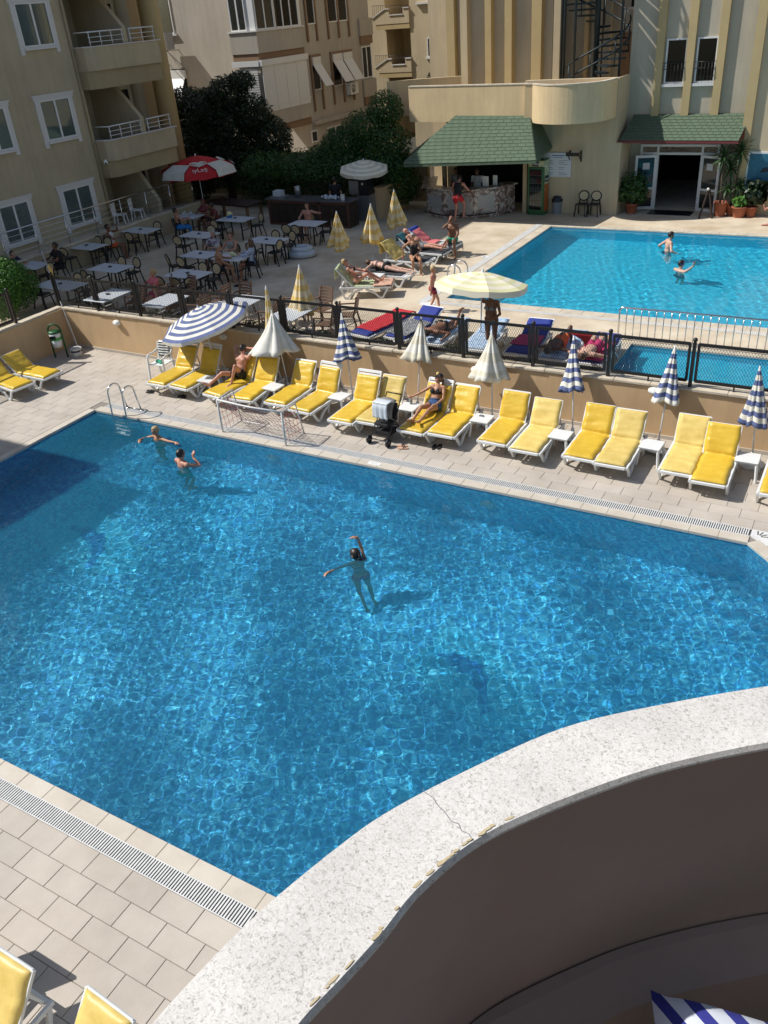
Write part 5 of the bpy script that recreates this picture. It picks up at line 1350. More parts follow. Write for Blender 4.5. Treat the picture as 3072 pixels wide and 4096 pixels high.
# bin, planter pots etc.
BN = empty('waste_bin', (*G(*pr(6, 285, 412), Z1)[:2], Z1), 0, 'grey waste bin with dark bag beside the drinks fridge', 'bin')
BN.location.y += .1
mat('bin_grey', (.24, .27, .29), .5)
s = MB(); s.lathe([(.17, 0), (.2, .5), (.21, .52), (.19, .52), (.16, .03), (0, .03)], 20, caps=False); s.build('bucket', 'bin_grey', BN)
s = MB(); s.lathe([(.215, .44), (.222, .53), (.15, .57), (.17, .62), (.05, .66), (0, .6)], 16, caps=False); s.build('bag', 'black_plastic', BN)

zone(True)
# ------------------------------------------------------------------ people
def skin(name, c):
    m = mat(name, c, .48, spec=.4, var=.10, scale=7, bump=.05, bscale=120); nt_, b_ = nodes_of(m)
    b_.inputs['Subsurface Weight'].default_value = .08; b_.inputs['Subsurface Radius'].default_value = (.02, .008, .004); return m
skin('skin_tan', (.44, .225, .13)); skin('skin_pale', (.60, .37, .27)); skin('skin_dark', (.22, .10, .055)); skin('skin_red', (.52, .25, .17)); skin('skin_deep', (.10, .05, .03))
mat('hair_dark', (.018, .012, .009), .45); mat('hair_brown', (.10, .055, .03), .5); mat('hair_blond', (.42, .29, .14), .55); mat('hair_grey', (.35, .34, .33), .6)
mat('cloth_black', (.012, .012, .014), .8); mat('cloth_denim', (.03, .08, .20), .85, var=.3, scale=25); mat('cloth_red', (.50, .02, .03), .8); mat('cloth_orange', (.75, .14, .03), .8)
mat('cloth_white', (.65, .65, .65), .85); mat('cloth_blue', (.02, .16, .42), .8); mat('cloth_navy', (.012, .016, .04), .8); mat('cloth_green', (.03, .30, .19), .8); mat('cloth_teal', (.02, .14, .17), .85, var=.3, scale=20)
mat('cloth_pink', (.62, .16, .17), .85); mat('cloth_magenta', (.50, .03, .13), .85); mat('cloth_lime', (.46, .52, .30), .9, var=.2, scale=14); mat('cloth_peach', (.60, .36, .25), .9, var=.3, scale=22); mat('cloth_yellow', (.70, .52, .16), .9, var=.15, scale=10)
mat('cloth_grey', (.045, .048, .052), .9, var=.3, scale=14); mat('cloth_grey_light', (.30, .30, .29), .9, var=.3, scale=14)
mat('cloth_print', (.45, .45, .45), .85, color2=(.02, .03, .04), scale=28, detail=2); mat('cloth_print_white', (.62, .60, .60), .85, color2=(.10, .04, .10), scale=22, detail=1); mat('cloth_print_red', (.45, .02, .03), .8, color2=(.015, .02, .05), scale=14, detail=2)
mat('lens_black', (.01, .01, .01), .1)

def ik(a, b, l1, l2, hint):
    a, b, hint = Vector(a), Vector(b), Vector(hint); d = b - a; D = d.length
    if D > (l1 + l2) * .998: b = a + d.normalized() * (l1 + l2) * .998; d = b - a; D = d.length
    x = (l1 * l1 - l2 * l2 + D * D) / (2 * D); h = math.sqrt(max(0, l1 * l1 - x * x)); n = d.normalized(); hp = (hint - a) - n * (hint - a).dot(n)
    if hp.length < 1e-4: hp = Vector((0, 1, 0)) - n * n.y
    return a + n * x + hp.normalized() * h, b
def frame(F, U):
    U = Vector(U).normalized(); F = Vector(F); F = (F - U * F.dot(U)).normalized(); Rr = F.cross(U).normalized()
    return Matrix((Rr, F, U)).transposed()       # columns right, front, up
GARMENTS = {
 'trunks': lambda b, t, u, f, w: (b == 'torso' and u < .075) or (b == 'thigh' and t < .52),
 'briefs': lambda b, t, u, f, w: (b == 'torso' and u < .03) or (b == 'thigh' and t < .08),
 'denim_shorts': lambda b, t, u, f, w: (b == 'torso' and u < .16) or (b == 'thigh' and t < .30),
 'bikini_bottom': lambda b, t, u, f, w: (b == 'torso' and -.2 < u < .035 and not (abs(w) > .05 + (u + .12) * .75 and u < .0)) or (b == 'thigh' and t < .03 and abs(w) < .06),
 'bikini_top': lambda b, t, u, f, w: (b == 'torso' and ((f > .03 and .26 < u < .40 and abs(w) < .135 and (u - .26) < .16 - abs(abs(w) - .07) * 1.6) or (f <= .03 and .29 < u < .32))),
 'vest': lambda b, t, u, f, w: b == 'torso' and -.04 < u < .47 and abs(w) < .17 - max(0, u - .38) * .5,
 'shirt': lambda b, t, u, f, w: (b == 'torso' and -.06 < u < .50) or (b == 'upper_arm' and t < .62),
 'long_shirt': lambda b, t, u, f, w: (b == 'torso' and -.06 < u < .50) or b == 'upper_arm' or (b == 'forearm' and t < .9),
 'skirt': lambda b, t, u, f, w: (b == 'torso' and u < .12) or (b == 'thigh') or (b == 'shin' and t < .45),
 'swimsuit': lambda b, t, u, f, w: (b == 'torso' and -.3 < u < .40 and (f > 0 or u < .2) and not (u < -.0 and abs(w) > .14)),
}
def person(label, loc, rz, skin_m, H=1.75, pelvis=(0, 0, .92), U=(0, 0, 1), F=(0, 1, 0), head=None, hand_l=None, hand_r=None, foot_l=None, foot_r=None, female=False, belly=0.0, garments=(), hair=('short', 'hair_dark'),
           vox=.015, group=None, cap=None, glasses=False, beard=False, scale_w=1.0):
    """hands/feet: (target, joint hint[, direction]) in the person's own frame: +y ahead, +x to the person's right"""
    s = H / 1.75; Mt = frame(F, U); P = Vector(pelvis)
    def T(x, y, z): return P + Mt @ Vector((x * s, y * s, z * s))
    hd = Vector(head).normalized() if head else (Mt @ Vector((0, 1, 0)))
    upn = (Mt @ Vector((0, 0, 1)))
    neck0 = T(0, -.01, .48); hc = neck0 + (upn * .9 + hd * .12).normalized() * .17 * s
    if head is not None and abs(hd.dot(upn)) > .8: Mh = frame(hd, Mt @ Vector((0, -1, 0)) if hd.dot(upn) > 0 else Mt @ Vector((0, 1, 0)))
    else: Mh = frame(hd, upn)
    mb = MB()
    def ell(c, r, M3=None): mb.ball(c, tuple(v * s for v in r), 14, 10, M3.to_4x4() if M3 is not None else None)
    def cap_(a, b, r0, r1, n=10):
        a, b = Vector(a), Vector(b); d = (b - a); L_ = d.length
        if L_ < 1e-5: return
        d.normalize(); pts, rs = [], []
        for k in range(4): t = -math.cos(k * PI / 8) ; pts.append(a + d * (r0 * s * t)); rs.append(max(.0006, r0 * s * math.sin(k * PI / 8)))
        pts.append(a); rs.append(r0 * s); pts.append(b); rs.append(r1 * s)
        for k in range(3, -1, -1): t = math.cos(k * PI / 8); pts.append(b + d * (r1 * s * t)); rs.append(max(.0006, r1 * s * math.sin(k * PI / 8)))
        mb.tube(pts, rs, n)
    sw = (.165 if female else .19) * scale_w; hw = .095 if female else .085
    wv = scale_w
    ell(T(0, 0, .02), ((.17 if female else .155) * wv, .115, .12), Mt); ell(T(0, .0 + belly * .3, .17), ((.125 if female else .145) * wv + belly * .4, .095 + belly, .16), Mt)
    ell(T(0, .0, .34), ((.14 if female else .165) * wv, .11, .17), Mt); ell(T(0, -.01, .42), ((.15 if female else .175) * wv, .085, .085), Mt)
    cap_(T(-sw + .03, -.01, .445), T(sw - .03, -.01, .445), .055, .055)
    cap_(T(0, -.012, .46), hc - upn * .03 * s, .055 if not female else .045, .05 if not female else .042)
    for sx in (-1, 1):
        ell(T(sx * .075, -.065, -.03), (.085, .08, .085), Mt)
        if female: ell(T(sx * .07, .095, .325), (.062, .055, .062), Mt)
        else: ell(T(sx * .075, .075, .36), (.075, .04, .055), Mt)
    # head
    def Hd(x, y, z): return hc + Mh @ Vector((x * s, y * s, z * s))
    ell(Hd(0, -.01, .02), (.077, .096, .098), Mh); ell(Hd(0, .022, -.05), (.055, .062, .062), Mh); ell(Hd(0, .05, -.085), (.03, .032, .025), Mh)
    ell(Hd(0, .095, -.025), (.014, .022, .02), Mh); ell(Hd(0, .082, .005), (.011, .018, .03), Mh)
    for sx in (-1, 1): ell(Hd(sx * .078, -.01, -.01), (.012, .02, .03), Mh); ell(Hd(sx * .03, .078, .022), (.024, .014, .010), Mh)
    bones = [('torso', T(0, 0, -.08), T(0, 0, .46)), ('head', Hd(0, 0, -.04), Hd(0, 0, .05))]
    # arms
    hands = []
    for side, spec, sx in (('l', hand_l, -1), ('r', hand_r, 1)):
        sh = T(sx * sw, -.01, .44)
        if spec is None: spec = (T(sx * .27, .04, -.08), T(sx * .3, -.3, .1))
        tgt, hint = Vector(spec[0]), Vector(spec[1]); el, wr = ik(sh, tgt, .285 * s, .25 * s, hint)
        ell(sh, (.062, .06, .062) if not female else (.05, .05, .05), Mt)
        ra = .85 if female else 1
        cap_(sh, el, .05 * ra, .038 * ra); cap_(sh.lerp(el, .45), sh.lerp(el, .55), .05 * ra, .048 * ra); cap_(el, wr, .040 * ra, .027 * ra); cap_(el.lerp(wr, .2), el.lerp(wr, .3), .042 * ra, .040 * ra)
        bones += [('upper_arm', sh, el), ('forearm', el, wr)]
        d = (wr - el).normalized()
        if len(spec) > 2: d = (Vector(spec[2])).normalized()
        side_v = d.cross(upn); side_v = side_v.normalized() if side_v.length > .1 else d.cross(Vector((0, 1, 0))).normalized()
        nrm = side_v.cross(d).normalized(); pc_ = wr + d * .05 * s
        cap_(wr, wr + d * .08 * s, .027, .03)
        for q in (-1, 1): cap_(wr + d * .02 * s + side_v * q * .014 * s, wr + d * .085 * s + side_v * q * .026 * s, .018, .017)
        fr_ = max(.0095, vox * .62 / s)
        for q, ln in ((-1.5, .062), (-.5, .075), (.5, .070), (1.5, .055)):
            b0 = wr + d * .085 * s + side_v * q * .020 * s; b1 = b0 + (d + side_v * q * .06 - nrm * .15).normalized() * ln * .55 * s; b2 = b1 + (d - nrm * .55).normalized() * ln * .5 * s
            cap_(b0, b1, fr_, fr_ * .95, 6); cap_(b1, b2, fr_ * .95, fr_ * .8, 6)
        ts = -sx; t0 = wr + d * .03 * s + side_v * ts * .022 * s; t1 = t0 + (d * .6 + side_v * ts * .8 - nrm * .2).normalized() * .045 * s; cap_(t0, t1, fr_ * 1.15, fr_, 6); cap_(t1, t1 + (d - nrm * .2).normalized() * .03 * s, fr_, fr_ * .85, 6)
        bones.append(('hand', wr, wr + d * .15 * s)); hands.append(wr + d * .09 * s)
    # legs
    for side, spec, sx in (('l', foot_l, -1), ('r', foot_r, 1)):
        hp = T(sx * hw, 0, -.02)
        if spec is None: spec = ((sx * .10, .0, .08 * s), (sx * .1, 1, .5))
        tgt, hint = Vector(spec[0]), Vector(spec[1]); kn, an = ik(hp, tgt, .42 * s, .41 * s, hint)
        r1 = 1.06 if female else 1
        cap_(hp, kn, .082 * r1, .053); ell(hp.lerp(kn, .25), (.084, .084, .09), None); cap_(kn, an, .050, .034)
        sd = (an - kn).normalized(); back = sd.cross(Mt @ Vector((1, 0, 0))); ell(kn.lerp(an, .28) + (-(kn - hp).normalized() * 0), (.052, .052, .085), frame((0, 0, 1) if abs(sd.z) < .8 else (0, 1, 0), sd))
        bones += [('thigh', hp, kn), ('shin', kn, an)]
        td = Vector(spec[2]).normalized() if len(spec) > 2 else None
        if td is None:
            td = Vector((0, 1, 0)) - sd * sd.y
            td = Vector((sx * .15, 1, -.05)) if abs(sd.z) > .6 else (Vector((0, 0, 1)) - sd * sd.z)
            td.normalize()
        heel = an + sd * .055 * s - td * .035 * s; toe = an + sd * .062 * s + td * .145 * s
        cap_(an, an + sd * .04 * s, .036, .036); cap_(heel, toe, .034, .028); sv = td.cross(sd).normalized()
        for q in (-1, 1): cap_(heel.lerp(toe, .5) + sv * q * .01 * s, toe + sv * q * .02 * s + sd * .004 * s, .027, .022)
        for q in range(5): b0 = toe + sv * (q - 2) * .017 * s + sd * .008 * s; cap_(b0, b0 + td * (.032 - abs(q - (1 if sx < 0 else 3)) * .004) * s, .012, .010, 6)
        bones.append(('foot', an, toe))
    me = mb.mesh('tmp'); ob = bpy.data.objects.new('tmp', me); col.objects.link(ob)
    rm = ob.modifiers.new('r', 'REMESH'); rm.mode = 'VOXEL'; rm.voxel_size = vox * 1.0; rm.use_smooth_shade = True
    sm_ = ob.modifiers.new('s', 'SMOOTH'); sm_.factor = .5; sm_.iterations = 3 if vox < .013 else 2
    dg = bpy.context.evaluated_depsgraph_get(); dg.update()
    body = bpy.data.meshes.new_from_object(ob.evaluated_get(dg)); body.name = 'body'
    bpy.data.objects.remove(ob); bpy.data.meshes.remove(me); body.materials.clear()
    body.polygons.foreach_set('use_smooth', [True] * len(body.polygons))
    root = empty('person', loc, rz, label, 'person', group)
    bo = link('body', body, root, skin_m)
    n = len(body.vertices); co = np.empty(n * 3); body.vertices.foreach_get('co', co); co = co.reshape(-1, 3); no = np.empty(n * 3); body.vertices.foreach_get('normal', no); no = no.reshape(-1, 3)
    best = np.full(n, 1e9); bi = np.zeros(n, int); bt = np.zeros(n)
    rad = {'torso': .13, 'head': .09, 'upper_arm': .045, 'forearm': .035, 'hand': .03, 'thigh': .07, 'shin': .045, 'foot': .04}
    for i, (nm, a, b) in enumerate(bones):
        a, b = np.array(a), np.array(b); d = b - a; L2 = d @ d; t = np.clip(((co - a) @ d) / L2, 0, 1); dist = np.linalg.norm(co - a - t[:, None] * d, axis=1) - rad[nm] * s
        k = dist < best; best[k] = dist[k]; bi[k] = i; bt[k] = t[k]
    loc3 = (co - np.array(P)) @ np.array(Mt) / s
    hl = (co - np.array(hc)) @ np.array(Mh) / s
    polys = [tuple(p.vertices) for p in body.polygons]
    def shell(name, keep, off, m, jitter=0):
        vs = []; fs = []; mp = {}
        for p in polys:
            if all(keep[v] for v in p):
                f = []
                for v in p:
                    if v not in mp: mp[v] = len(vs); vs.append(tuple(co[v] + no[v] * (off + (jitter * noise.noise(Vector(co[v]) * 14) if jitter else 0))))
                    f.append(mp[v])
                fs.append(f)
        if not fs: return
        me_ = bpy.data.meshes.new(name); me_.from_pydata(vs, [], fs); me_.polygons.foreach_set('use_smooth', [True] * len(fs)); me_.update()
        o_ = link(name, me_, root, m); md = o_.modifiers.new('t', 'SOLIDIFY'); md.thickness = .006; md.offset = -.5; return o_
    names_ = [b[0] for b in bones]
    for g_, m_, nm_ in garments:
        fn = GARMENTS[g_]; keep = [fn(names_[bi[i]], bt[i], loc3[i][2], loc3[i][1], loc3[i][0]) for i in range(n)]
        shell(nm_, keep, .012 if g_ in ('trunks', 'skirt', 'shirt', 'long_shirt', 'denim_shorts', 'vest') else .006, m_, .012 if g_ in ('skirt', 'trunks', 'shirt') else 0)
        if g_ == 'bikini_top' and hands:
            for sx in (-1, 1):
                q = MB(); q.tube([T(sx * .08, .125, .39), T(sx * .07, .09, .455), T(sx * .04, -.03, .50)], .005, 5); q.build('strap', m_, root)
    if hair:
        kind, hm = hair
        keep = []
        for i in range(n):
            x, y, z = hl[i]
            r_ = (x * x + y * y + z * z) ** .5 < .16 and names_[bi[i]] == 'head'
            face = y > (.035 if z < .055 else .065 + (z - .055) * .5) and z < .085
            low = z < (-.04 if kind == 'short' else -.07) 
            keep.append(bool(r_ and not face and not (low and y > -.055) and not z < -.075 and not (abs(x) > .083 and z < .02 and y > -.02)))
        shell('hair', keep, .010 if kind == 'short' else .018, hm, .008)
        q = None
        if kind == 'long':
            q = MB(); q.ball(Hd(0, -.06, -.06), (.085 * s, .06 * s, .12 * s), 14, 10, Mh.to_4x4()); q.ball(Hd(0, -.055, -.18), (.075 * s, .04 * s, .11 * s), 12, 8, Mh.to_4x4())
            for sx in (-1, 1): q.ball(Hd(sx * .065, -.0, -.09), (.028 * s, .04 * s, .12 * s), 10, 8, Mh.to_4x4())
        elif kind == 'bun': q = MB(); q.ball(Hd(0, -.09, .055), (.045 * s,) * 3, 12, 8)
        elif kind == 'ponytail': q = MB(); q.tube([Hd(0, -.09, .02), Hd(0, -.13, -.02), Hd(0, -.14, -.09), Hd(.01, -.12, -.15)], [.03 * s, .034 * s, .028 * s, .01 * s], 8)
        if q: q.build('hair_length', hm, root)
    if beard: shell('beard', [bool(names_[bi[i]] == 'head' and hl[i][1] > .02 and hl[i][2] < -.045 and abs(hl[i][0]) < .07 and hl[i][2] > -.12) for i in range(n)], .003, 'hair_dark')
    # eyes and mouth
    for sx in (-1, 1):
        q = MB(); q.ball(Hd(sx * .031, .083, .006), (.012 * s, .006 * s, .006 * s), 8, 6, Mh.to_4x4()); q.build('eye', 'hair_dark', root)
    q = MB(); q.ball(Hd(0, .083, -.066), (.022 * s, .006 * s, .006 * s), 8, 6, Mh.to_4x4()); q.build('mouth', 'cloth_pink', root)
    if glasses:
        q = MB()
        for sx in (-1, 1): q.ball(Hd(sx * .034, .094, .008), (.028 * s, .006 * s, .02 * s), 12, 8, Mh.to_4x4()); q.tube([Hd(sx * .06, .088, .012), Hd(sx * .086, -.02, .01)], .003, 5)
        q.tube([Hd(-.012, .1, .012), Hd(.012, .1, .012)], .003, 5); q.build('sunglasses', 'lens_black', root)
    if cap:
        q = MB(); Mc = Matrix.Translation(Hd(0, -.012, .03)) @ Mh.to_4x4(); q.lathe([(.094 * s, -.005), (.096 * s, .03 * s), (.082 * s, .07 * s), (.05 * s, .092 * s), (0, .1 * s)], 20, M=Mc, caps=False); q.build('cap', cap, root)
        q = MB(); q.add([Mc @ Vector(v) * 1 for v in [((.075 - .0 * k) * math.cos(a) * s, (.08 + rr) * math.sin(a) * s, z * s) for (rr, z, k) in ((0, .012, 0), (.075, -.012, 1)) for a in [R(20 + 20 * j) for j in range(8)]]], [(j, j + 1, 8 + j + 1, 8 + j) for j in range(7)], True)
        o_ = q.build('cap_peak', cap, root); md = o_.modifiers.new('t', 'SOLIDIFY'); md.thickness = .006
    return root, T, Hd, hands
# ------------------------------------------------------------------ people round the big pool
def chair_pose(hands=True, lean=-.08, z=.50):
    d = dict(pelvis=(0, -.02, z + .02), U=(0, lean, 1), foot_l=((-.12, .40, .08), (-.15, 1, 1)), foot_r=((.12, .42, .08), (.15, 1, 1)))
    if hands: d.update(hand_l=((-.12, .34, .80), (-.6, 0, .5)), hand_r=((.14, .36, .80), (.6, 0, .5)))
    return d
_, T, Hd, hn = person('woman in black bikini top, denim shorts and cap reclining on a yellow lounger', (-8.27, 15.92, 0), PI, 'skin_tan', H=1.68, female=True, vox=.0095, pelvis=(0, .02, .55), U=(0.02, -.50, .85), F=(0, .85, .5), head=(.35, .82, -.38),
    foot_l=((-.02, .80, .50), (-.1, .45, 1.0), (-.1, .85, .45)), foot_r=((.17, .78, .49), (.2, .45, 1.0), (.3, .8, .5)), hand_l=((-.13, .20, .66), (-.55, -.05, .4), (.6, .6, -.1)), hand_r=((.66, .16, .64), (.5, -.3, .4), (.9, .4, 0)),
    garments=(('bikini_top', 'cloth_black', 'bikini_top'), ('denim_shorts', 'cloth_denim', 'shorts')), hair=('ponytail', 'hair_brown'), cap='cloth_black')
capo = _
q = MB(); Mc = Matrix.Translation(Hd(0, .02, .085)); q.ball(Hd(.0, .045, .10), (.04, .05, .045), 12, 8); q.build('cap_badge', 'cloth_yellow', capo)
_, T, Hd, hn = person('shirtless bearded man in black shorts reclining with both hands behind his head', (-14.02, 15.95, 0), PI, 'skin_red', H=1.8, vox=.010, pelvis=(0, .0, .53), U=(0, -.42, .9), F=(0, .9, .42), head=(.08, .85, -.5),
    foot_r=((.52, .66, .44), (.3, .3, 1.0), (.5, .6, .6)), foot_l=((-.02, .42, .47), (-.15, .5, 1.6), (0, 1, 0)), hand_l=((-.09, -.42, 1.10), (-.75, -.25, 1.15), (.9, -.1, 0)), hand_r=((.09, -.42, 1.10), (.75, -.25, 1.15), (-.9, -.1, 0)),
    garments=(('trunks', 'cloth_black', 'shorts'),), hair=('short', 'hair_dark'), beard=True)
# swimmers
person('blond woman in the pool near the ladder, one arm stretched to the edge', (-14.40, 13.02, -1.38), R(180 - 12), 'skin_tan', H=1.68, female=True, vox=.012, U=(0, .05, 1), head=(.1, 1, -.35), hand_l=((-.68, -.02, 1.38), (-.4, .3, 1.3), (-1, 0, .05)), hand_r=((.30, .34, 1.34), (.6, .2, 1.2), (-.6, .5, 0)),
    garments=(('bikini_top', 'cloth_black', 'bikini_top'), ('briefs', 'cloth_black', 'swim_briefs')), hair=('short', 'hair_blond'))
person('dark haired man in green trunks standing in the pool with his back to the viewer', (-12.85, 12.15, -1.36), R(-15), 'skin_red', H=1.8, vox=.011, U=(0, -.02, 1), hand_l=((-.26, .22, .95), (-.6, -.1, 1.0)), hand_r=((.10, .24, 1.42), (.55, .0, 1.15), (-.1, .3, 1)),
    garments=(('trunks', 'cloth_green', 'swim_trunks'),), hair=('short', 'hair_dark'))
person('woman with dark ponytail in pink swimwear swimming in the middle of the big pool', (-7.12, 10.42, -1.49), R(52), 'skin_tan', H=1.62, female=True, vox=.011, U=(0, .28, .96), F=(0, .96, -.28), head=(-.5, 1, .0), foot_l=((-.12, -.42, .28), (-.1, .6, .4), (0, -.5, -.8)), foot_r=((.14, -.22, .12), (.1, .6, .3), (0, -.5, -.8)), hand_l=((-.60, -.05, 1.44), (-.5, .3, 1.2), (-.8, -.3, -.1)), hand_r=((.10, .28, 1.82), (.5, .2, 1.5), (-.9, .2, .2)),
    garments=(('bikini_top', 'cloth_magenta', 'bikini_top'), ('briefs', 'cloth_magenta', 'swim_briefs')), hair=('ponytail', 'hair_dark'))
zone(False)
person('dark haired man in dark trunks walking in the upper pool near its far edge', (-6.05, 28.62, Z1 - .06 - 1.08), R(-60), 'skin_pale', H=1.78, vox=.014, U=(0, .12, 1), hand_l=((-.45, -.05, 1.05), (-.4, -.5, 1.0)), hand_r=((.4, .25, 1.05), (.6, -.2, 1.0)), garments=(('trunks', 'cloth_navy', 'swim_trunks'),), hair=('short', 'hair_dark'), beard=True)
g_ = person('swimmer with blue goggles raising a hand out of the upper pool', (-5.15, 26.46, Z1 - .06 - 1.36), R(-35), 'skin_pale', H=1.75, vox=.013, U=(0, .02, 1), head=(.3, 1, 0), hand_r=((.66, -.10, 1.68), (.55, -.2, 1.25), (.1, 0, 1)), hand_l=((-.25, .3, 1.1), (-.6, -.1, 1.0)), garments=(('trunks', 'cloth_navy', 'swim_trunks'),), hair=('short', 'hair_dark'))
q = MB(); q.lathe([(.088, -.02), (.093, 0), (.088, .02)], 20, M=Matrix.Translation(g_[2](0, -.01, .012)), caps=False); q.build('goggle_strap', 'blue_ink', g_[0])
# boy and parasol woman
person('boy in red and navy patterned shorts walking beside the upper pool', (*G(1737, 1247, Z1)[:2], Z1), R(-72), 'skin_red', H=1.36, vox=.010, pelvis=(0, 0, .70), U=(0, .03, 1), foot_l=((-.06, -.14, .07), (-.1, 1, .4)), foot_r=((.07, .16, .07), (.1, 1, .4)), hand_l=((-.20, .12, .66), (-.3, -.4, .8)), hand_r=((.2, -.04, .62), (.3, -.4, .8)),
    garments=(('trunks', 'cloth_print_red', 'swim_trunks'),), hair=('short', 'hair_blond'))
HBx, HBy = HB.x, HB.y
person('tanned woman in a patterned bikini reaching up to hold the lemon striped parasol', (-7.72, 17.98, Z1), R(178), 'skin_dark', H=1.70, female=True, vox=.011, U=(.03, 0, 1), head=(.35, .75, .45), hand_r=((.34, .02, 1.72), (.4, -.2, 1.3), (0, 0, 1)), hand_l=((-.10, .22, 1.0), (-.5, -.1, 1.0), (.8, .3, 0)), belly=.03, scale_w=1.12,
    garments=(('bikini_top', 'cloth_print', 'bikini_top'), ('bikini_bottom', 'cloth_print', 'bikini_bottom')), hair=('short', 'hair_dark'), glasses=True)

# ------------------------------------------------------------------ loungers and bathers of the upper terrace
mat('mattress_blue', (.02, .04, .25), .8); mat('cushion_lightblue', (.18, .36, .60), .7, color2=(.55, .62, .7), scale=9)
UL = 'white loungers of the upper terrace'
def towel(lounger, m, s0, s1, label, ang, w=.66, lift=.0, side_drop=.0, seed=1, over=0):
    """towel draped along the lounger's bed from s0 to s1 (metres from its foot)"""
    a = R(ang); ns, nt_ = 40, 10; vs = []; fs = []
    for i in range(ns + 1):
        s = s0 + (s1 - s0) * i / ns
        if s <= SEAT: y, z, t = s, .365, 0
        elif s <= SEAT + BACK + .08: y, z, t = SEAT + (s - SEAT) * math.cos(a), .365 + (s - SEAT) * math.sin(a), a
        else: e = s - SEAT - BACK - .08; y, z, t = SEAT + (BACK + .08) * math.cos(a) + .05, .365 + (BACK + .08) * math.sin(a) - e, a
        if s < 0: y, z = -.02, .365 + s
        for j in range(nt_ + 1):
            u = -1 + 2 * j / nt_; x = u * w / 2 * (1 + .04 * math.sin(s * 5 + seed)); h = .012 + lift + .022 * noise.noise(Vector((x * 5 + seed, s * 6, seed)))
            dz = -side_drop * max(0, abs(u) - .9) * 10 if abs(u) > .9 else 0
            vs.append((x, y - math.sin(t) * h, z + math.cos(t) * h + dz))
    for i in range(ns):
        for j in range(nt_): k = i * (nt_ + 1) + j; fs.append((k, k + 1, k + nt_ + 2, k + nt_ + 1))
    me = bpy.data.meshes.new('towel'); me.from_pydata(vs, [], fs); me.polygons.foreach_set('use_smooth', [True] * len(fs)); me.update()
    o = link('towel', me, None, m); md = o.modifiers.new('t', 'SOLIDIFY'); md.thickness = .008
    o.matrix_world = Matrix.Translation(lounger.location) @ Rz(lounger.rotation_euler.z); return tag(o, label, 'towel')
def ulounger(x, y, rz, ang, label, pad=None, seed=40):
    o = make_lounger(ang, pad or 'mattress_blue', seed, pad=bool(pad), headroom=.06); place(o, (x, y, Z1), R(rz), label, UL, 'sun lounger'); return o
lA = ulounger(-12.55, 21.75, 112, 48, 'white lounger with lime green towel under the sitting blonde woman')
towel(lA, 'cloth_lime', .35, 2.2, 'lime green towel over the lounger of the sunglasses woman', 48, seed=2); towel(lA, 'cloth_peach', -.18, .55, 'peach patterned towel hanging over the foot of the green towel lounger', 48, w=.74, lift=.03, seed=5)
lB = ulounger(-12.4, 22.75, 92, 6, 'white lounger under the woman lying face down')
towel(lB, 'cloth_grey', .25, 1.9, 'dark towel under the woman lying face down', 6, seed=3)
lC = ulounger(-12.55, 24.35, 90, 46, 'white lounger with a yellow towel thrown over its raised back')
towel(lC, 'cloth_yellow', 1.1, 2.25, 'yellow towel thrown over the raised back of a lounger', 46, w=.78, seed=7); towel(lC, 'cloth_grey', .1, 1.1, 'dark grey towel on the seat of the yellow towel lounger', 46, seed=8)
lD = ulounger(-12.5, 25.4, 88, 40, 'white lounger with charcoal towel under the bald man lying down')
towel(lD, 'cloth_grey', -.1, 1.6, 'charcoal towel under the bald lying man', 40, w=.74, side_drop=.16, seed=9); towel(lD, 'cloth_teal', 1.6, 2.1, 'teal towel bunched on top of a lounger back behind a bald head', 40, w=.7, lift=.05, seed=10)
lE = ulounger(-12.55, 26.4, 90, 38, 'white lounger with blue pad and pink towel, farthest of the row')
towel(lE, 'mattress_blue', 1.3, 2.05, 'royal blue towel end on the farthest lounger back', 38, w=.6, lift=.01, seed=11); towel(lE, 'cloth_pink', .75, 1.75, 'coral pink towel draped on the farthest lounger', 38, w=.5, lift=.03, seed=12); towel(lE, 'cloth_print', -.22, .5, 'black and white patterned towel over the foot of the farthest lounger', 38, w=.76, lift=.02, side_drop=.14, seed=13)
# blonde woman, side view, knees drawn up
person('blonde woman with sunglasses sitting with bent knees on the lime green towel', (-13.55, 21.38, Z1), R(-65), 'skin_red', H=1.66, female=True, vox=.012, pelvis=(0, 0, .50), U=(0, -.55, .83), F=(0, .83, .55), head=(.3, .9, -.1), foot_l=((-.05, .70, .45), (0, .5, 1.4)), foot_r=((.12, .62, .45), (.4, .4, 1.2)), hand_l=((-.08, .25, .72), (-.4, -.1, .6), (.5, .5, .2)), hand_r=((.10, .22, .74), (.5, -.1, .6), (-.5, .5, .2)),
    garments=(('bikini_top', 'cloth_black', 'bikini_top'), ('bikini_bottom', 'cloth_print_white', 'bikini_bottom')), hair=('short', 'hair_blond'), glasses=True)
person('pale woman in black bikini lying face down on a lounger', (-13.35, 22.78, Z1), R(-92), 'skin_pale', H=1.68, female=True, vox=.012, pelvis=(0, 0, .53), U=(0, -1, .10), F=(0, -.1, -1), head=(-.9, .1, -.3), foot_l=((.08, .85, .44), (.1, .5, .2), (0, .9, -.3)), foot_r=((-.10, .84, .44), (-.1, .5, .2), (0, .9, -.3)), hand_l=((.30, -.75, .44), (.5, -.3, .5)), hand_r=((-.30, -.75, .44), (-.5, -.3, .5)),
    garments=(('bikini_top', 'cloth_black', 'bikini_top'), ('briefs', 'cloth_black', 'bikini_bottom')), hair=('short', 'hair_brown'))
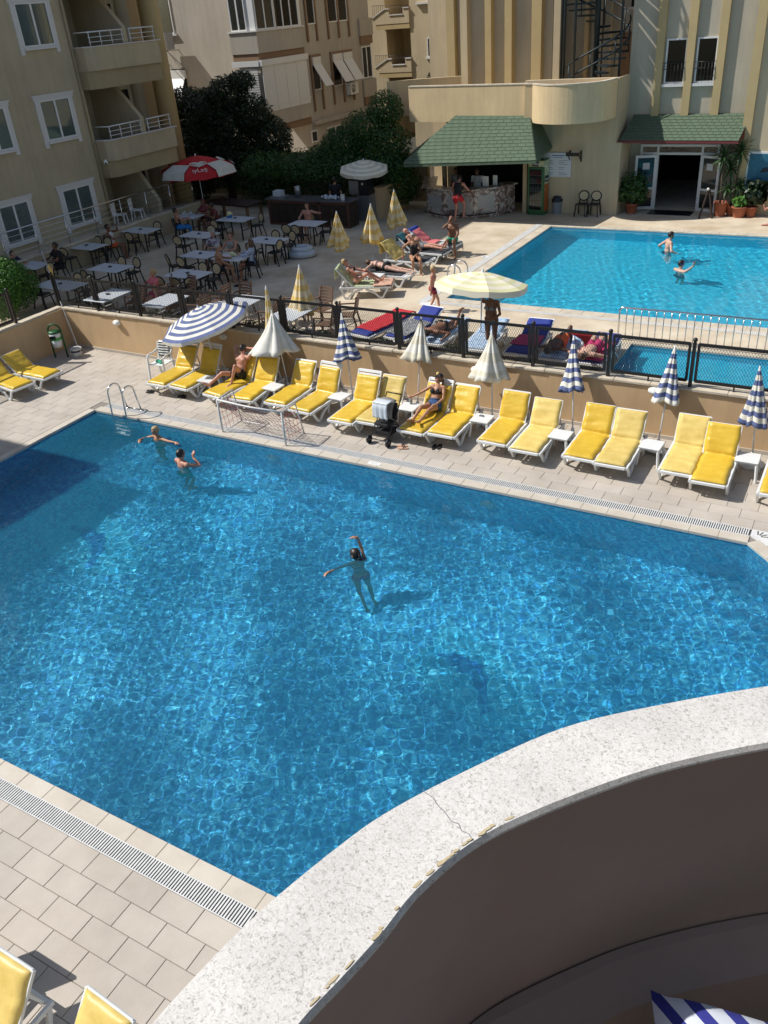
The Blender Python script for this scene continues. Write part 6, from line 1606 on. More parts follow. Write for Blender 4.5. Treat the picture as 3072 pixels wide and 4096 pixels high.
person('woman in dark swimsuit sitting sideways on the edge of the yellow towel lounger', (-13.05, 24.15, Z1), R(180 + 35), 'skin_tan', H=1.68, female=True, vox=.012, belly=.02, pelvis=(0, 0, .52), U=(.05, .10, 1), foot_l=((-.14, .42, .07), (-.2, 1, .9)), foot_r=((.12, .40, .07), (.1, 1, .9)), hand_l=((-.02, .22, .58), (-.4, .1, .6)), hand_r=((.36, -.1, .55), (.5, -.3, .7)),
    garments=(('swimsuit', 'cloth_black', 'swimsuit'),), hair=('short', 'hair_grey'))
person('bald man in patterned shorts lying on the charcoal towel lounger', (-13.5, 25.42, Z1), R(-92), 'skin_red', H=1.78, vox=.012, belly=.04, pelvis=(0, 0, .52), U=(0, -.78, .62), F=(0, .62, .78), head=(.2, .8, .1), foot_l=((-.10, .86, .50), (-.1, .4, 1.0), (0, .4, 1)), foot_r=((.14, .88, .50), (.1, .4, 1.0), (0, .4, 1)), hand_l=((-.28, .05, .50), (-.5, -.2, .5)), hand_r=((.28, .08, .50), (.5, -.2, .5)),
    garments=(('trunks', 'cloth_print', 'swim_trunks'),), hair=None)
person('older bald man in green shorts sitting with one hand at his mouth', (-12.72, 26.35, Z1), R(180 + 6), 'skin_dark', H=1.78, vox=.012, belly=.02, pelvis=(0, 0, .54), U=(0, .12, 1), head=(0, 1, -.25), foot_l=((-.22, .42, .08), (-.3, 1, .9)), foot_r=((.12, .44, .08), (.2, 1, .9)), hand_r=((.04, .22, 1.12), (.4, .3, .8), (-.3, -.1, 1)), hand_l=((-.20, .40, .62), (-.4, .1, .7)),
    garments=(('trunks', 'cloth_green', 'shorts'),), hair=None, glasses=True)
o = copy_tree(st0); place(o, (-13.35, 22.15, Z1), .1, 'white side table between the first two sunbathers of the upper terrace', SG, 'side table')
# behind the fence
l1 = ulounger(-11.15, 17.42, -12, 4, 'white lounger with blue pad and red towel behind the fence', 'mattress_blue', 31); towel(l1, 'cloth_red', .25, 1.95, 'bright red towel spread on a blue lounger behind the fence', 4, lift=.065, seed=3)
l2 = ulounger(-10.15, 17.5, -8, 25, 'white lounger with a floral towel and blue head pad behind the fence', 'mattress_blue', 32); towel(l2, 'cloth_print', .1, 1.2, 'black and white floral towel on a lounger behind the fence', 25, lift=.065, seed=4)
l3 = ulounger(-9.15, 17.45, 0, 4, 'white lounger under the person in black briefs behind the fence', 'cushion_lightblue', 33)
l4 = ulounger(-7.95, 17.4, 4, 14, 'lounger with shiny light blue cushion beside the parasol woman', 'cushion_lightblue', 34)
l5 = ulounger(-6.85, 17.45, 2, 22, 'lounger with dark blue head pad behind the third white parasol', 'mattress_blue', 35); towel(l5, 'cloth_magenta', .4, 1.1, 'flowery pink towel on a lounger behind the fence', 22, lift=.065, seed=6)
l6 = ulounger(-6.0, 17.42, 0, 4, 'lounger under the person in orange swimwear', 'cushion_lightblue', 36)
l7 = ulounger(-5.2, 17.42, 0, 4, 'lounger with pink towel beside the paddling pool', 'mattress_blue', 37); towel(l7, 'cloth_magenta', .0, 1.2, 'bright pink towel on the lounger beside the paddling pool', 4, lift=.065, seed=14)
person('tanned sunbather in black briefs lying face down behind the fence', (-9.12, 18.15, Z1), R(-10), 'skin_dark', H=1.72, vox=.014, pelvis=(0, 0, .56), U=(0, -1, .02), F=(0, 0, -1), head=(-.9, .1, -.3), foot_l=((.10, .62, .75), (.1, .5, .2)), foot_r=((-.10, .84, .47), (-.1, .5, .2), (0, .9, -.3)), hand_l=((.34, -.5, .42), (.5, -.3, .5)), hand_r=((-.34, -.5, .42), (-.5, -.3, .5)), garments=(('briefs', 'cloth_black', 'swim_briefs'),), hair=('short', 'hair_dark'))
person('sunbather in orange swimwear lying with one knee bent behind the fence', (-6.02, 17.95, Z1), R(-4), 'skin_deep', H=1.70, female=True, vox=.014, belly=.05, pelvis=(0, 0, .56), U=(0, -1, .06), F=(0, .06, 1), head=(0, 0, 1), foot_l=((-.10, .80, .47), (-.1, .3, 1.0), (0, .3, 1)), foot_r=((.12, .46, .47), (.2, .3, 1.5)), hand_l=((-.34, -.1, .46), (-.5, -.3, .5)), hand_r=((.34, -.1, .46), (.5, -.3, .5)), garments=(('trunks', 'cloth_orange', 'swim_shorts'),), hair=('short', 'hair_dark'))
person('pale sunbather with bent legs on the pink towel beside the paddling pool', (-5.2, 17.85, Z1), R(-2), 'skin_pale', H=1.70, vox=.014, pelvis=(0, 0, .56), U=(0, -1, .06), F=(0, .06, 1), head=(0, 0, 1), foot_l=((-.10, .78, .48), (-.1, .3, 1.2), (0, .3, 1)), foot_r=((.12, .70, .48), (.2, .3, 1.3), (0, .3, 1)), hand_l=((-.34, -.1, .46), (-.5, -.3, .5)), hand_r=((.34, -.1, .46), (.5, -.3, .5)), garments=(('trunks', 'cloth_magenta', 'swim_shorts'),), hair=('short', 'hair_brown'))
# right edge
lR = ulounger(-3.4, 32.7, -90, 30, 'white lounger with navy pad cut off at the upper right edge', 'mattress_blue', 41)
person('sunbather in red shorts lying at the upper right edge', (-2.9, 32.72, Z1), R(90), 'skin_red', H=1.72, vox=.015, pelvis=(0, 0, .55), U=(0, -.8, .6), F=(0, .6, .8), foot_l=((-.36, .62, .07), (-.2, .8, .8)), foot_r=((.14, .8, .46), (.2, .4, 1.1)), garments=(('trunks', 'cloth_red', 'shorts'),), hair=('short', 'hair_brown'))

# ------------------------------------------------------------------ diners
def diner(label, x, y, face, skin_m, **kw):
    d = chair_pose(kw.pop('hands', True)); d.update(kw); d.setdefault('vox', .015)
    return person(label, (x, y, Z1), R(-face), skin_m, group=None, **d)
def sat_chair(x, y, face, label): chair(x, y, face, label)
for (lab, x, y, f, sk, kw, clab) in (
  ('small figure in navy top at the far left table, half behind the bush', -25.95, 19.0, 80, 'skin_red', dict(H=1.6, garments=(('shirt', 'cloth_navy', 'shirt'), ('trunks', 'cloth_navy', 'shorts'))), 'black chair of the small figure in navy at far left'),
  ('broad man in black clothes at the far left table', -25.0, 19.95, 195, 'skin_dark', dict(H=1.82, belly=.06, scale_w=1.15, garments=(('shirt', 'cloth_black', 'shirt'), ('trunks', 'cloth_black', 'shorts'))), 'black chair of the broad man in black'),
  ('man in white vest and orange shorts resting his head on his hand', -25.25, 22.85, 62, 'skin_dark', dict(H=1.75, hand_l=((-.02, .28, 1.16), (-.4, .3, .8), (0, -.3, 1)), garments=(('trunks', 'cloth_orange', 'shorts'), ('vest', 'cloth_white', 'vest')), hair=('short', 'hair_dark')), 'black chair of the man in orange shorts'),
  ('woman in bright blue skirt sitting with her back to the viewer', -24.55, 25.85, 40, 'skin_red', dict(H=1.68, female=True, garments=(('skirt', 'cloth_blue', 'skirt'), ('swimsuit', 'cloth_black', 'top')), hair=('short', 'hair_dark')), 'black chair of the woman in the blue skirt'),
  ('long haired woman in dark red at the shaded back table', -24.5, 27.35, 170, 'skin_dark', dict(H=1.68, female=True, garments=(('shirt', 'red_trim', 'blouse'), ('trunks', 'cloth_black', 'shorts')), hair=('long', 'red_trim')), 'black chair of the woman in dark red'),
  ('man in dark red shirt leaning over the shaded back table', -23.55, 27.0, 215, 'skin_dark', dict(H=1.75, U=(0, .25, 1), garments=(('shirt', 'red_trim', 'shirt'), ('trunks', 'cloth_black', 'shorts'))), 'black chair of the man in dark red shirt'),
  ('grey haired man in white patterned shirt at the group table', -20.2, 22.75, 175, 'skin_red', dict(H=1.75, garments=(('shirt', 'cloth_print_white', 'shirt'), ('trunks', 'cloth_navy', 'shorts')), hair=('short', 'hair_grey')), 'black chair under the man in patterned shirt'),
  ('man in light grey vest at the group table', -19.35, 22.65, 180, 'skin_red', dict(H=1.78, garments=(('vest', 'cloth_grey_light', 'vest'), ('trunks', 'cloth_navy', 'shorts')), hair=('short', 'hair_brown')), 'black chair under the man in grey vest'),
  ('long haired woman in striped shirt at the right end of the group table', -18.15, 22.15, 245, 'skin_red', dict(H=1.66, female=True, garments=(('long_shirt', 'stripe_shirt', 'shirt'), ('trunks', 'cloth_black', 'skirt')), hair=('long', 'hair_brown')), 'black chair under the long haired woman in stripes'),
  ('shirtless grey haired man in black shorts seen from behind at the group table', -18.8, 21.25, 50, 'skin_tan', dict(H=1.8, belly=.03, U=(0, .12, 1), hand_l=((-.1, .38, .78), (-.5, .1, .6)), hand_r=((.18, .38, .60), (.5, .1, .6)), garments=(('trunks', 'cloth_black', 'shorts'),), hair=('short', 'hair_grey')), 'black chair under the shirtless grey haired man'),
  ('shirtless man sitting in front of the serving counter with one arm out', -19.35, 27.35, 178, 'skin_red', dict(H=1.78, hand_l=((-.58, .12, .98), (-.45, -.1, .9), (-.9, .1, 0)), garments=(('trunks', 'cloth_navy', 'shorts'),), hair=('short', 'hair_dark')), 'black chair under the shirtless man by the counter')):
    if 'stripe_shirt' not in MATS:
        m_ = mat('stripe_shirt', (.6, .62, .66), .85); nt_, b_ = nodes_of(m_); wv_ = nt_.nodes.new('ShaderNodeTexWave'); wv_.inputs['Scale'].default_value = 14; tc_ = nt_.nodes.new('ShaderNodeTexCoord'); nt_.links.new(tc_.outputs['Object'], wv_.inputs['Vector'])
        rp_ = nt_.nodes.new('ShaderNodeValToRGB'); rp_.color_ramp.elements[0].color = (.05, .12, .4, 1); rp_.color_ramp.elements[1].color = (.65, .67, .7, 1); rp_.color_ramp.elements[0].position = .2; rp_.color_ramp.elements[1].position = .4; nt_.links.new(wv_.outputs['Fac'], rp_.inputs[0]); nt_.links.new(rp_.outputs[0], b_.inputs['Base Color'])
    diner(lab, x, y, f, sk, **kw); sat_chair(x, y, f, clab)
diner('blonde woman with hair in a bun sitting among the brown chairs behind the fence', -18.95, 18.35, 200, 'skin_red', H=1.66, female=True, garments=(('shirt', 'cloth_pink', 'top'), ('trunks', 'cloth_magenta', 'shorts')), hair=('bun', 'hair_blond'))
person('cook in black behind the serving counter with his back turned', (-19.75, 30.1, Z1), R(10), 'skin_red', H=1.82, vox=.015, garments=(('shirt', 'cloth_black', 'shirt'), ('trunks', 'cloth_black', 'trousers')), hair=('short', 'hair_dark'))
person('man in black vest and red shorts leaning on the pool bar, seen from behind', (-14.62, 30.83, Z1), R(0), 'skin_red', H=1.85, vox=.013, pelvis=(0, 0, .95), U=(0, .3, 1), foot_l=((-.12, -.05, .08), (-.1, 1, .4)), foot_r=((.16, .18, .25), (.2, 1, .6)), hand_l=((-.2, .45, 1.17), (-.5, .1, 1.0)), hand_r=((.25, .42, 1.17), (.6, .1, 1.0)), garments=(('trunks', 'cloth_red', 'shorts'), ('vest', 'cloth_black', 'vest')), hair=('short', 'hair_dark'))
person('barman in grey shirt bending behind the pool bar', (-15.5, 32.6, Z1), R(170), 'skin_dark', H=1.75, vox=.016, garments=(('shirt', 'cloth_grey_light', 'shirt'), ('trunks', 'cloth_black', 'trousers')))
person('barman in white shirt standing behind the pool bar', (-14.5, 32.45, Z1), R(185), 'skin_dark', H=1.78, vox=.016, garments=(('shirt', 'cloth_white', 'shirt'), ('trunks', 'cloth_black', 'trousers')))
# ------------------------------------------------------------------ things round the big pool
zone(True)
# ladders
def ladder(x, y, z, rz, label, w=.5, up=.78):
    r_ = empty('pool_ladder', (x, y, z), rz, label, 'pool ladder', 'steel pool ladders')       # local +y points away from the water
    for s in (-1, 1):
        q = MB(); pts = [(s * w / 2, -.10, -1.2), (s * w / 2, -.10, 0), (s * w / 2, -.07, up - .18)] + [(s * w / 2, .14 - .21 * math.cos(R(a)), up - .18 + .2 * math.sin(R(a))) for a in range(20, 180, 20)] + [(s * w / 2, .38, .35), (s * w / 2, .44, .0)]
        q.tube(pts, .021, 10); q.build('handrail', 'steel', r_)
        q = MB(); q.lathe([(.05, 0), (.05, .02), (.025, .03)], 12, c=(s * w / 2, .44, .0)); q.build('foot_flange', 'steel', r_)
    for k in range(4):
        q = MB(); q.box((-w / 2, -.15, -.25 - k * .26), (w / 2, -.06, -.225 - k * .26)); q.build('rung', 'steel', r_)
    q = MB(); q.tube([(-w / 2, .44, .03), (w / 2, .44, .03)], .014, 8); q.build('crossbar', 'steel', r_)
    return r_
ladder(-16.15, PY1 - .03, 0, 0, 'steel pool ladder in the far left corner of the big pool')
ladder(.12, 12.42, 0, R(-45), 'steel pool ladder at the slanting right corner, mostly outside the picture')
zone(False)
ladder(UX0 + .12, 22.75, Z1, R(90), 'steel ladder at the near left corner of the upper pool')
zone(True)
# underwater lamps and floor drains of the big pool
for i, (px, py) in enumerate([(1102, 1852), (1953, 2040)]):
    p = G(px, py, -.5); r_ = empty('pool_lamp', (p[0], PY1 - .01, -.62), 0, ['round white underwater lamp left of centre in the far pool wall', 'round white underwater lamp right of centre in the far pool wall'][i], 'pool lamp', 'underwater lamps in the far wall')
    q = MB(); q.lathe([(.15, 0), (.15, .03), (.10, .045), (0, .05)], 20, M=Rx(R(90)), caps=False); q.build('lens', 'white_lamp', r_); q = MB(); q.lathe([(.16, 0), (.16, .02)], 20, M=Rx(R(90))); q.build('rim', 'steel', r_)
# mosaics on the pool floor: pale patch with a darker leaping fish
def floor_fig(cx, cy, rot, sc_, lab):
    r_ = empty('floor_mosaic', (cx, cy, -PDEP + .006), rot, lab, 'mosaic', 'mosaics on the pool floor')
    rg = random.Random(int(cx * 10)); n = 26
    q = MB(); q.prism([((1.15 + .25 * math.sin(3 * a + 1) + .12 * rg.random()) * math.cos(a) * sc_, (.8 + .16 * math.cos(2 * a) + .1 * rg.random()) * math.sin(a) * sc_) for a in [2 * PI * k / n for k in range(n)]], 0, .006); o = q.build('pale_ground', 'pool_mosaic_pale', r_); o.cycles.is_caustics_receiver = True
    body = [(-.95, -.05), (-.72, .10), (-.45, .24), (-.15, .32), (.0, .48), (.08, .30), (.35, .18), (.60, -.02), (.78, -.22), (.98, -.22), (.88, -.36), (.92, -.55), (.70, -.36), (.5, -.22), (.25, -.06), (-.05, .02), (-.2, -.14), (-.28, .0), (-.6, -.05), (-.75, -.12)]
    q = MB(); bm = bmesh.new(); f = bm.faces.new([bm.verts.new((x * sc_ * .85, y * sc_ * .85, .009)) for x, y in body][::1]); bmesh.ops.triangulate(bm, faces=[f]); me = bpy.data.meshes.new('fish'); bm.to_mesh(me); bm.free(); o = link('fish_figure', me, r_, 'pool_mosaic_deep'); o.cycles.is_caustics_receiver = True
pool_tile_mat('pool_mosaic_deep', (.012, .12, .42), (.02, .20, .52), (.03, .30, .60), 14)
mA = G(330, 2260, -1.15); mB_ = G(1850, 2780, -1.15)
floor_fig(mA[0] + .0, mA[1] + .35, R(-20), 1.15, 'pale mosaic patch with a blue leaping fish on the left of the pool floor')
floor_fig(mB_[0] + .0, mB_[1] + .25, R(-25), 1.05, 'pale mosaic patch with a blue leaping fish on the right of the pool floor')
p = G(2485, 2560, -1.15); q = MB(); q.lathe([(.0, .01), (.09, .01), (.11, 0)], 18, caps=False); o = q.build('floor_drain', 'pool_mosaic_pale'); o.location = (p[0], p[1] + .2, -PDEP + .004); tag(o, 'round white drain cover on the pool floor right of centre', 'drain'); o.cycles.is_caustics_receiver = True
# depth plates
for (px, py, lab, z, ln) in ((*pr(8, 768, 1062), 'small white depth plate on the far coping of the big pool', 0, '1.50'), (*pr(6, 80, 0), '', 0, ''),):
    if not lab: continue
    p = G(px, py, z); r_ = empty('depth_plate', (p[0], p[1], z + .007), 0, lab, 'depth plate'); q = MB(); q.box((-.15, -.06, 0), (.15, .06, .006)); q.build('plate', 'white_lamp', r_)
    q = MB()
    for a_, b_ in (((-.09, -.02), (-.05, .02)), ((-.05, .02), (-.02, -.01)), ((-.02, -.01), (.03, .02)), ((.05, -.02), (.09, .01))): q.bar((*a_, .0075), (*b_, .0075), .008, .002)
    q.build('worn_marks', 'metal_grey', r_)
zone(False)
p = G(1935, 1028, Z1); r_ = empty('depth_plate', (p[0] + .05, p[1], Z1 + .009), 0, 'small white depth plate on the left coping of the upper pool', 'depth plate'); q = MB(); q.box((-.12, -.12, 0), (.12, .12, .006)); q.build('plate', 'white_lamp', r_); q = MB(); q.bar((-.05, .06, .0075), (-.05, -.06, .0075), .015, .002); q.bar((-.05, -.06, .0075), (.06, -.06, .0075), .015, .002); q.bar((-.05, 0, .0075), (.04, 0, .0075), .015, .002); q.build('worn_marks', 'metal_grey', r_)
p = G(1024 + 1110 * .6172, 600 + 998 * .6172, Z1); q = MB(); q.box((-.22, -.14, 0), (.22, .14, .008)); o = q.build('floor_plate', 'white_lamp'); o.location = (p[0], p[1], Z1 + .001); tag(o, 'white plate set in the terrace beside the walking boy', 'plate')
zone(True)

# water polo goal: frame of white tubes, net of cords
mat('cord', (.30, .20, .19), .8); mat('cord_red', (.55, .08, .10), .7); mat('tube_white', (.66, .66, .64), .4, var=.15)
GL = empty('water_polo_goal', (-12.98, 13.78, 0), R(-1.5), 'white tubular water polo goal with a sagging net at the pool edge', 'goal')
W_, Hh, Dp = 1.92, .86, .72
P_ = {'a': (0, 0, 0), 'b': (W_, 0, 0), 'c': (0, 0, Hh), 'd': (W_, 0, Hh), 'e': (.0, Dp, 0), 'f': (W_, Dp, 0), 'g': (0.02, .55, Hh + .04), 'h': (W_ - .02, .55, Hh - .02)}
for k, l, nm in (('a', 'c', 'post'), ('b', 'd', 'post'), ('c', 'd', 'crossbar'), ('a', 'e', 'base_bar'), ('b', 'f', 'base_bar'), ('e', 'g', 'back_post'), ('f', 'h', 'back_post'), ('c', 'g', 'top_bar'), ('d', 'h', 'top_bar'), ('e', 'f', 'base_bar')):
    q = MB(); A_, B_ = Vector(P_[k]), Vector(P_[l])
    pts = [A_, A_.lerp(B_, .5) + (Vector((0, 0, -.03)) if nm == 'crossbar' else Vector()), B_]
    q.tube(pts, .024 if nm in ('post', 'crossbar') else .018, 8); q.build(nm, 'tube_white', GL)
def net_patch(q, a, b, c, d, nu, nv, sag, seed):
    rg = random.Random(seed)
    def S(u, v):
        p = (Vector(a) * (1 - u) + Vector(b) * u) * (1 - v) + (Vector(d) * (1 - u) + Vector(c) * u) * v
        w = math.sin(PI * u) * math.sin(PI * v); return p + Vector((0, sag[0] * w, sag[1] * w)) + Vector((noise.noise(p * 3 + Vector((seed, 0, 0))), noise.noise(p * 3 + Vector((0, seed, 0))), noise.noise(p * 3))) * .05 * (w + .1)
    for i in range(nu + 1): q.tube([S(i / nu, v / 8) for v in range(9)], .0055, 4, cap=False)
    for j in range(nv + 1): q.tube([S(u / 12, j / nv) for u in range(13)], .0055, 4, cap=False)
q = MB(); net_patch(q, P_['c'], P_['d'], P_['f'], P_['e'], 15, 8, (.05, -.12), 3); q.build('net', 'cord', GL)
q = MB(); net_patch(q, P_['a'], P_['c'], P_['g'], P_['e'], 5, 5, (0, 0), 5); net_patch(q, P_['b'], P_['d'], P_['h'], P_['f'], 5, 5, (0, 0), 6); q.build('side_net', 'cord_red', GL)

# litter bin on green hoop stand, bucket, leaning pole with yellow cloth
mat('bin_green', (.015, .10, .03), .45); mat('bin_lightgreen', (.10, .42, .12), .5); mat('bucket_white', (.55, .55, .53), .6)
b0 = G(*pr(7, 375, 380), 0); LBn = empty('litter_bin', (-21.32, 16.22, 0), R(25), 'green and white litter bin hung in a green hoop stand in the wall corner', 'bin')
q = MB(); pts = [(-.2, 0, 0), (-.2, 0, .85)] + [(-.2 * math.cos(R(a)), 0, .85 + .2 * math.sin(R(a))) for a in range(15, 180, 15)] + [(.2, 0, .85), (.2, 0, 0)]; q.tube(pts, .028, 8); q.build('stand', 'bin_green', LBn)
q = MB(); q.lathe([(.14, .36), (.165, .58)], 20, c=(0, -.04, 0)); q.build('bucket', 'white_lamp', LBn); q = MB(); q.lathe([(.166, .58), (.17, .68)], 20, c=(0, -.04, 0)); q.build('bucket_band', 'bin_lightgreen', LBn)
q = MB(); q.lathe([(.171, .68), (.173, .80)], 20, c=(0, -.04, 0)); q.build('bucket_top', 'white_lamp', LBn); q = MB(); q.lathe([(.18, .80), (.18, .84), (.14, .87)], 20, c=(0, -.04, 0)); q.build('lid', 'bin_green', LBn)
q = MB(); q.box((-.09, -.225, .64), (.09, -.205, .74)); q.build('slot', 'black_plastic', LBn)
BK = empty('bucket', (-20.86, 16.45, 0), .3, 'white paint bucket with a lid standing below the leaning pole', 'bucket')
q = MB(); q.lathe([(.14, 0), (.165, .24)], 20); q.build('body', 'bucket_white', BK); q = MB(); q.lathe([(.178, .235), (.178, .27), (.16, .28)], 20); q.build('lid', 'bucket_white', BK); q = MB(); q.lathe([(.167, .17), (.169, .22)], 20, caps=False); q.build('label_band', 'cloth_navy', BK)
q = MB(); q.tube([(.17 * math.cos(R(a)), -.17 * abs(math.sin(R(a))) - .02, .24 - .2 * math.sin(R(a))) for a in range(0, 181, 15)], .005, 5); q.build('handle', 'white_lamp', BK)
tpp = Vector(G(*pr(4, 268, 652), 2.75)); bpp = Vector((-20.95, 16.62, .28))
tpp = bpp + (tpp - bpp)
PO_ = empty('leaning_pole', bpp, 0, 'long grey pole leaning over the fence corner with a yellow cloth near its top', 'pole'); q = MB(); q.tube([(0, 0, -.2), tpp - bpp], .022, 8); q.build('shaft', 'pole_grey', PO_)
d_ = (tpp - bpp); q = MB(); a0 = d_ * .80
q.add([a0, a0 + Vector((.04, 0, .18)), a0 + Vector((.22, -.02, .0)), a0 + Vector((.12, 0, -.28)), a0 + Vector((-.0, 0, -.2))], [(0, 1, 2, 3, 4)]); o = q.build('yellow_cloth', 'canvas_yellow', PO_); md = o.modifiers.new('t', 'SOLIDIFY'); md.thickness = .01

# white armchair with striped towel
AC = empty('garden_armchair', (-17.0, 16.1, 0), R(180 + 8), 'white plastic armchair with a black striped towel over its back', 'armchair')
q = MB(); q.box((-.24, -.22, .40), (.24, .24, .43)); q.build('seat', 'white_plastic', AC, bevel=.01)
for sx in (-1, 1):
    for (y0, y1, z1) in ((.22, .27, .64), (-.22, -.28, .44)):
        q = MB(); q.bar((sx * .25, y0, z1), (sx * .28, y1, 0), .05, .05); q.build('leg', 'white_plastic', AC)
    q = MB(); q.tube([(sx * .27, .24, .62), (sx * .28, .1, .67), (sx * .28, -.15, .66), (sx * .24, -.3, .72)], .026, 8); q.build('armrest', 'white_plastic', AC)
q = MB(); M_ = Matrix.Translation((0, -.22, .43)) @ Rx(R(12)); q.box((-.24, -.015, 0), (-.19, .015, .5), M_); q.box((.19, -.015, 0), (.24, .015, .5), M_); q.box((-.19, -.015, .42), (.19, .015, .5), M_)
for k in range(4): q.box((-.15 + k * .085, -.01, 0), (-.11 + k * .085, .01, .42), M_)
q.build('backrest', 'white_plastic', AC)
vs = []; fs = []; idx = []
for i in range(25):
    s = i / 24; 
    for j in range(7):
        x = -.18 + .06 * j; zz, y = (.10 + s * .85, -.0) if s < .5 else (.525 - (s - .5) * .9, -.05)
        if s < .5: v = M_ @ Vector((x, .03 + .012 * math.sin(j * 2 + s * 4), zz))
        else: v = M_ @ Vector((x, -.035, zz))
        vs.append(v)
for i in range(24):
    for j in range(6): fs.append((i * 7 + j, i * 7 + j + 1, (i + 1) * 7 + j + 1, (i + 1) * 7 + j)); idx.append(i % 2)
mb = MB(); mb.add(vs, fs, True); tw = multi(mb, 'towel', ('cloth_black', 'white_lamp'), idx, None); tw.matrix_world = Matrix.Translation((-17.0, 16.1, 0)) @ Rz(R(188)); md = tw.modifiers.new('t', 'SOLIDIFY'); md.thickness = .008; tag(tw, 'black and white striped towel hanging on the white armchair', 'towel')
q = MB()
for k in range(7): q.ball((rnd.uniform(-.12, .12), rnd.uniform(-.05, .15), .455), (.07, .05, .03), 8, 6, Rz(k))
o = q.build('crumpled_cloth', 'cloth_green'); o.matrix_world = Matrix.Translation((-17.0, 16.1, 0)) @ Rz(R(188)); tag(o, 'crumpled dark green cloth on the seat of the white armchair', 'cloth')

# stroller
S_ = empty('stroller', (-9.02, 14.98, 0), R(176), 'dark pushchair standing in front of a yellow lounger', 'stroller')
for sx in (-1, 1):
    for (y, r) in ((.42, .10), (-.28, .12)):
        q = MB(); q.lathe([(r * .4, -.02), (r, -.022), (r, .022), (r * .4, .02)], 18, c=(sx * .26, y, r), M=Ry(R(90))); q.build('wheel', 'black_plastic', S_)
    q = MB(); q.tube([(sx * .24, .40, .12), (sx * .22, .12, .46), (sx * .20, -.12, .62), (sx * .2, -.34, .98)], .013, 8); q.build('frame_tube', 'black_plastic', S_)
    q = MB(); q.tube([(sx * .24, -.28, .12), (sx * .21, .05, .5)], .013, 8); q.build('frame_tube', 'black_plastic', S_)
q = MB(); q.tube([(-.2, -.34, .98), (.2, -.34, .98)], .016, 8); q.build('handlebar', 'black_plastic', S_)
q = MB(); q.tube([(-.24, -.28, .12), (.24, -.28, .12)], .012, 8); q.tube([(-.25, .40, .12), (.25, .40, .12)], .012, 8); q.build('axle', 'black_plastic', S_)
q = MB(); q.box((-.19, -.2, .16), (.19, .25, .28)); q.build('basket', 'cloth_black', S_, bevel=.02)
mat('stroller_fabric', (.22, .20, .18), .9, var=.15, scale=12)
q = MB(); q.box((-.18, -.02, .42), (.18, .30, .48)); q.box((-.18, -.06, .45), (.18, .02, .85), Matrix.Translation((0, -.03, 0)) @ Rx(R(8))); q.build('seat', 'cloth_black', S_, bevel=.02)
vs = []; fs = []
for i in range(9):
    a = R(-10 + 100 * i / 8)
    for j in range(7): x = -.21 + .07 * j; r = .34 * math.sqrt(max(.3, 1 - (x / .24) ** 2 * .35)); vs.append((x, -.12 + r * math.cos(a) * .8, .62 + r * math.sin(a)))
for i in range(8):
    for j in range(6): fs.append((i * 7 + j, i * 7 + j + 1, (i + 1) * 7 + j + 1, (i + 1) * 7 + j))
mb = MB(); mb.add(vs, fs, True); o = mb.build('hood', 'stroller_fabric', S_); md = o.modifiers.new('t', 'SOLIDIFY'); md.thickness = .012
# towel over the hood
vs = []; fs = []
for i in range(17):
    s = i / 16
    for j in range(11):
        x = -.20 + .04 * j; y = .16 + .13 * math.sin(min(1, s * 2) * PI / 2) + (.02 * math.sin(j * 1.9)) * s; z = .98 - .02 * s if s < .2 else .975 - (s - .2) * .46
        if s < .2: y = .02 + s * 1.3
        vs.append((x, y, z))
for i in range(16):
    for j in range(10): fs.append((i * 11 + j, i * 11 + j + 1, (i + 1) * 11 + j + 1, (i + 1) * 11 + j))
mb = MB(); mb.add(vs, fs, True); o = mb.build('towel', 'table_white'); o.matrix_world = Matrix.Translation((-9.02, 14.98, 0)) @ Rz(R(176)); md = o.modifiers.new('t', 'SOLIDIFY'); md.thickness = .01; tag(o, 'thin white towel hanging over the pushchair hood', 'towel')

# footwear
def shoes(x, y, rz, m, label, z=0.006, strap=True, gap=.11):
    r_ = empty('flip_flops', (x, y, z), rz, label, 'shoes', 'pairs of shoes left on the ground')
    for s in (-1, 1):
        q = MB(); outl = [(.045 * math.cos(t) * (1 + .25 * max(0, math.sin(t))), .13 * math.sin(t)) for t in [2 * PI * k / 16 for k in range(16)]]; q.prism([(x_ + s * gap / 2, y_ + s * .02) for x_, y_ in outl], 0, .022); so_ = q.build('sole', m, r_)
        q = MB(); q.tube([(s * gap / 2 - .04, s * .02, .02), (s * gap / 2 - .01, s * .02 + .04, .055), (s * gap / 2, s * .02 + .07, .03), (s * gap / 2 + .01, s * .02 + .04, .055), (s * gap / 2 + .04, s * .02, .02)], .009, 6); q.build('strap', 'cloth_black', so_)
for (k, q_, rz, m, lab) in ((8, (948, 957), R(-70), 'cloth_peach', 'pair of brown and black sandals on the tiles below the stroller'), (8, (1172, 955), R(10), 'cloth_black', 'pair of black flip-flops on the tiles below the woman in the cap'), (7, (975, 597), R(-80), 'cloth_black', 'black shoes at the foot of the leftmost lounger of the row'), (7, (1180, 630), R(-75), 'cloth_black', 'black shoes beside the bearded man, on the tiles')):
    p = G(*pr(k, *q_), 0); shoes(p[0], p[1], rz, m, lab)
for (x, y, rz, lab) in ((*G(*pr(4, 1585, 850), Z1)[:2], R(-80), 'black slippers on the terrace beside the bare feet of the shirtless man'), (*G(*pr(4, 1540, 882), Z1)[:2], R(-60), 'second pair of dark slippers nearest the fence on the terrace')): shoes(x, y, rz, 'cloth_black', lab, Z1 + .002, gap=.16)
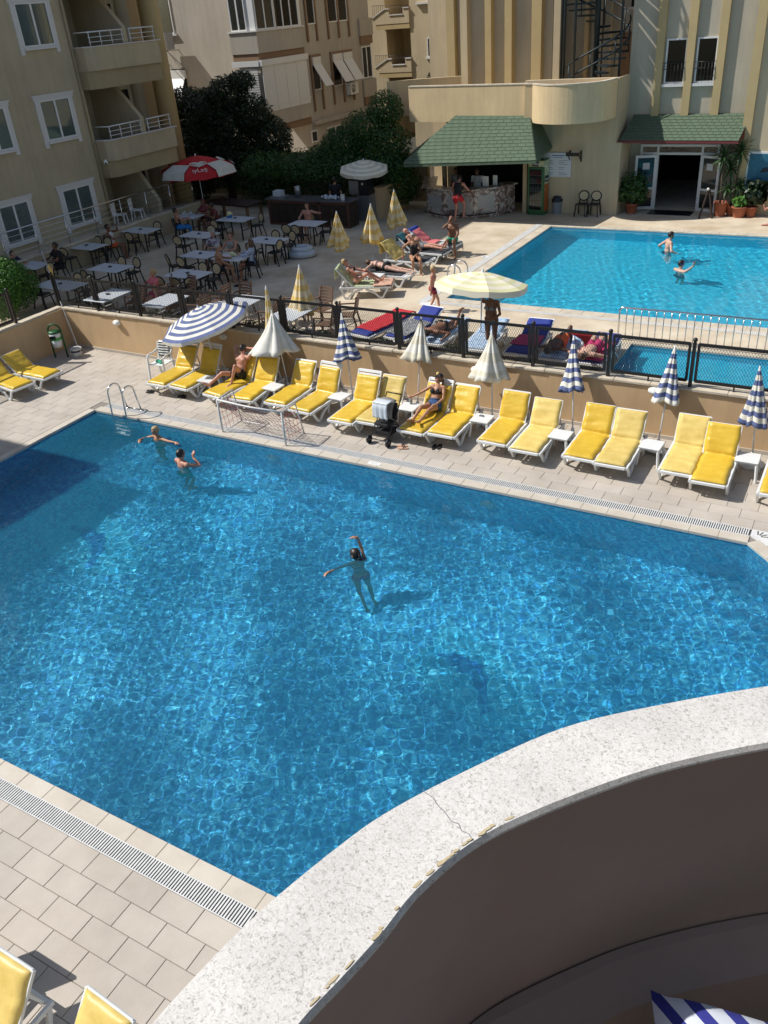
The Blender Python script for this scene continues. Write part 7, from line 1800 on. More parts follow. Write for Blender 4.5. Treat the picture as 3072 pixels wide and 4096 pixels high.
# cup, ashtray, dark plate on the side tables
p = G(*pr(8, 1005, 672), .43); r_ = empty('drink_cup', (p[0], p[1], .427), 0, 'clear plastic cup with an orange straw in the hand of the cap woman', 'cup'); q = MB(); q.lathe([(.03, 0), (.04, .12)], 14); q.build('cup', 'fridge_glass', r_); q = MB(); q.tube([(0, 0, .02), (.02, 0, .19)], .005, 6); q.build('straw', 'cloth_orange', r_)
p = G(*pr(8, 1462, 752), .43); q = MB(); q.box((-.05, -.03, 0), (.05, .03, .02)); o = q.build('lighter_box', 'metal_grey'); o.location = (p[0], p[1], .428); tag(o, 'small grey box on the side table by the third white parasol', 'box')
p = G(*pr(7, 1362, 505), .43); q = MB(); q.box((-.12, -.09, 0), (.12, .09, .012)); o = q.build('tablet', 'metal_grey', bevel=.003); o.location = (p[0], p[1], .427); o.rotation_euler.z = .3; tag(o, 'grey tablet lying on the side table below the open parasol', 'tablet')

# ------------------------------------------------------------------ things on the upper terrace
zone(False)
# steel railing between the pools
RG = empty('pool_railing', (-5.21, 20.02, Z1), 0, 'steel tube railing between the paddling pool and the upper pool', 'railing')
q = MB(); q.tube([(0, 0, 0), (0, 0, .70)] + [(.1 - .1 * math.cos(R(a)), 0, .72 + .1 * math.sin(R(a))) for a in range(15, 91, 15)] + [(9, 0, .82)], .022, 8); q.build('top_rail', 'steel', RG)
q = MB(); q.tube([(0, 0, .06), (9, 0, .06)], .016, 8); q.build('bottom_rail', 'steel', RG)
for i in range(1, 50):
    q = MB() if i == 1 else q
    if i == 1: q.tube([(0, 0, .06), (0, 0, .81)], .012, 6); bme = q.mesh('baluster')
    o = link('baluster', bme, RG, 'steel'); o.location = (i * .178, 0, 0)
# inflatable ring bag
mat('clear_vinyl', (.50, .55, .58), .12, spec=.8)
IN = empty('inflatable_boat', (*G(*pr(5, 300, 690), Z1)[:2], Z1 + .12), .3, 'transparent inflatable ring lying on the terrace beside the dining tables', 'inflatable')
q = MB(); q.tube([(.42 * math.cos(2 * PI * k / 24), .32 * math.sin(2 * PI * k / 24), .0) for k in range(24)], .12, 12, closed=True); q.build('outer_ring', 'clear_vinyl', IN); q = MB(); q.tube([(.34 * math.cos(2 * PI * k / 24), .25 * math.sin(2 * PI * k / 24), .16) for k in range(24)], .10, 12, closed=True); q.build('upper_ring', 'clear_vinyl', IN)
# serving counters
mat('dark_wood', (.035, .02, .014), .6, var=.3, scale=8); mat('stone_top', (.10, .10, .105), .3, var=.2, scale=6); mat('wood_frame', (.10, .04, .025), .6)
SCo = empty('serving_counter', (-20.45, 29.0, Z1), 0, 'dark wooden serving counter with stone top below the ivy', 'counter')
q = MB(); q.box((-1.95, .0, .0), (1.95, .7, .98)); q.build('body', 'dark_wood', SCo); q = MB(); q.box((-2.05, -.08, .98), (2.05, .8, 1.03)); q.build('counter_top', 'stone_top', SCo)
for (a, c, za, zb) in ((-1.97, -1.87, 0, .98), (1.87, 1.97, 0, .98), (.55, .65, 0, .98), (-1.87, 1.87, .88, .98), (-1.87, 1.87, 0, .1)):
    q = MB(); q.box((a, -.03, za), (c, -.002, zb)); q.build('frame', 'wood_frame', SCo)
for k in range(9):
    for z in (.15, .5):
        q = MB(); q.box((-1.8 + k * .41, -.015, z), (-1.8 + k * .41 + .34, -.003, z + .3)); q.build('carved_panel', 'dark_wood', SCo)
cz2 = Z1 + 1.03
def small(name, label, cat, loc, parts, rz=0):
    r_ = empty(name, loc, rz, label, cat)
    for nm, m, fn in parts: q = MB(); fn(q); q.build(nm, m, r_)
small('water_urn', 'steel water urn on the serving counter', 'urn', (-21.2, 29.5, cz2), [('body', 'metal_grey', lambda q: q.lathe([(.12, 0), (.13, .38), (.1, .42)], 16)), ('tap', 'black_plastic', lambda q: q.cbox((0, -.15, .06), (.03, .07, .03)))])
small('food_tray', 'wide pale tray with plastic tubs at the left end of the serving counter', 'tray', (-22.05, 29.4, cz2), [('tray', 'metal_grey', lambda q: q.box((-.35, -.25, 0), (.35, .25, .04))), ('tub', 'table_white', lambda q: q.box((-.28, -.1, .04), (.1, .2, .24)))])
small('cup_pile', 'heap of pale cups on the serving counter right of the cook', 'cups', (-19.45, 29.3, cz2), [('cup', 'table_white', (lambda x, y, z: (lambda q: q.lathe([(.03, 0), (.045, .08)], 10, c=(x, y, z), M=Rx(R(70)))))(rnd.uniform(-.35, .35), rnd.uniform(-.15, .15), rnd.choice((.04, .09)))) for _i in range(26)])
small('paper_box', 'small white box standing on the serving counter', 'box', (-18.85, 29.2, cz2), [('box', 'white_lamp', lambda q: q.box((-.06, -.05, 0), (.06, .05, .2))), ('lid', 'trim_white', lambda q: q.box((-.065, -.055, .2), (.065, .055, .22)))])
q = MB(); q.box((-.02, 0, 0), (.38, .03, 1.0)); o = q.build('pale_board', 'wall_cap'); o.location = (-19.35, 31.2, Z1 + .95); o.rotation_euler = (R(-6), 0, R(8)); tag(o, 'pale upright board behind the cook in black', 'board')
small('drinks_dispenser', 'tall steel drinks dispenser beside the cream parasol', 'dispenser', (-18.75, 30.3, Z1), [('cabinet', 'metal_grey', lambda q: q.box((-.1, -.05, 0), (.45, .5, 1.0))), ('upper_unit', 'metal_grey', lambda q: q.box((-.45, -.02, 1.03), (.0, .45, 1.55))), ('panel', 'black_plastic', lambda q: q.box((.05, -.06, 1.0), (.45, .45, 1.62))), ('dial', 'white_lamp', lambda q: q.lathe([(.05, 0), (.05, .02)], 12, c=(.22, -.065, 1.45), M=Rx(R(90))))])
# dark wooden table at the back left
DT = empty('wooden_table', (-24.2, 29.0, Z1), R(-8), 'dark wooden table below the red parasol', 'table'); q = MB(); q.box((-1.3, -.5, .78), (1.3, .5, .86)); q.build('table_top', 'dark_wood', DT)
for sx in (-1, 1):
    for sy in (-1, 1): q = MB(); q.cbox((sx * 1.15, sy * .4, .39), (.1, .1, .78)); q.build('leg', 'wood_post', DT)
q = MB(); q.bar((-1.1, -.4, .3), (1.1, -.4, .3), .04, .06); q.build('stretcher', 'wood_post', DT)
# yellow and blue bag, yellow bag
def bag(loc, label, cols, s=.14):
    r_ = empty('beach_bag', loc, 0, label, 'bag')
    for i, c in enumerate(cols): q = MB(); q.ball((rnd.uniform(-.08, .08), rnd.uniform(-.06, .06), .06 + .05 * i), (s, s * .7, s * .55), 10, 7, Rz(i * 1.3)); q.build('bundle', c, r_)
p = tpos[7]; bag((p[0] - .4, p[1] + .1, Z1 + .74), 'yellow and blue beach bag lying on a white table', ('cloth_blue', 'cloth_yellow', 'canvas_lemon'))
p = tpos[10]; bag((p[0] + .0, p[1] + .05, Z1 + .74), 'small yellow bag lying on the table of four people', ('canvas_lemon', 'canvas_lemon'), .11)
p = tpos[6]
for i, (dx, dy) in enumerate(((-.3, .1), (-.1, .2), (-.2, -.1), (.1, .05), (-.4, .2))):
    q = MB(); q.lathe([(.025, 0), (.032, .14)], 10); o = q.build('drinking_glass', 'clear_vinyl'); o.location = (p[0] + dx, p[1] + dy, Z1 + .742); tag(o, ['drinking glass on the shaded back table, nearest the woman in blue', 'drinking glass farthest back on the shaded back table', 'drinking glass at the near edge of the shaded back table', 'drinking glass in the middle of the shaded back table', 'drinking glass at the left end of the shaded back table'][i], 'glass', 'glasses on the shaded back table')
# red flag pennant behind the fence
zone(True)
q = MB(); q.add([(-.34, 0, 0), (.26, 0, -.02), (.10, 0, -.30), (.02, 0, -.16)], [(0, 3, 2, 1)]); o = q.build('pennant', 'cloth_red'); pf = G(*[2040 + 1080 * .265, 1320 + 45 * .265], 2.05); o.location = (pf[0], WY + .2, 2.14 if False else pf[2] + .0); o.location = (ony(2040 + 1080 * .265, 1320 + 42 * .265, WY + .16)[0], WY + .16, ony(2040 + 1080 * .265, 1320 + 42 * .265, WY + .16)[2]); md = o.modifiers.new('t', 'SOLIDIFY'); md.thickness = .006; tag(o, 'small dark red pennant hanging inside the fence mesh', 'pennant')
# A-frame stand by the entrance
zone(False)
EA = empty('easel_stand', (-5.75, 33.1, Z1), R(10), 'dark wooden folding stand by the entrance plants', 'stand')
for (a, b) in (((-.22, -.05, 0), (.0, .1, 1.02)), ((.22, -.05, 0), (.02, .1, 1.02)), ((-.2, .35, 0), (.0, .12, 1.0)), ((.2, .35, 0), (.02, .12, 1.0))): q = MB(); q.bar(a, b, .05, .05); q.build('leg', 'dark_wood', EA)
q = MB(); q.bar((-.15, 0, .35), (.15, 0, .35), .03, .03); q.build('crossbar', 'dark_wood', EA); q = MB(); q.ball((-.02, .05, 1.0), .05, 8, 6); q.build('knob', 'white_lamp', EA)
# white garden chairs on the raised floor beside the left building
for i, (x, y) in enumerate(((-26.4, 24.6), (-26.35, 25.5))):
    r_ = empty('garden_chair', (x, y, TZ - .1), R(-60), ['white plastic garden chair behind the railing, nearer one', 'white plastic garden chair behind the railing, beside the slanting wall'][i], 'chair', 'white garden chairs behind the railing'); q = MB(); q.box((-.22, -.2, .4), (.22, .22, .43)); q.build('seat', 'white_plastic', r_); q = MB(); q.box((-.22, -.24, .43), (.22, -.2, .85)); q.build('backrest', 'white_plastic', r_)
    for sx in (-1, 1):
        for sy in (-1, 1): q = MB(); q.bar((sx * .2, sy * .18, .4), (sx * .23, sy * .22, 0), .04, .04); q.build('leg', 'white_plastic', r_)

# logo on the red parasol: white corner flaps, ringed heart and the letters that can be read
def heart(sc_, z, w):
    pts = []
    for k in range(40):
        t = 2 * PI * k / 40; pts.append(Vector((16 * math.sin(t) ** 3 / 17 * sc_ * 1.35, (13 * math.cos(t) - 5 * math.cos(2 * t) - 2 * math.cos(3 * t) - math.cos(4 * t)) / 17 * sc_ * .8, z)))
    return pts
rad_, drop_ = 1.62, .50; Hr = RT.z - Z1
slope = math.atan2(drop_, rad_ * .924)
for i, az in enumerate((-90, -45 + 0, 180 + 45)):
    pass
def on_panel(az, r, lift=.02):
    """frame on the canopy panel whose middle points to az"""
    az += 180          # the parasol's own frame is turned half round
    z = Hr - drop_ * (r / rad_) ** 1.35 - .05 * (r / rad_) * .5 + lift
    return Matrix.Translation((r * math.cos(R(az)), r * math.sin(R(az)), z)) @ Rz(R(az + 90)) @ Rx(slope * 1.15)
for az, sc2 in ((-45, .27), (45, .24)):
    M_ = on_panel(az, 1.0, .06); q = MB()
    for s3 in (1, .62): q.tube([M_ @ v for v in heart(sc2 * s3, 0, 0)], .022, 6, closed=True)
    q.tube([M_ @ v for v in heart(sc2 * .28, 0, 0)], .03, 6, closed=True); q.build('heart_logo', 'canvas_white', red)
    tx = text('ıyLaş', .30, 'canvas_white', red, (0, 0, 0), (0, 0, 0)); tx.matrix_local = on_panel(az, 1.46, .05) @ Matrix.Translation((0, -.08, 0)) @ Rx(R(14))
for az in (-90, 0):
    vs = []; fs = []; n1 = 8
    for i in range(n1 + 1):
        for j in range(n1 + 1):
            u = -.56 + 1.12 * i / n1; v = .0 + 1.0 * j / n1; r = .95 + v * .62
            p = on_panel(az, r, .03) @ Vector((u * (.8 + v * .25), 0, 0)); 
            if j == n1: p.z -= .24; p.x -= .03 * math.cos(R(az)); p.y -= .03 * math.sin(R(az))
            vs.append(p)
    for i in range(n1):
        for j in range(n1): fs.append((i * (n1 + 1) + j, (i + 1) * (n1 + 1) + j, (i + 1) * (n1 + 1) + j + 1, i * (n1 + 1) + j + 1))
    mb = MB(); mb.add(vs, fs); o = mb.build('white_flap', 'canvas_white', red); md = o.modifiers.new('t', 'SOLIDIFY'); md.thickness = .008

# ------------------------------------------------------------------ plants
def leafmat(name, c1, c2, rough=.45, trans=.25):
    m = bpy.data.materials.new(name); m.use_nodes = True; MATS[name] = m; nt_, b_ = nodes_of(m)
    g = nt_.nodes.new('ShaderNodeNewGeometry'); r = nt_.nodes.new('ShaderNodeValToRGB'); r.color_ramp.elements[0].color = (*c1, 1); r.color_ramp.elements[1].color = (*c2, 1)
    nt_.links.new(g.outputs['Random Per Island'], r.inputs[0]); nt_.links.new(r.outputs[0], b_.inputs['Base Color']); b_.inputs['Roughness'].default_value = rough
    tl = nt_.nodes.new('ShaderNodeBsdfTranslucent'); nt_.links.new(r.outputs[0], tl.inputs[0]); mx = nt_.nodes.new('ShaderNodeMixShader'); mx.inputs[0].default_value = trans
    nt_.links.new(b_.outputs[0], mx.inputs[1]); nt_.links.new(tl.outputs[0], mx.inputs[2]); nt_.links.new(mx.outputs[0], nt_.nodes['Material Output'].inputs[0])
leafmat('leaf_dark', (.006, .018, .006), (.022, .05, .014)); leafmat('leaf_mid', (.018, .055, .010), (.06, .15, .025)); leafmat('leaf_bright', (.05, .15, .02), (.12, .28, .04)); leafmat('leaf_grey', (.06, .075, .05), (.13, .15, .10), .7); leafmat('leaf_yucca', (.03, .08, .02), (.07, .14, .05))
mat('bark', (.10, .075, .055), .9, var=.3, scale=12, bump=.4, bscale=25)
def foliage(name, blobs, n, size, m, parent=None, seed=1, aspect=.42, inner=.45, droop=.0):
    rg = np.random.RandomState(seed); areas = np.array([(b[3] * b[4] + b[4] * b[5] + b[3] * b[5]) for b in blobs]); pick = rg.choice(len(blobs), n, p=areas / areas.sum()); B = np.array(blobs)[pick]
    d = rg.normal(size=(n, 3)); d /= np.linalg.norm(d, axis=1)[:, None]; r = inner + (1.05 - inner) * rg.rand(n, 1) ** .6; C_ = B[:, :3] + d * B[:, 3:6] * r
    nrm = d + rg.normal(size=(n, 3)) * .7; nrm[:, 2] += .35; nrm /= np.linalg.norm(nrm, axis=1)[:, None]
    t = rg.normal(size=(n, 3)); t[:, 2] -= droop; t -= nrm * (t * nrm).sum(1)[:, None]; t /= np.linalg.norm(t, axis=1)[:, None]; s = np.cross(nrm, t); L_ = size * (.6 + .8 * rg.rand(n, 1)); W2 = L_ * aspect
    v = np.stack([C_ - t * L_ * .5, C_ + s * W2 * .5 - nrm * W2 * .15, C_ + t * L_ * .5, C_ - s * W2 * .5 - nrm * W2 * .15], 1).reshape(-1, 3)
    me = bpy.data.meshes.new(name); me.vertices.add(len(v)); me.vertices.foreach_set('co', v.ravel()); me.loops.add(n * 6)
    i0 = np.arange(n)[:, None] * 4; tri = np.concatenate([i0 + [0, 1, 2], i0 + [0, 2, 3]], 1).reshape(-1).astype(np.int32); me.loops.foreach_set('vertex_index', tri); me.polygons.add(n * 2); me.polygons.foreach_set('loop_start', np.arange(0, n * 6, 3, dtype=np.int32)); me.update(calc_edges=True)
    return link(name, me, parent, m)
def tree(label, base, blobs, n, size, m, trunk_r=.14, cat='tree', group=None, name='tree', seed=1, top=None, droop=0, aspect=.42):
    r_ = empty(name, base, 0, label, cat, group); bx, by, bz = base
    f_ = foliage('crown', [(b[0] - bx, b[1] - by, b[2] - bz, *b[3:]) for b in blobs], n, size, m, r_, seed, aspect, droop=droop)
    q = MB(); tz = sum(b[2] for b in blobs) / len(blobs) - bz; q.tube([(0, 0, -.1), (.05, 0, tz * .5), (0, .05, tz)], [trunk_r, trunk_r * .75, trunk_r * .45], 8)
    rg = random.Random(seed)
    for b in blobs[:7]: q.tube([(0, 0, tz * .5), ((b[0] - bx) * .5, (b[1] - by) * .5, (tz * .5 + b[2] - bz) / 2 + .1), (b[0] - bx, b[1] - by, b[2] - bz)], [trunk_r * .5, trunk_r * .3, trunk_r * .12], 6)
    q.build('trunk', 'bark', r_); return r_
tr_blobs = [(-29.5, 33.2, 5.3, 1.0, 1.0, 0.7), (-28.2, 33.0, 5.0, 1.1, 1.1, 0.9), (-27.0, 33.1, 5.6, 1.0, 0.9, 0.8), (-26.2, 33.2, 6.1, 0.6, 0.6, 0.45), (-30.1, 33.4, 4.2, 0.9, 1, 1.1), (-28.7, 33.0, 3.8, 1.4, 1.1, 1.2), (-27.1, 33.0, 4.2, 1.3, 1.1, 1.3), (-25.8, 33.2, 4.7, 0.9, 0.9, 0.9), (-25.1, 33.4, 3.7, 1.0, 0.9, 1.0), (-27.4, 32.7, 2.8, 2.4, 1.0, 1.1), (-25.5, 33.0, 2.5, 1.6, 1.0, 1.2), (-29.8, 33.0, 2.4, 1.5, 1.0, 1.4)]
tree('large dark leafy tree between the left building and the pale block', (-27.9, 33.4, Z1), tr_blobs, 52000, .19, 'leaf_dark', .2, seed=3, aspect=.28)
tree('low green leafy pergola hedge above the serving counter', (-21.4, 32.2, Z1), [(-24.2, 31.6, 2.9, 1.2, .9, .55), (-22.6, 31.5, 2.85, 1.3, .9, .5), (-21.0, 31.4, 2.8, 1.3, .9, .5), (-19.5, 31.4, 2.85, 1.2, .9, .6), (-22.0, 32.6, 2.6, 3.4, .8, .9), (-21, 33.2, 1.9, 3.8, .5, 1.0), (-24.9, 32.4, 2.2, 1.8, 1.0, 1.3)], 22000, .12, 'leaf_mid', .1, cat='hedge', name='hedge', seed=5, droop=.4)
tree('tall mound of hanging ivy between the pale block and the bridge', (-19.3, 32.3, Z1), [(-18.6, 32.6, 4.9, .75, .7, .75), (-19.3, 32.3, 4.2, 1.2, .9, .8), (-20.3, 32.1, 3.7, 1.2, .9, .7), (-18.3, 32.1, 3.7, 1.0, .9, .8), (-18.9, 31.9, 2.9, 1.9, .9, .8), (-18.1, 32.2, 2.3, 1.1, .8, 1.0), (-21.0, 31.8, 3.2, 1.1, .8, .6)], 26000, .12, 'leaf_mid', .12, cat='ivy', name='ivy_mound', seed=7, droop=1.2)
tree('dark shrub in the gap under the bridge', (-15.9, 37.5, Z1), [(-15.8, 37.5, 3.6, 1.2, .7, .6), (-15.4, 37.5, 2.6, 1.7, .7, 1.0)], 5000, .14, 'leaf_dark', .08, cat='shrub', name='shrub', seed=8)
tree('small tree top seen between the pale block and the bridge wall', (-21.5, 44, Z1), [(-21.6, 44, 4.9, .8, .8, .7), (-21.2, 44, 3.8, 1.2, .9, 1.1)], 5000, .14, 'leaf_dark', .1, name='tree', seed=9)
# backing wall added behind hedge so the shade stays deep
q = MB(); q.box((-34, 34.2, Z1), (-17.6, 34.4, 3.0)); o = q.build('shade_backing_wall', 'beige_band'); tag(o, 'wall added behind the hedge and the tree to deepen the shade', 'wall')
q = MB(); q.box((-18.3, 30.8, Z1), (-18.05, 33.2, 2.2)); q.box((-18.4, 30.8, 2.2), (-17.95, 33.2, 2.26)); o = q.build('ochre_side_wall', 'ochre_wall'); tag(o, 'short ochre wall to the left of the pool bar passage', 'wall')
# bush behind the left fence
tree('bright green clipped bush behind the fence at the left edge', (-23.0, 16.2, Z1 - .2), [(-23.2, 16.2, 2.35, .8, .8, .62), (-22.9, 15.7, 1.9, .7, .7, .7), (-23.3, 16.8, 1.9, .7, .7, .7)], 16000, .075, 'leaf_bright', .06, cat='bush', name='bush', seed=11, aspect=.5)
# low plants along the foot of the fence
kz_ = {}
for i in range(27):
    x = -21.6 + i * .62 + rnd.uniform(-.15, .15)
    if x > -5.5: break
    h = rnd.uniform(.16, .34)
    zone_ = ['before the half sunlit table', 'below the second fence panel from the left', 'left of the open striped parasol', 'behind the open striped parasol', 'below the brown chairs', 'left of the red towel', 'in front of the red towel', 'behind the middle white parasol', 'in front of the parasol woman', 'behind the third white parasol'][min(9, int((x + 21.6) / 1.65))]
    zi_ = min(9, int((x + 21.6) / 1.65)); kz_[zi_] = kz_.get(zi_, 0) + 1; pos_ = ['', 'leftmost', 'middle', 'rightmost', 'farthest right'][kz_[zi_]]
    pl = empty('fence_plant', (x, WY + .42, Z1), 0, f'{pos_} low grey green plant {zone_}', 'plant', 'low plants along the foot of the fence')
    foliage('leaves', [(0, 0, h * .7, .28, .14, h * .7)], 420, .065, 'leaf_grey' if i % 3 else 'leaf_dark', pl, 30 + i, .5, inner=.2)
    q = MB()
    for k in range(4): q.tube([(0, 0, 0), (rnd.uniform(-.15, .15), rnd.uniform(-.05, .05), h)], .006, 4)
    q.build('stem', 'bark', pl)
# potted plants by the entrance
mat('terracotta', (.32, .10, .05), .75, var=.2)
def pot(x, y, r, h, label, group='potted plants at the hotel entrance'):
    r_ = empty('potted_plant', (x, y, Z1), 0, label, 'potted plant', group); q = MB(); q.lathe([(r * .75, 0), (r, h), (r * 1.08, h), (r * 1.08, h + .05), (r * .9, h + .05), (r * .85, h - .03), (0, h - .03)], 18, caps=False); q.build('pot', 'terracotta', r_); return r_
p1 = pot(-8.55, 33.45, .22, .32, 'bushy potted plant left of the open entrance door'); foliage('leaves', [(0, 0, 1.0, .55, .45, .55), (-.25, -.05, .75, .45, .4, .35), (.2, 0, .7, .4, .4, .35)], 1500, .13, 'leaf_mid', p1, 51, .45)
def yucca(root, heads, seed):
    rg = random.Random(seed)
    me = None
    for (x, y, z, n, L_) in heads:
        q = MB(); q.tube([(x * .2, y * .2, .3), (x * .7, y * .7, z * .6), (x, y, z)], [.035, .03, .025], 7); q.build('stem', 'bark', root)
        for k in range(n):
            a = 2 * PI * k * .381966; el = R(75 - 130 * (k / n)); ln = L_ * rg.uniform(.85, 1.1)
            if me is None:
                m_ = MB(); m_.add([(0, -.012, 0), (.30, -.03, .03), (.70, -.024, -.02), (1, 0, -.12), (.70, .024, -.02), (.30, .03, .03), (0, .012, 0), (.3, 0, .045), (.7, 0, -.005)], [(0, 1, 7, 6), (7, 1, 2, 8), (8, 2, 3, 4), (5, 7, 8, 4), (6, 7, 5)][:4] + [(6, 7, 5)], True); me = m_.mesh('leaf')
            o = link('leaf', me, root, 'leaf_yucca'); o.matrix_local = Matrix.Translation((x, y, z)) @ Rz(a) @ Ry(-el) @ Matrix.Diagonal((ln, 1.1, 1, 1))
p2 = pot(-5.35, 33.55, .24, .45, 'tall yucca with bare stem in a pot beside the right door leaf'); yucca(p2, [(-.1, 0, 2.0, 44, .55), (.15, .05, .9, 20, .4)], 3)
p3 = pot(-4.98, 33.75, .22, .3, 'yucca with three leafy heads right of the entrance'); yucca(p3, [(.05, 0, 2.15, 46, .6), (-.22, .0, 1.55, 34, .5), (.18, -.05, 1.0, 30, .45)], 4)
p4 = pot(-4.68, 33.5, .26, .32, 'low pot with pale yellow green leaves right of the entrance'); foliage('leaves', [(0, 0, .55, .25, .2, .22)], 120, .22, 'leaf_bright', p4, 55, .4)
p5 = pot(-4.3, 33.6, .2, .3, 'drooping large leaved plant under the blue poster'); foliage('leaves', [(.1, 0, .85, .42, .3, .4)], 110, .34, 'leaf_dark', p5, 56, .55, droop=.8)

zone(True)
# the upper terrace was surveyed a little small: bring it to true size, its floor 0.8 m above the pool deck
KU = 1.0331
for o in RAISED:
    o.location = Vector(o.location) * KU - Vector((0, 0, .2847)); o.scale = Vector(o.scale) * KU
# ------------------------------------------------------------------ the balcony we stand on
mat('terrazzo', (.66, .62, .57), .6, bump=.06, bscale=300); nt_, b_ = nodes_of(MATS['terrazzo'])
g_ = nt_.nodes.new('ShaderNodeNewGeometry'); nz = nt_.nodes.new('ShaderNodeTexNoise'); nz.inputs['Scale'].default_value = 185; nz.inputs['Detail'].default_value = 3; nz.inputs['Distortion'].default_value = 1.2; nt_.links.new(g_.outputs['Position'], nz.inputs['Vector'])
rp = nt_.nodes.new('ShaderNodeValToRGB'); e = rp.color_ramp.elements; e[0].position = .31; e[0].color = (.36, .34, .31, 1); e[1].position = .62; e[1].color = (.70, .68, .64, 1); x = e.new(.385); x.color = (.50, .475, .44, 1); x = e.new(.43); x.color = (.60, .57, .53, 1); x = e.new(.50); x.color = (.64, .61, .57, 1)
nt_.links.new(nz.outputs['Fac'], rp.inputs[0]); nz2 = nt_.nodes.new('ShaderNodeTexNoise'); nz2.inputs['Scale'].default_value = 7; nz2.inputs['Detail'].default_value = 6; nt_.links.new(g_.outputs['Position'], nz2.inputs['Vector'])
mr_ = nt_.nodes.new('ShaderNodeMapRange'); mr_.inputs['From Min'].default_value = .3; mr_.inputs['From Max'].default_value = .7; mr_.inputs['To Min'].default_value = .86; mr_.inputs['To Max'].default_value = 1.06; nt_.links.new(nz2.outputs['Fac'], mr_.inputs['Value'])
hs_ = nt_.nodes.new('ShaderNodeHueSaturation'); nt_.links.new(mr_.outputs[0], hs_.inputs['Value']); nt_.links.new(rp.outputs[0], hs_.inputs['Color']); nt_.links.new(hs_.outputs[0], b_.inputs['Base Color'])
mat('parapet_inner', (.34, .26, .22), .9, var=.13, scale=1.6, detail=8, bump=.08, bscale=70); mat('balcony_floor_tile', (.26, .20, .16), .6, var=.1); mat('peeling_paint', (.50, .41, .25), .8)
outer_px = [(3900, 2640), (3500, 2680), (3072, 2735), (2660, 2806), (2249, 2900), (1842, 3080), (1536, 3243), (1333, 3388), (1092, 3585), (954, 3710), (847, 3817), (593, 4094), (430, 4330), (330, 4560)]
inner_px = [(3900, 2890), (3500, 2920), (3072, 2979), (2647, 3071), (2332, 3178), (2054, 3293), (1906, 3372), (1795, 3455), (1656, 3585), (1536, 3742), (1370, 3928), (1213, 4094), (1060, 4330), (960, 4560)]
CZ = 7.5
def smooth_curve(pts, n):
    P2 = [Vector(p) for p in pts]; out = []
    for i in range(len(P2) - 1):
        p0, p1, p2, p3 = P2[max(0, i - 1)], P2[i], P2[i + 1], P2[min(len(P2) - 1, i + 2)]
        for k in range(n):
            t = k / n; out.append(.5 * ((2 * p1) + (-p0 + p2) * t + (2 * p0 - 5 * p1 + 4 * p2 - p3) * t * t + (-p0 + 3 * p1 - 3 * p2 + p3) * t ** 3))
    out.append(P2[-1]); return out
oc = smooth_curve([G(*p, CZ)[:2] for p in outer_px], 6); ic = smooth_curve([G(*p, CZ)[:2] for p in inner_px], 6)
for _k in range(1):
    for c_ in (oc, ic):
        for i in range(1, len(c_) - 1): c_[i] = c_[i] * .5 + (c_[i - 1] + c_[i + 1]) * .25
BL = empty('balcony_parapet', (0, 0, 0), 0, 'curved white terrazzo topped balcony parapet in the lower right foreground', 'parapet')
N_ = len(oc); q = MB(); vs = []
prof = [(0, -.05), (0, -.006), (.006, 0)]
for i in range(N_):
    o_, i_ = oc[i], ic[i]; d = (o_ - i_).normalized()
    vs += [(o_.x, o_.y, CZ - .05), (o_.x, o_.y, CZ - .008), (o_.x - d.x * .006, o_.y - d.y * .006, CZ), (i_.x + d.x * .006, i_.y + d.y * .006, CZ), (i_.x, i_.y, CZ - .008), (i_.x, i_.y, CZ - .013)]
fs = []
for i in range(N_ - 1):
    for k in range(6): a, b = i * 6 + k, i * 6 + (k + 1) % 6; fs.append((a, b, b + 6, a + 6))
q.add(vs, fs); o = q.build('cap', 'terrazzo', BL)
bm = bmesh.new(); bm.from_mesh(o.data); bmesh.ops.recalc_face_normals(bm, faces=bm.faces); bm.to_mesh(o.data); bm.free()
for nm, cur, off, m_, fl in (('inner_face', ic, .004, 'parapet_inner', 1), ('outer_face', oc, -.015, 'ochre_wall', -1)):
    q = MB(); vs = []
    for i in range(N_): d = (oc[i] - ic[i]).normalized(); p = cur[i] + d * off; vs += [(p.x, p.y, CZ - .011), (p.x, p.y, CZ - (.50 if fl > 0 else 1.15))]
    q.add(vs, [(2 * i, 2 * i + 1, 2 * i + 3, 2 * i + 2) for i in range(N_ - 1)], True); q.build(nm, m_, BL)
# skirting ledge and floor
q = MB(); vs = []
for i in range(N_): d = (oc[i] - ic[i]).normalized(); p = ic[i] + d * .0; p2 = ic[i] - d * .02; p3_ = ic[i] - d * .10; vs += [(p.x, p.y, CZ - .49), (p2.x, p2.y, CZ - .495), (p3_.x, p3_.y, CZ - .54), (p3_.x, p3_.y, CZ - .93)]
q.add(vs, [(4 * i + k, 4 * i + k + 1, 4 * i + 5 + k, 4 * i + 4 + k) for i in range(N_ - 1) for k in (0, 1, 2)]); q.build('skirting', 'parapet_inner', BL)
q = MB(); q.prism([(p.x, p.y) for p in oc] + [(-.9, -1.4), (2.5, -1.4)], CZ - 1.0, CZ - .92); bf = q.build('balcony_slab', 'balcony_floor_tile', BL)
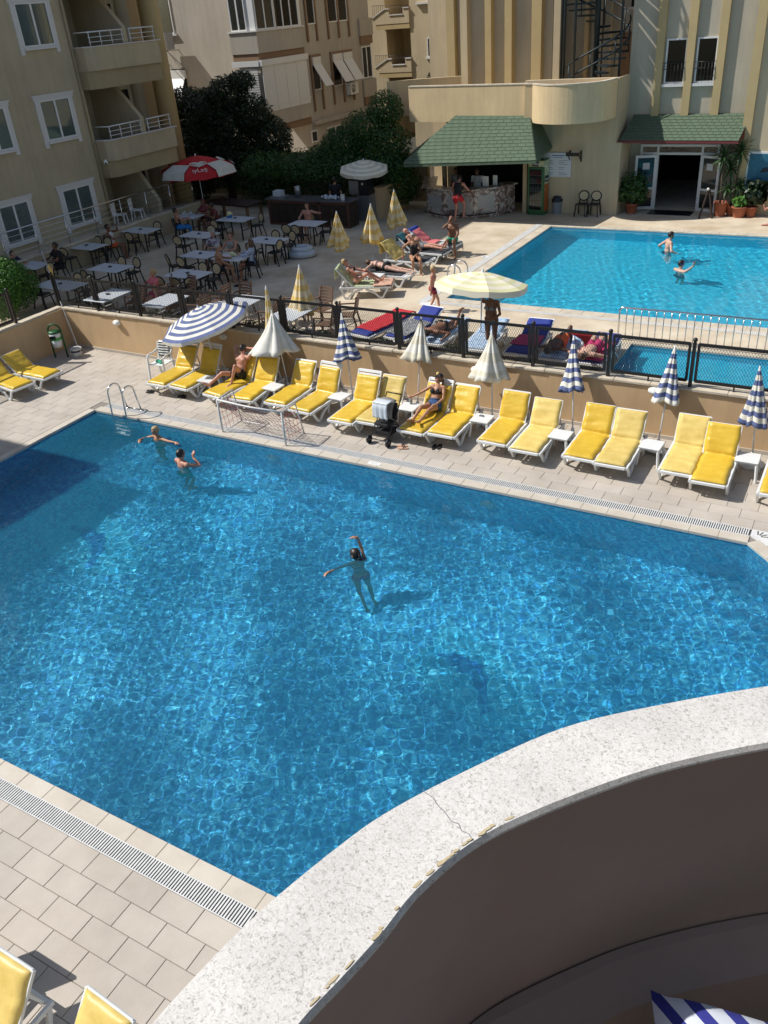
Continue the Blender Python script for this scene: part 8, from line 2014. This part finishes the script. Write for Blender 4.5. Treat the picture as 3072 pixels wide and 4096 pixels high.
# flakes of ochre paint and a hairline crack along the inner edge
rg = random.Random(5)
for k in range(24):
    i = rg.randrange(30, N_ - 14); d = (oc[i] - ic[i]).normalized(); t_ = (ic[i + 1] - ic[i]).normalized(); c = ic[i] + d * rg.uniform(.009, .013)
    q = MB(); n_ = 9; L1, L2 = rg.uniform(.003, .011), rg.uniform(.0015, .0035); q.prism([(c.x + t_.x * L1 * math.cos(a) * rg.uniform(.9, 1.1) + d.x * L2 * math.sin(a) * rg.uniform(.9, 1.1), c.y + t_.y * L1 * math.cos(a) * rg.uniform(.9, 1.1) + d.y * L2 * math.sin(a) * rg.uniform(.9, 1.1)) for a in [2 * PI * j / n_ for j in range(n_)]], CZ + .0003 + k * .00004, CZ + .0008 + k * .00005); q.build('paint_flake', 'peeling_paint', BL)
ca_, cb2 = Vector(G(1690, 3155, CZ)[:2]), Vector(G(1900, 3370, CZ)[:2]); q = MB(); prev = ca_
for k in range(1, 15):
    c = ca_.lerp(cb2, k / 14) + Vector((rg.uniform(-.004, .004), rg.uniform(-.004, .004))); q.bar((prev.x, prev.y, CZ + .0003), (c.x, c.y, CZ + .0003), .0009, .0005); prev = c
q.build('crack', 'metal_grey', BL)
# hotel wall behind us
q = MB(); q.box((-1.0, -6, -.1), (14, -1.4, 14)); o = q.build('hotel_wall', 'cream_wall'); tag(o, 'cream wall of the hotel behind the balcony, outside the picture', 'wall')
# block that shades the near left corner of the pool
q = MB(); q.box((-36, -20, -.1), (-25.6, 7.4, 13.0)); o = q.build('neighbour_house', 'beige_wall'); tag(o, 'beige neighbour house outside the picture on the left', 'building')

# cushion on a dark chair
m_ = mat('stripe_cushion', (.7, .72, .78), .85); nt_, b_ = nodes_of(m_); tc_ = nt_.nodes.new('ShaderNodeTexCoord'); wv_ = nt_.nodes.new('ShaderNodeTexWave'); wv_.bands_direction = 'DIAGONAL'; wv_.inputs['Scale'].default_value = 9; wv_.inputs['Distortion'].default_value = .6; wv_.inputs['Detail'].default_value = 0
nt_.links.new(tc_.outputs['Object'], wv_.inputs['Vector']); rp_ = nt_.nodes.new('ShaderNodeValToRGB'); rp_.color_ramp.interpolation = 'CONSTANT'; rp_.color_ramp.elements[0].color = (.035, .04, .28, 1); rp_.color_ramp.elements[1].position = .42; rp_.color_ramp.elements[1].color = (.68, .72, .80, 1); nt_.links.new(wv_.outputs['Fac'], rp_.inputs[0]); nt_.links.new(rp_.outputs[0], b_.inputs['Base Color'])
tip = Vector(G(2640, 3965, 6.98))
q = MB(); n_ = 16; vs = []; fs = []
for side in (1, -1):
    for i in range(n_ + 1):
        for j in range(n_ + 1):
            u, v = -1 + 2 * i / n_, -1 + 2 * j / n_; h = max(0, (1 - u ** 4) * (1 - v ** 4)) ** .5; pin = 1 - .07 * (1 - abs(u) ** 2) * abs(v) ** 4 - .0; pin2 = 1 - .07 * (1 - abs(v) ** 2) * abs(u) ** 4
            vs.append((u * .19 * pin2, v * .19 * pin, side * .065 * h))
for s_ in (0, 1):
    o0 = s_ * (n_ + 1) ** 2
    for i in range(n_):
        for j in range(n_): a = o0 + i * (n_ + 1) + j; f = (a, a + n_ + 1, a + n_ + 2, a + 1); fs.append(f if s_ == 0 else f[::-1])
q.add(vs, fs, True); cu_ = q.build('cushion', 'stripe_cushion'); tag(cu_, 'blue and white striped cushion at the bottom right corner', 'cushion')
A_, B_ = Vector(G(2640, 3935, 7.10)), Vector(G(3072, 4035, 7.10)); ex = (B_ - A_).normalized(); ey = Vector((ex.y, -ex.x, 0))
cu_.rotation_euler = (R(-8), R(6), math.atan2(ex.y, ex.x)); cc_ = A_ + ex * .18 + ey * .17; cu_.location = (cc_.x, cc_.y, 7.05)
CH = empty('balcony_chair', (cc_.x + .03, cc_.y - .03, CZ - .55), math.atan2(ex.y, ex.x), 'dark chair under the striped cushion on the shaded balcony', 'chair')
q = MB(); q.box((-.2, -.2, .0), (.2, .2, .02)); q.build('seat', 'black_plastic', CH)
for sx in (-1, 1):
    for sy in (-1, 1): q = MB(); q.bar((sx * .17, sy * .17, 0), (sx * .19, sy * .19, -.38), .03, .03); q.build('leg', 'black_plastic', CH)
q = MB(); q.box((-.2, -.215, .0), (.2, -.19, .07)); q.build('backrest', 'black_plastic', CH)
CH.location.z = 6.955
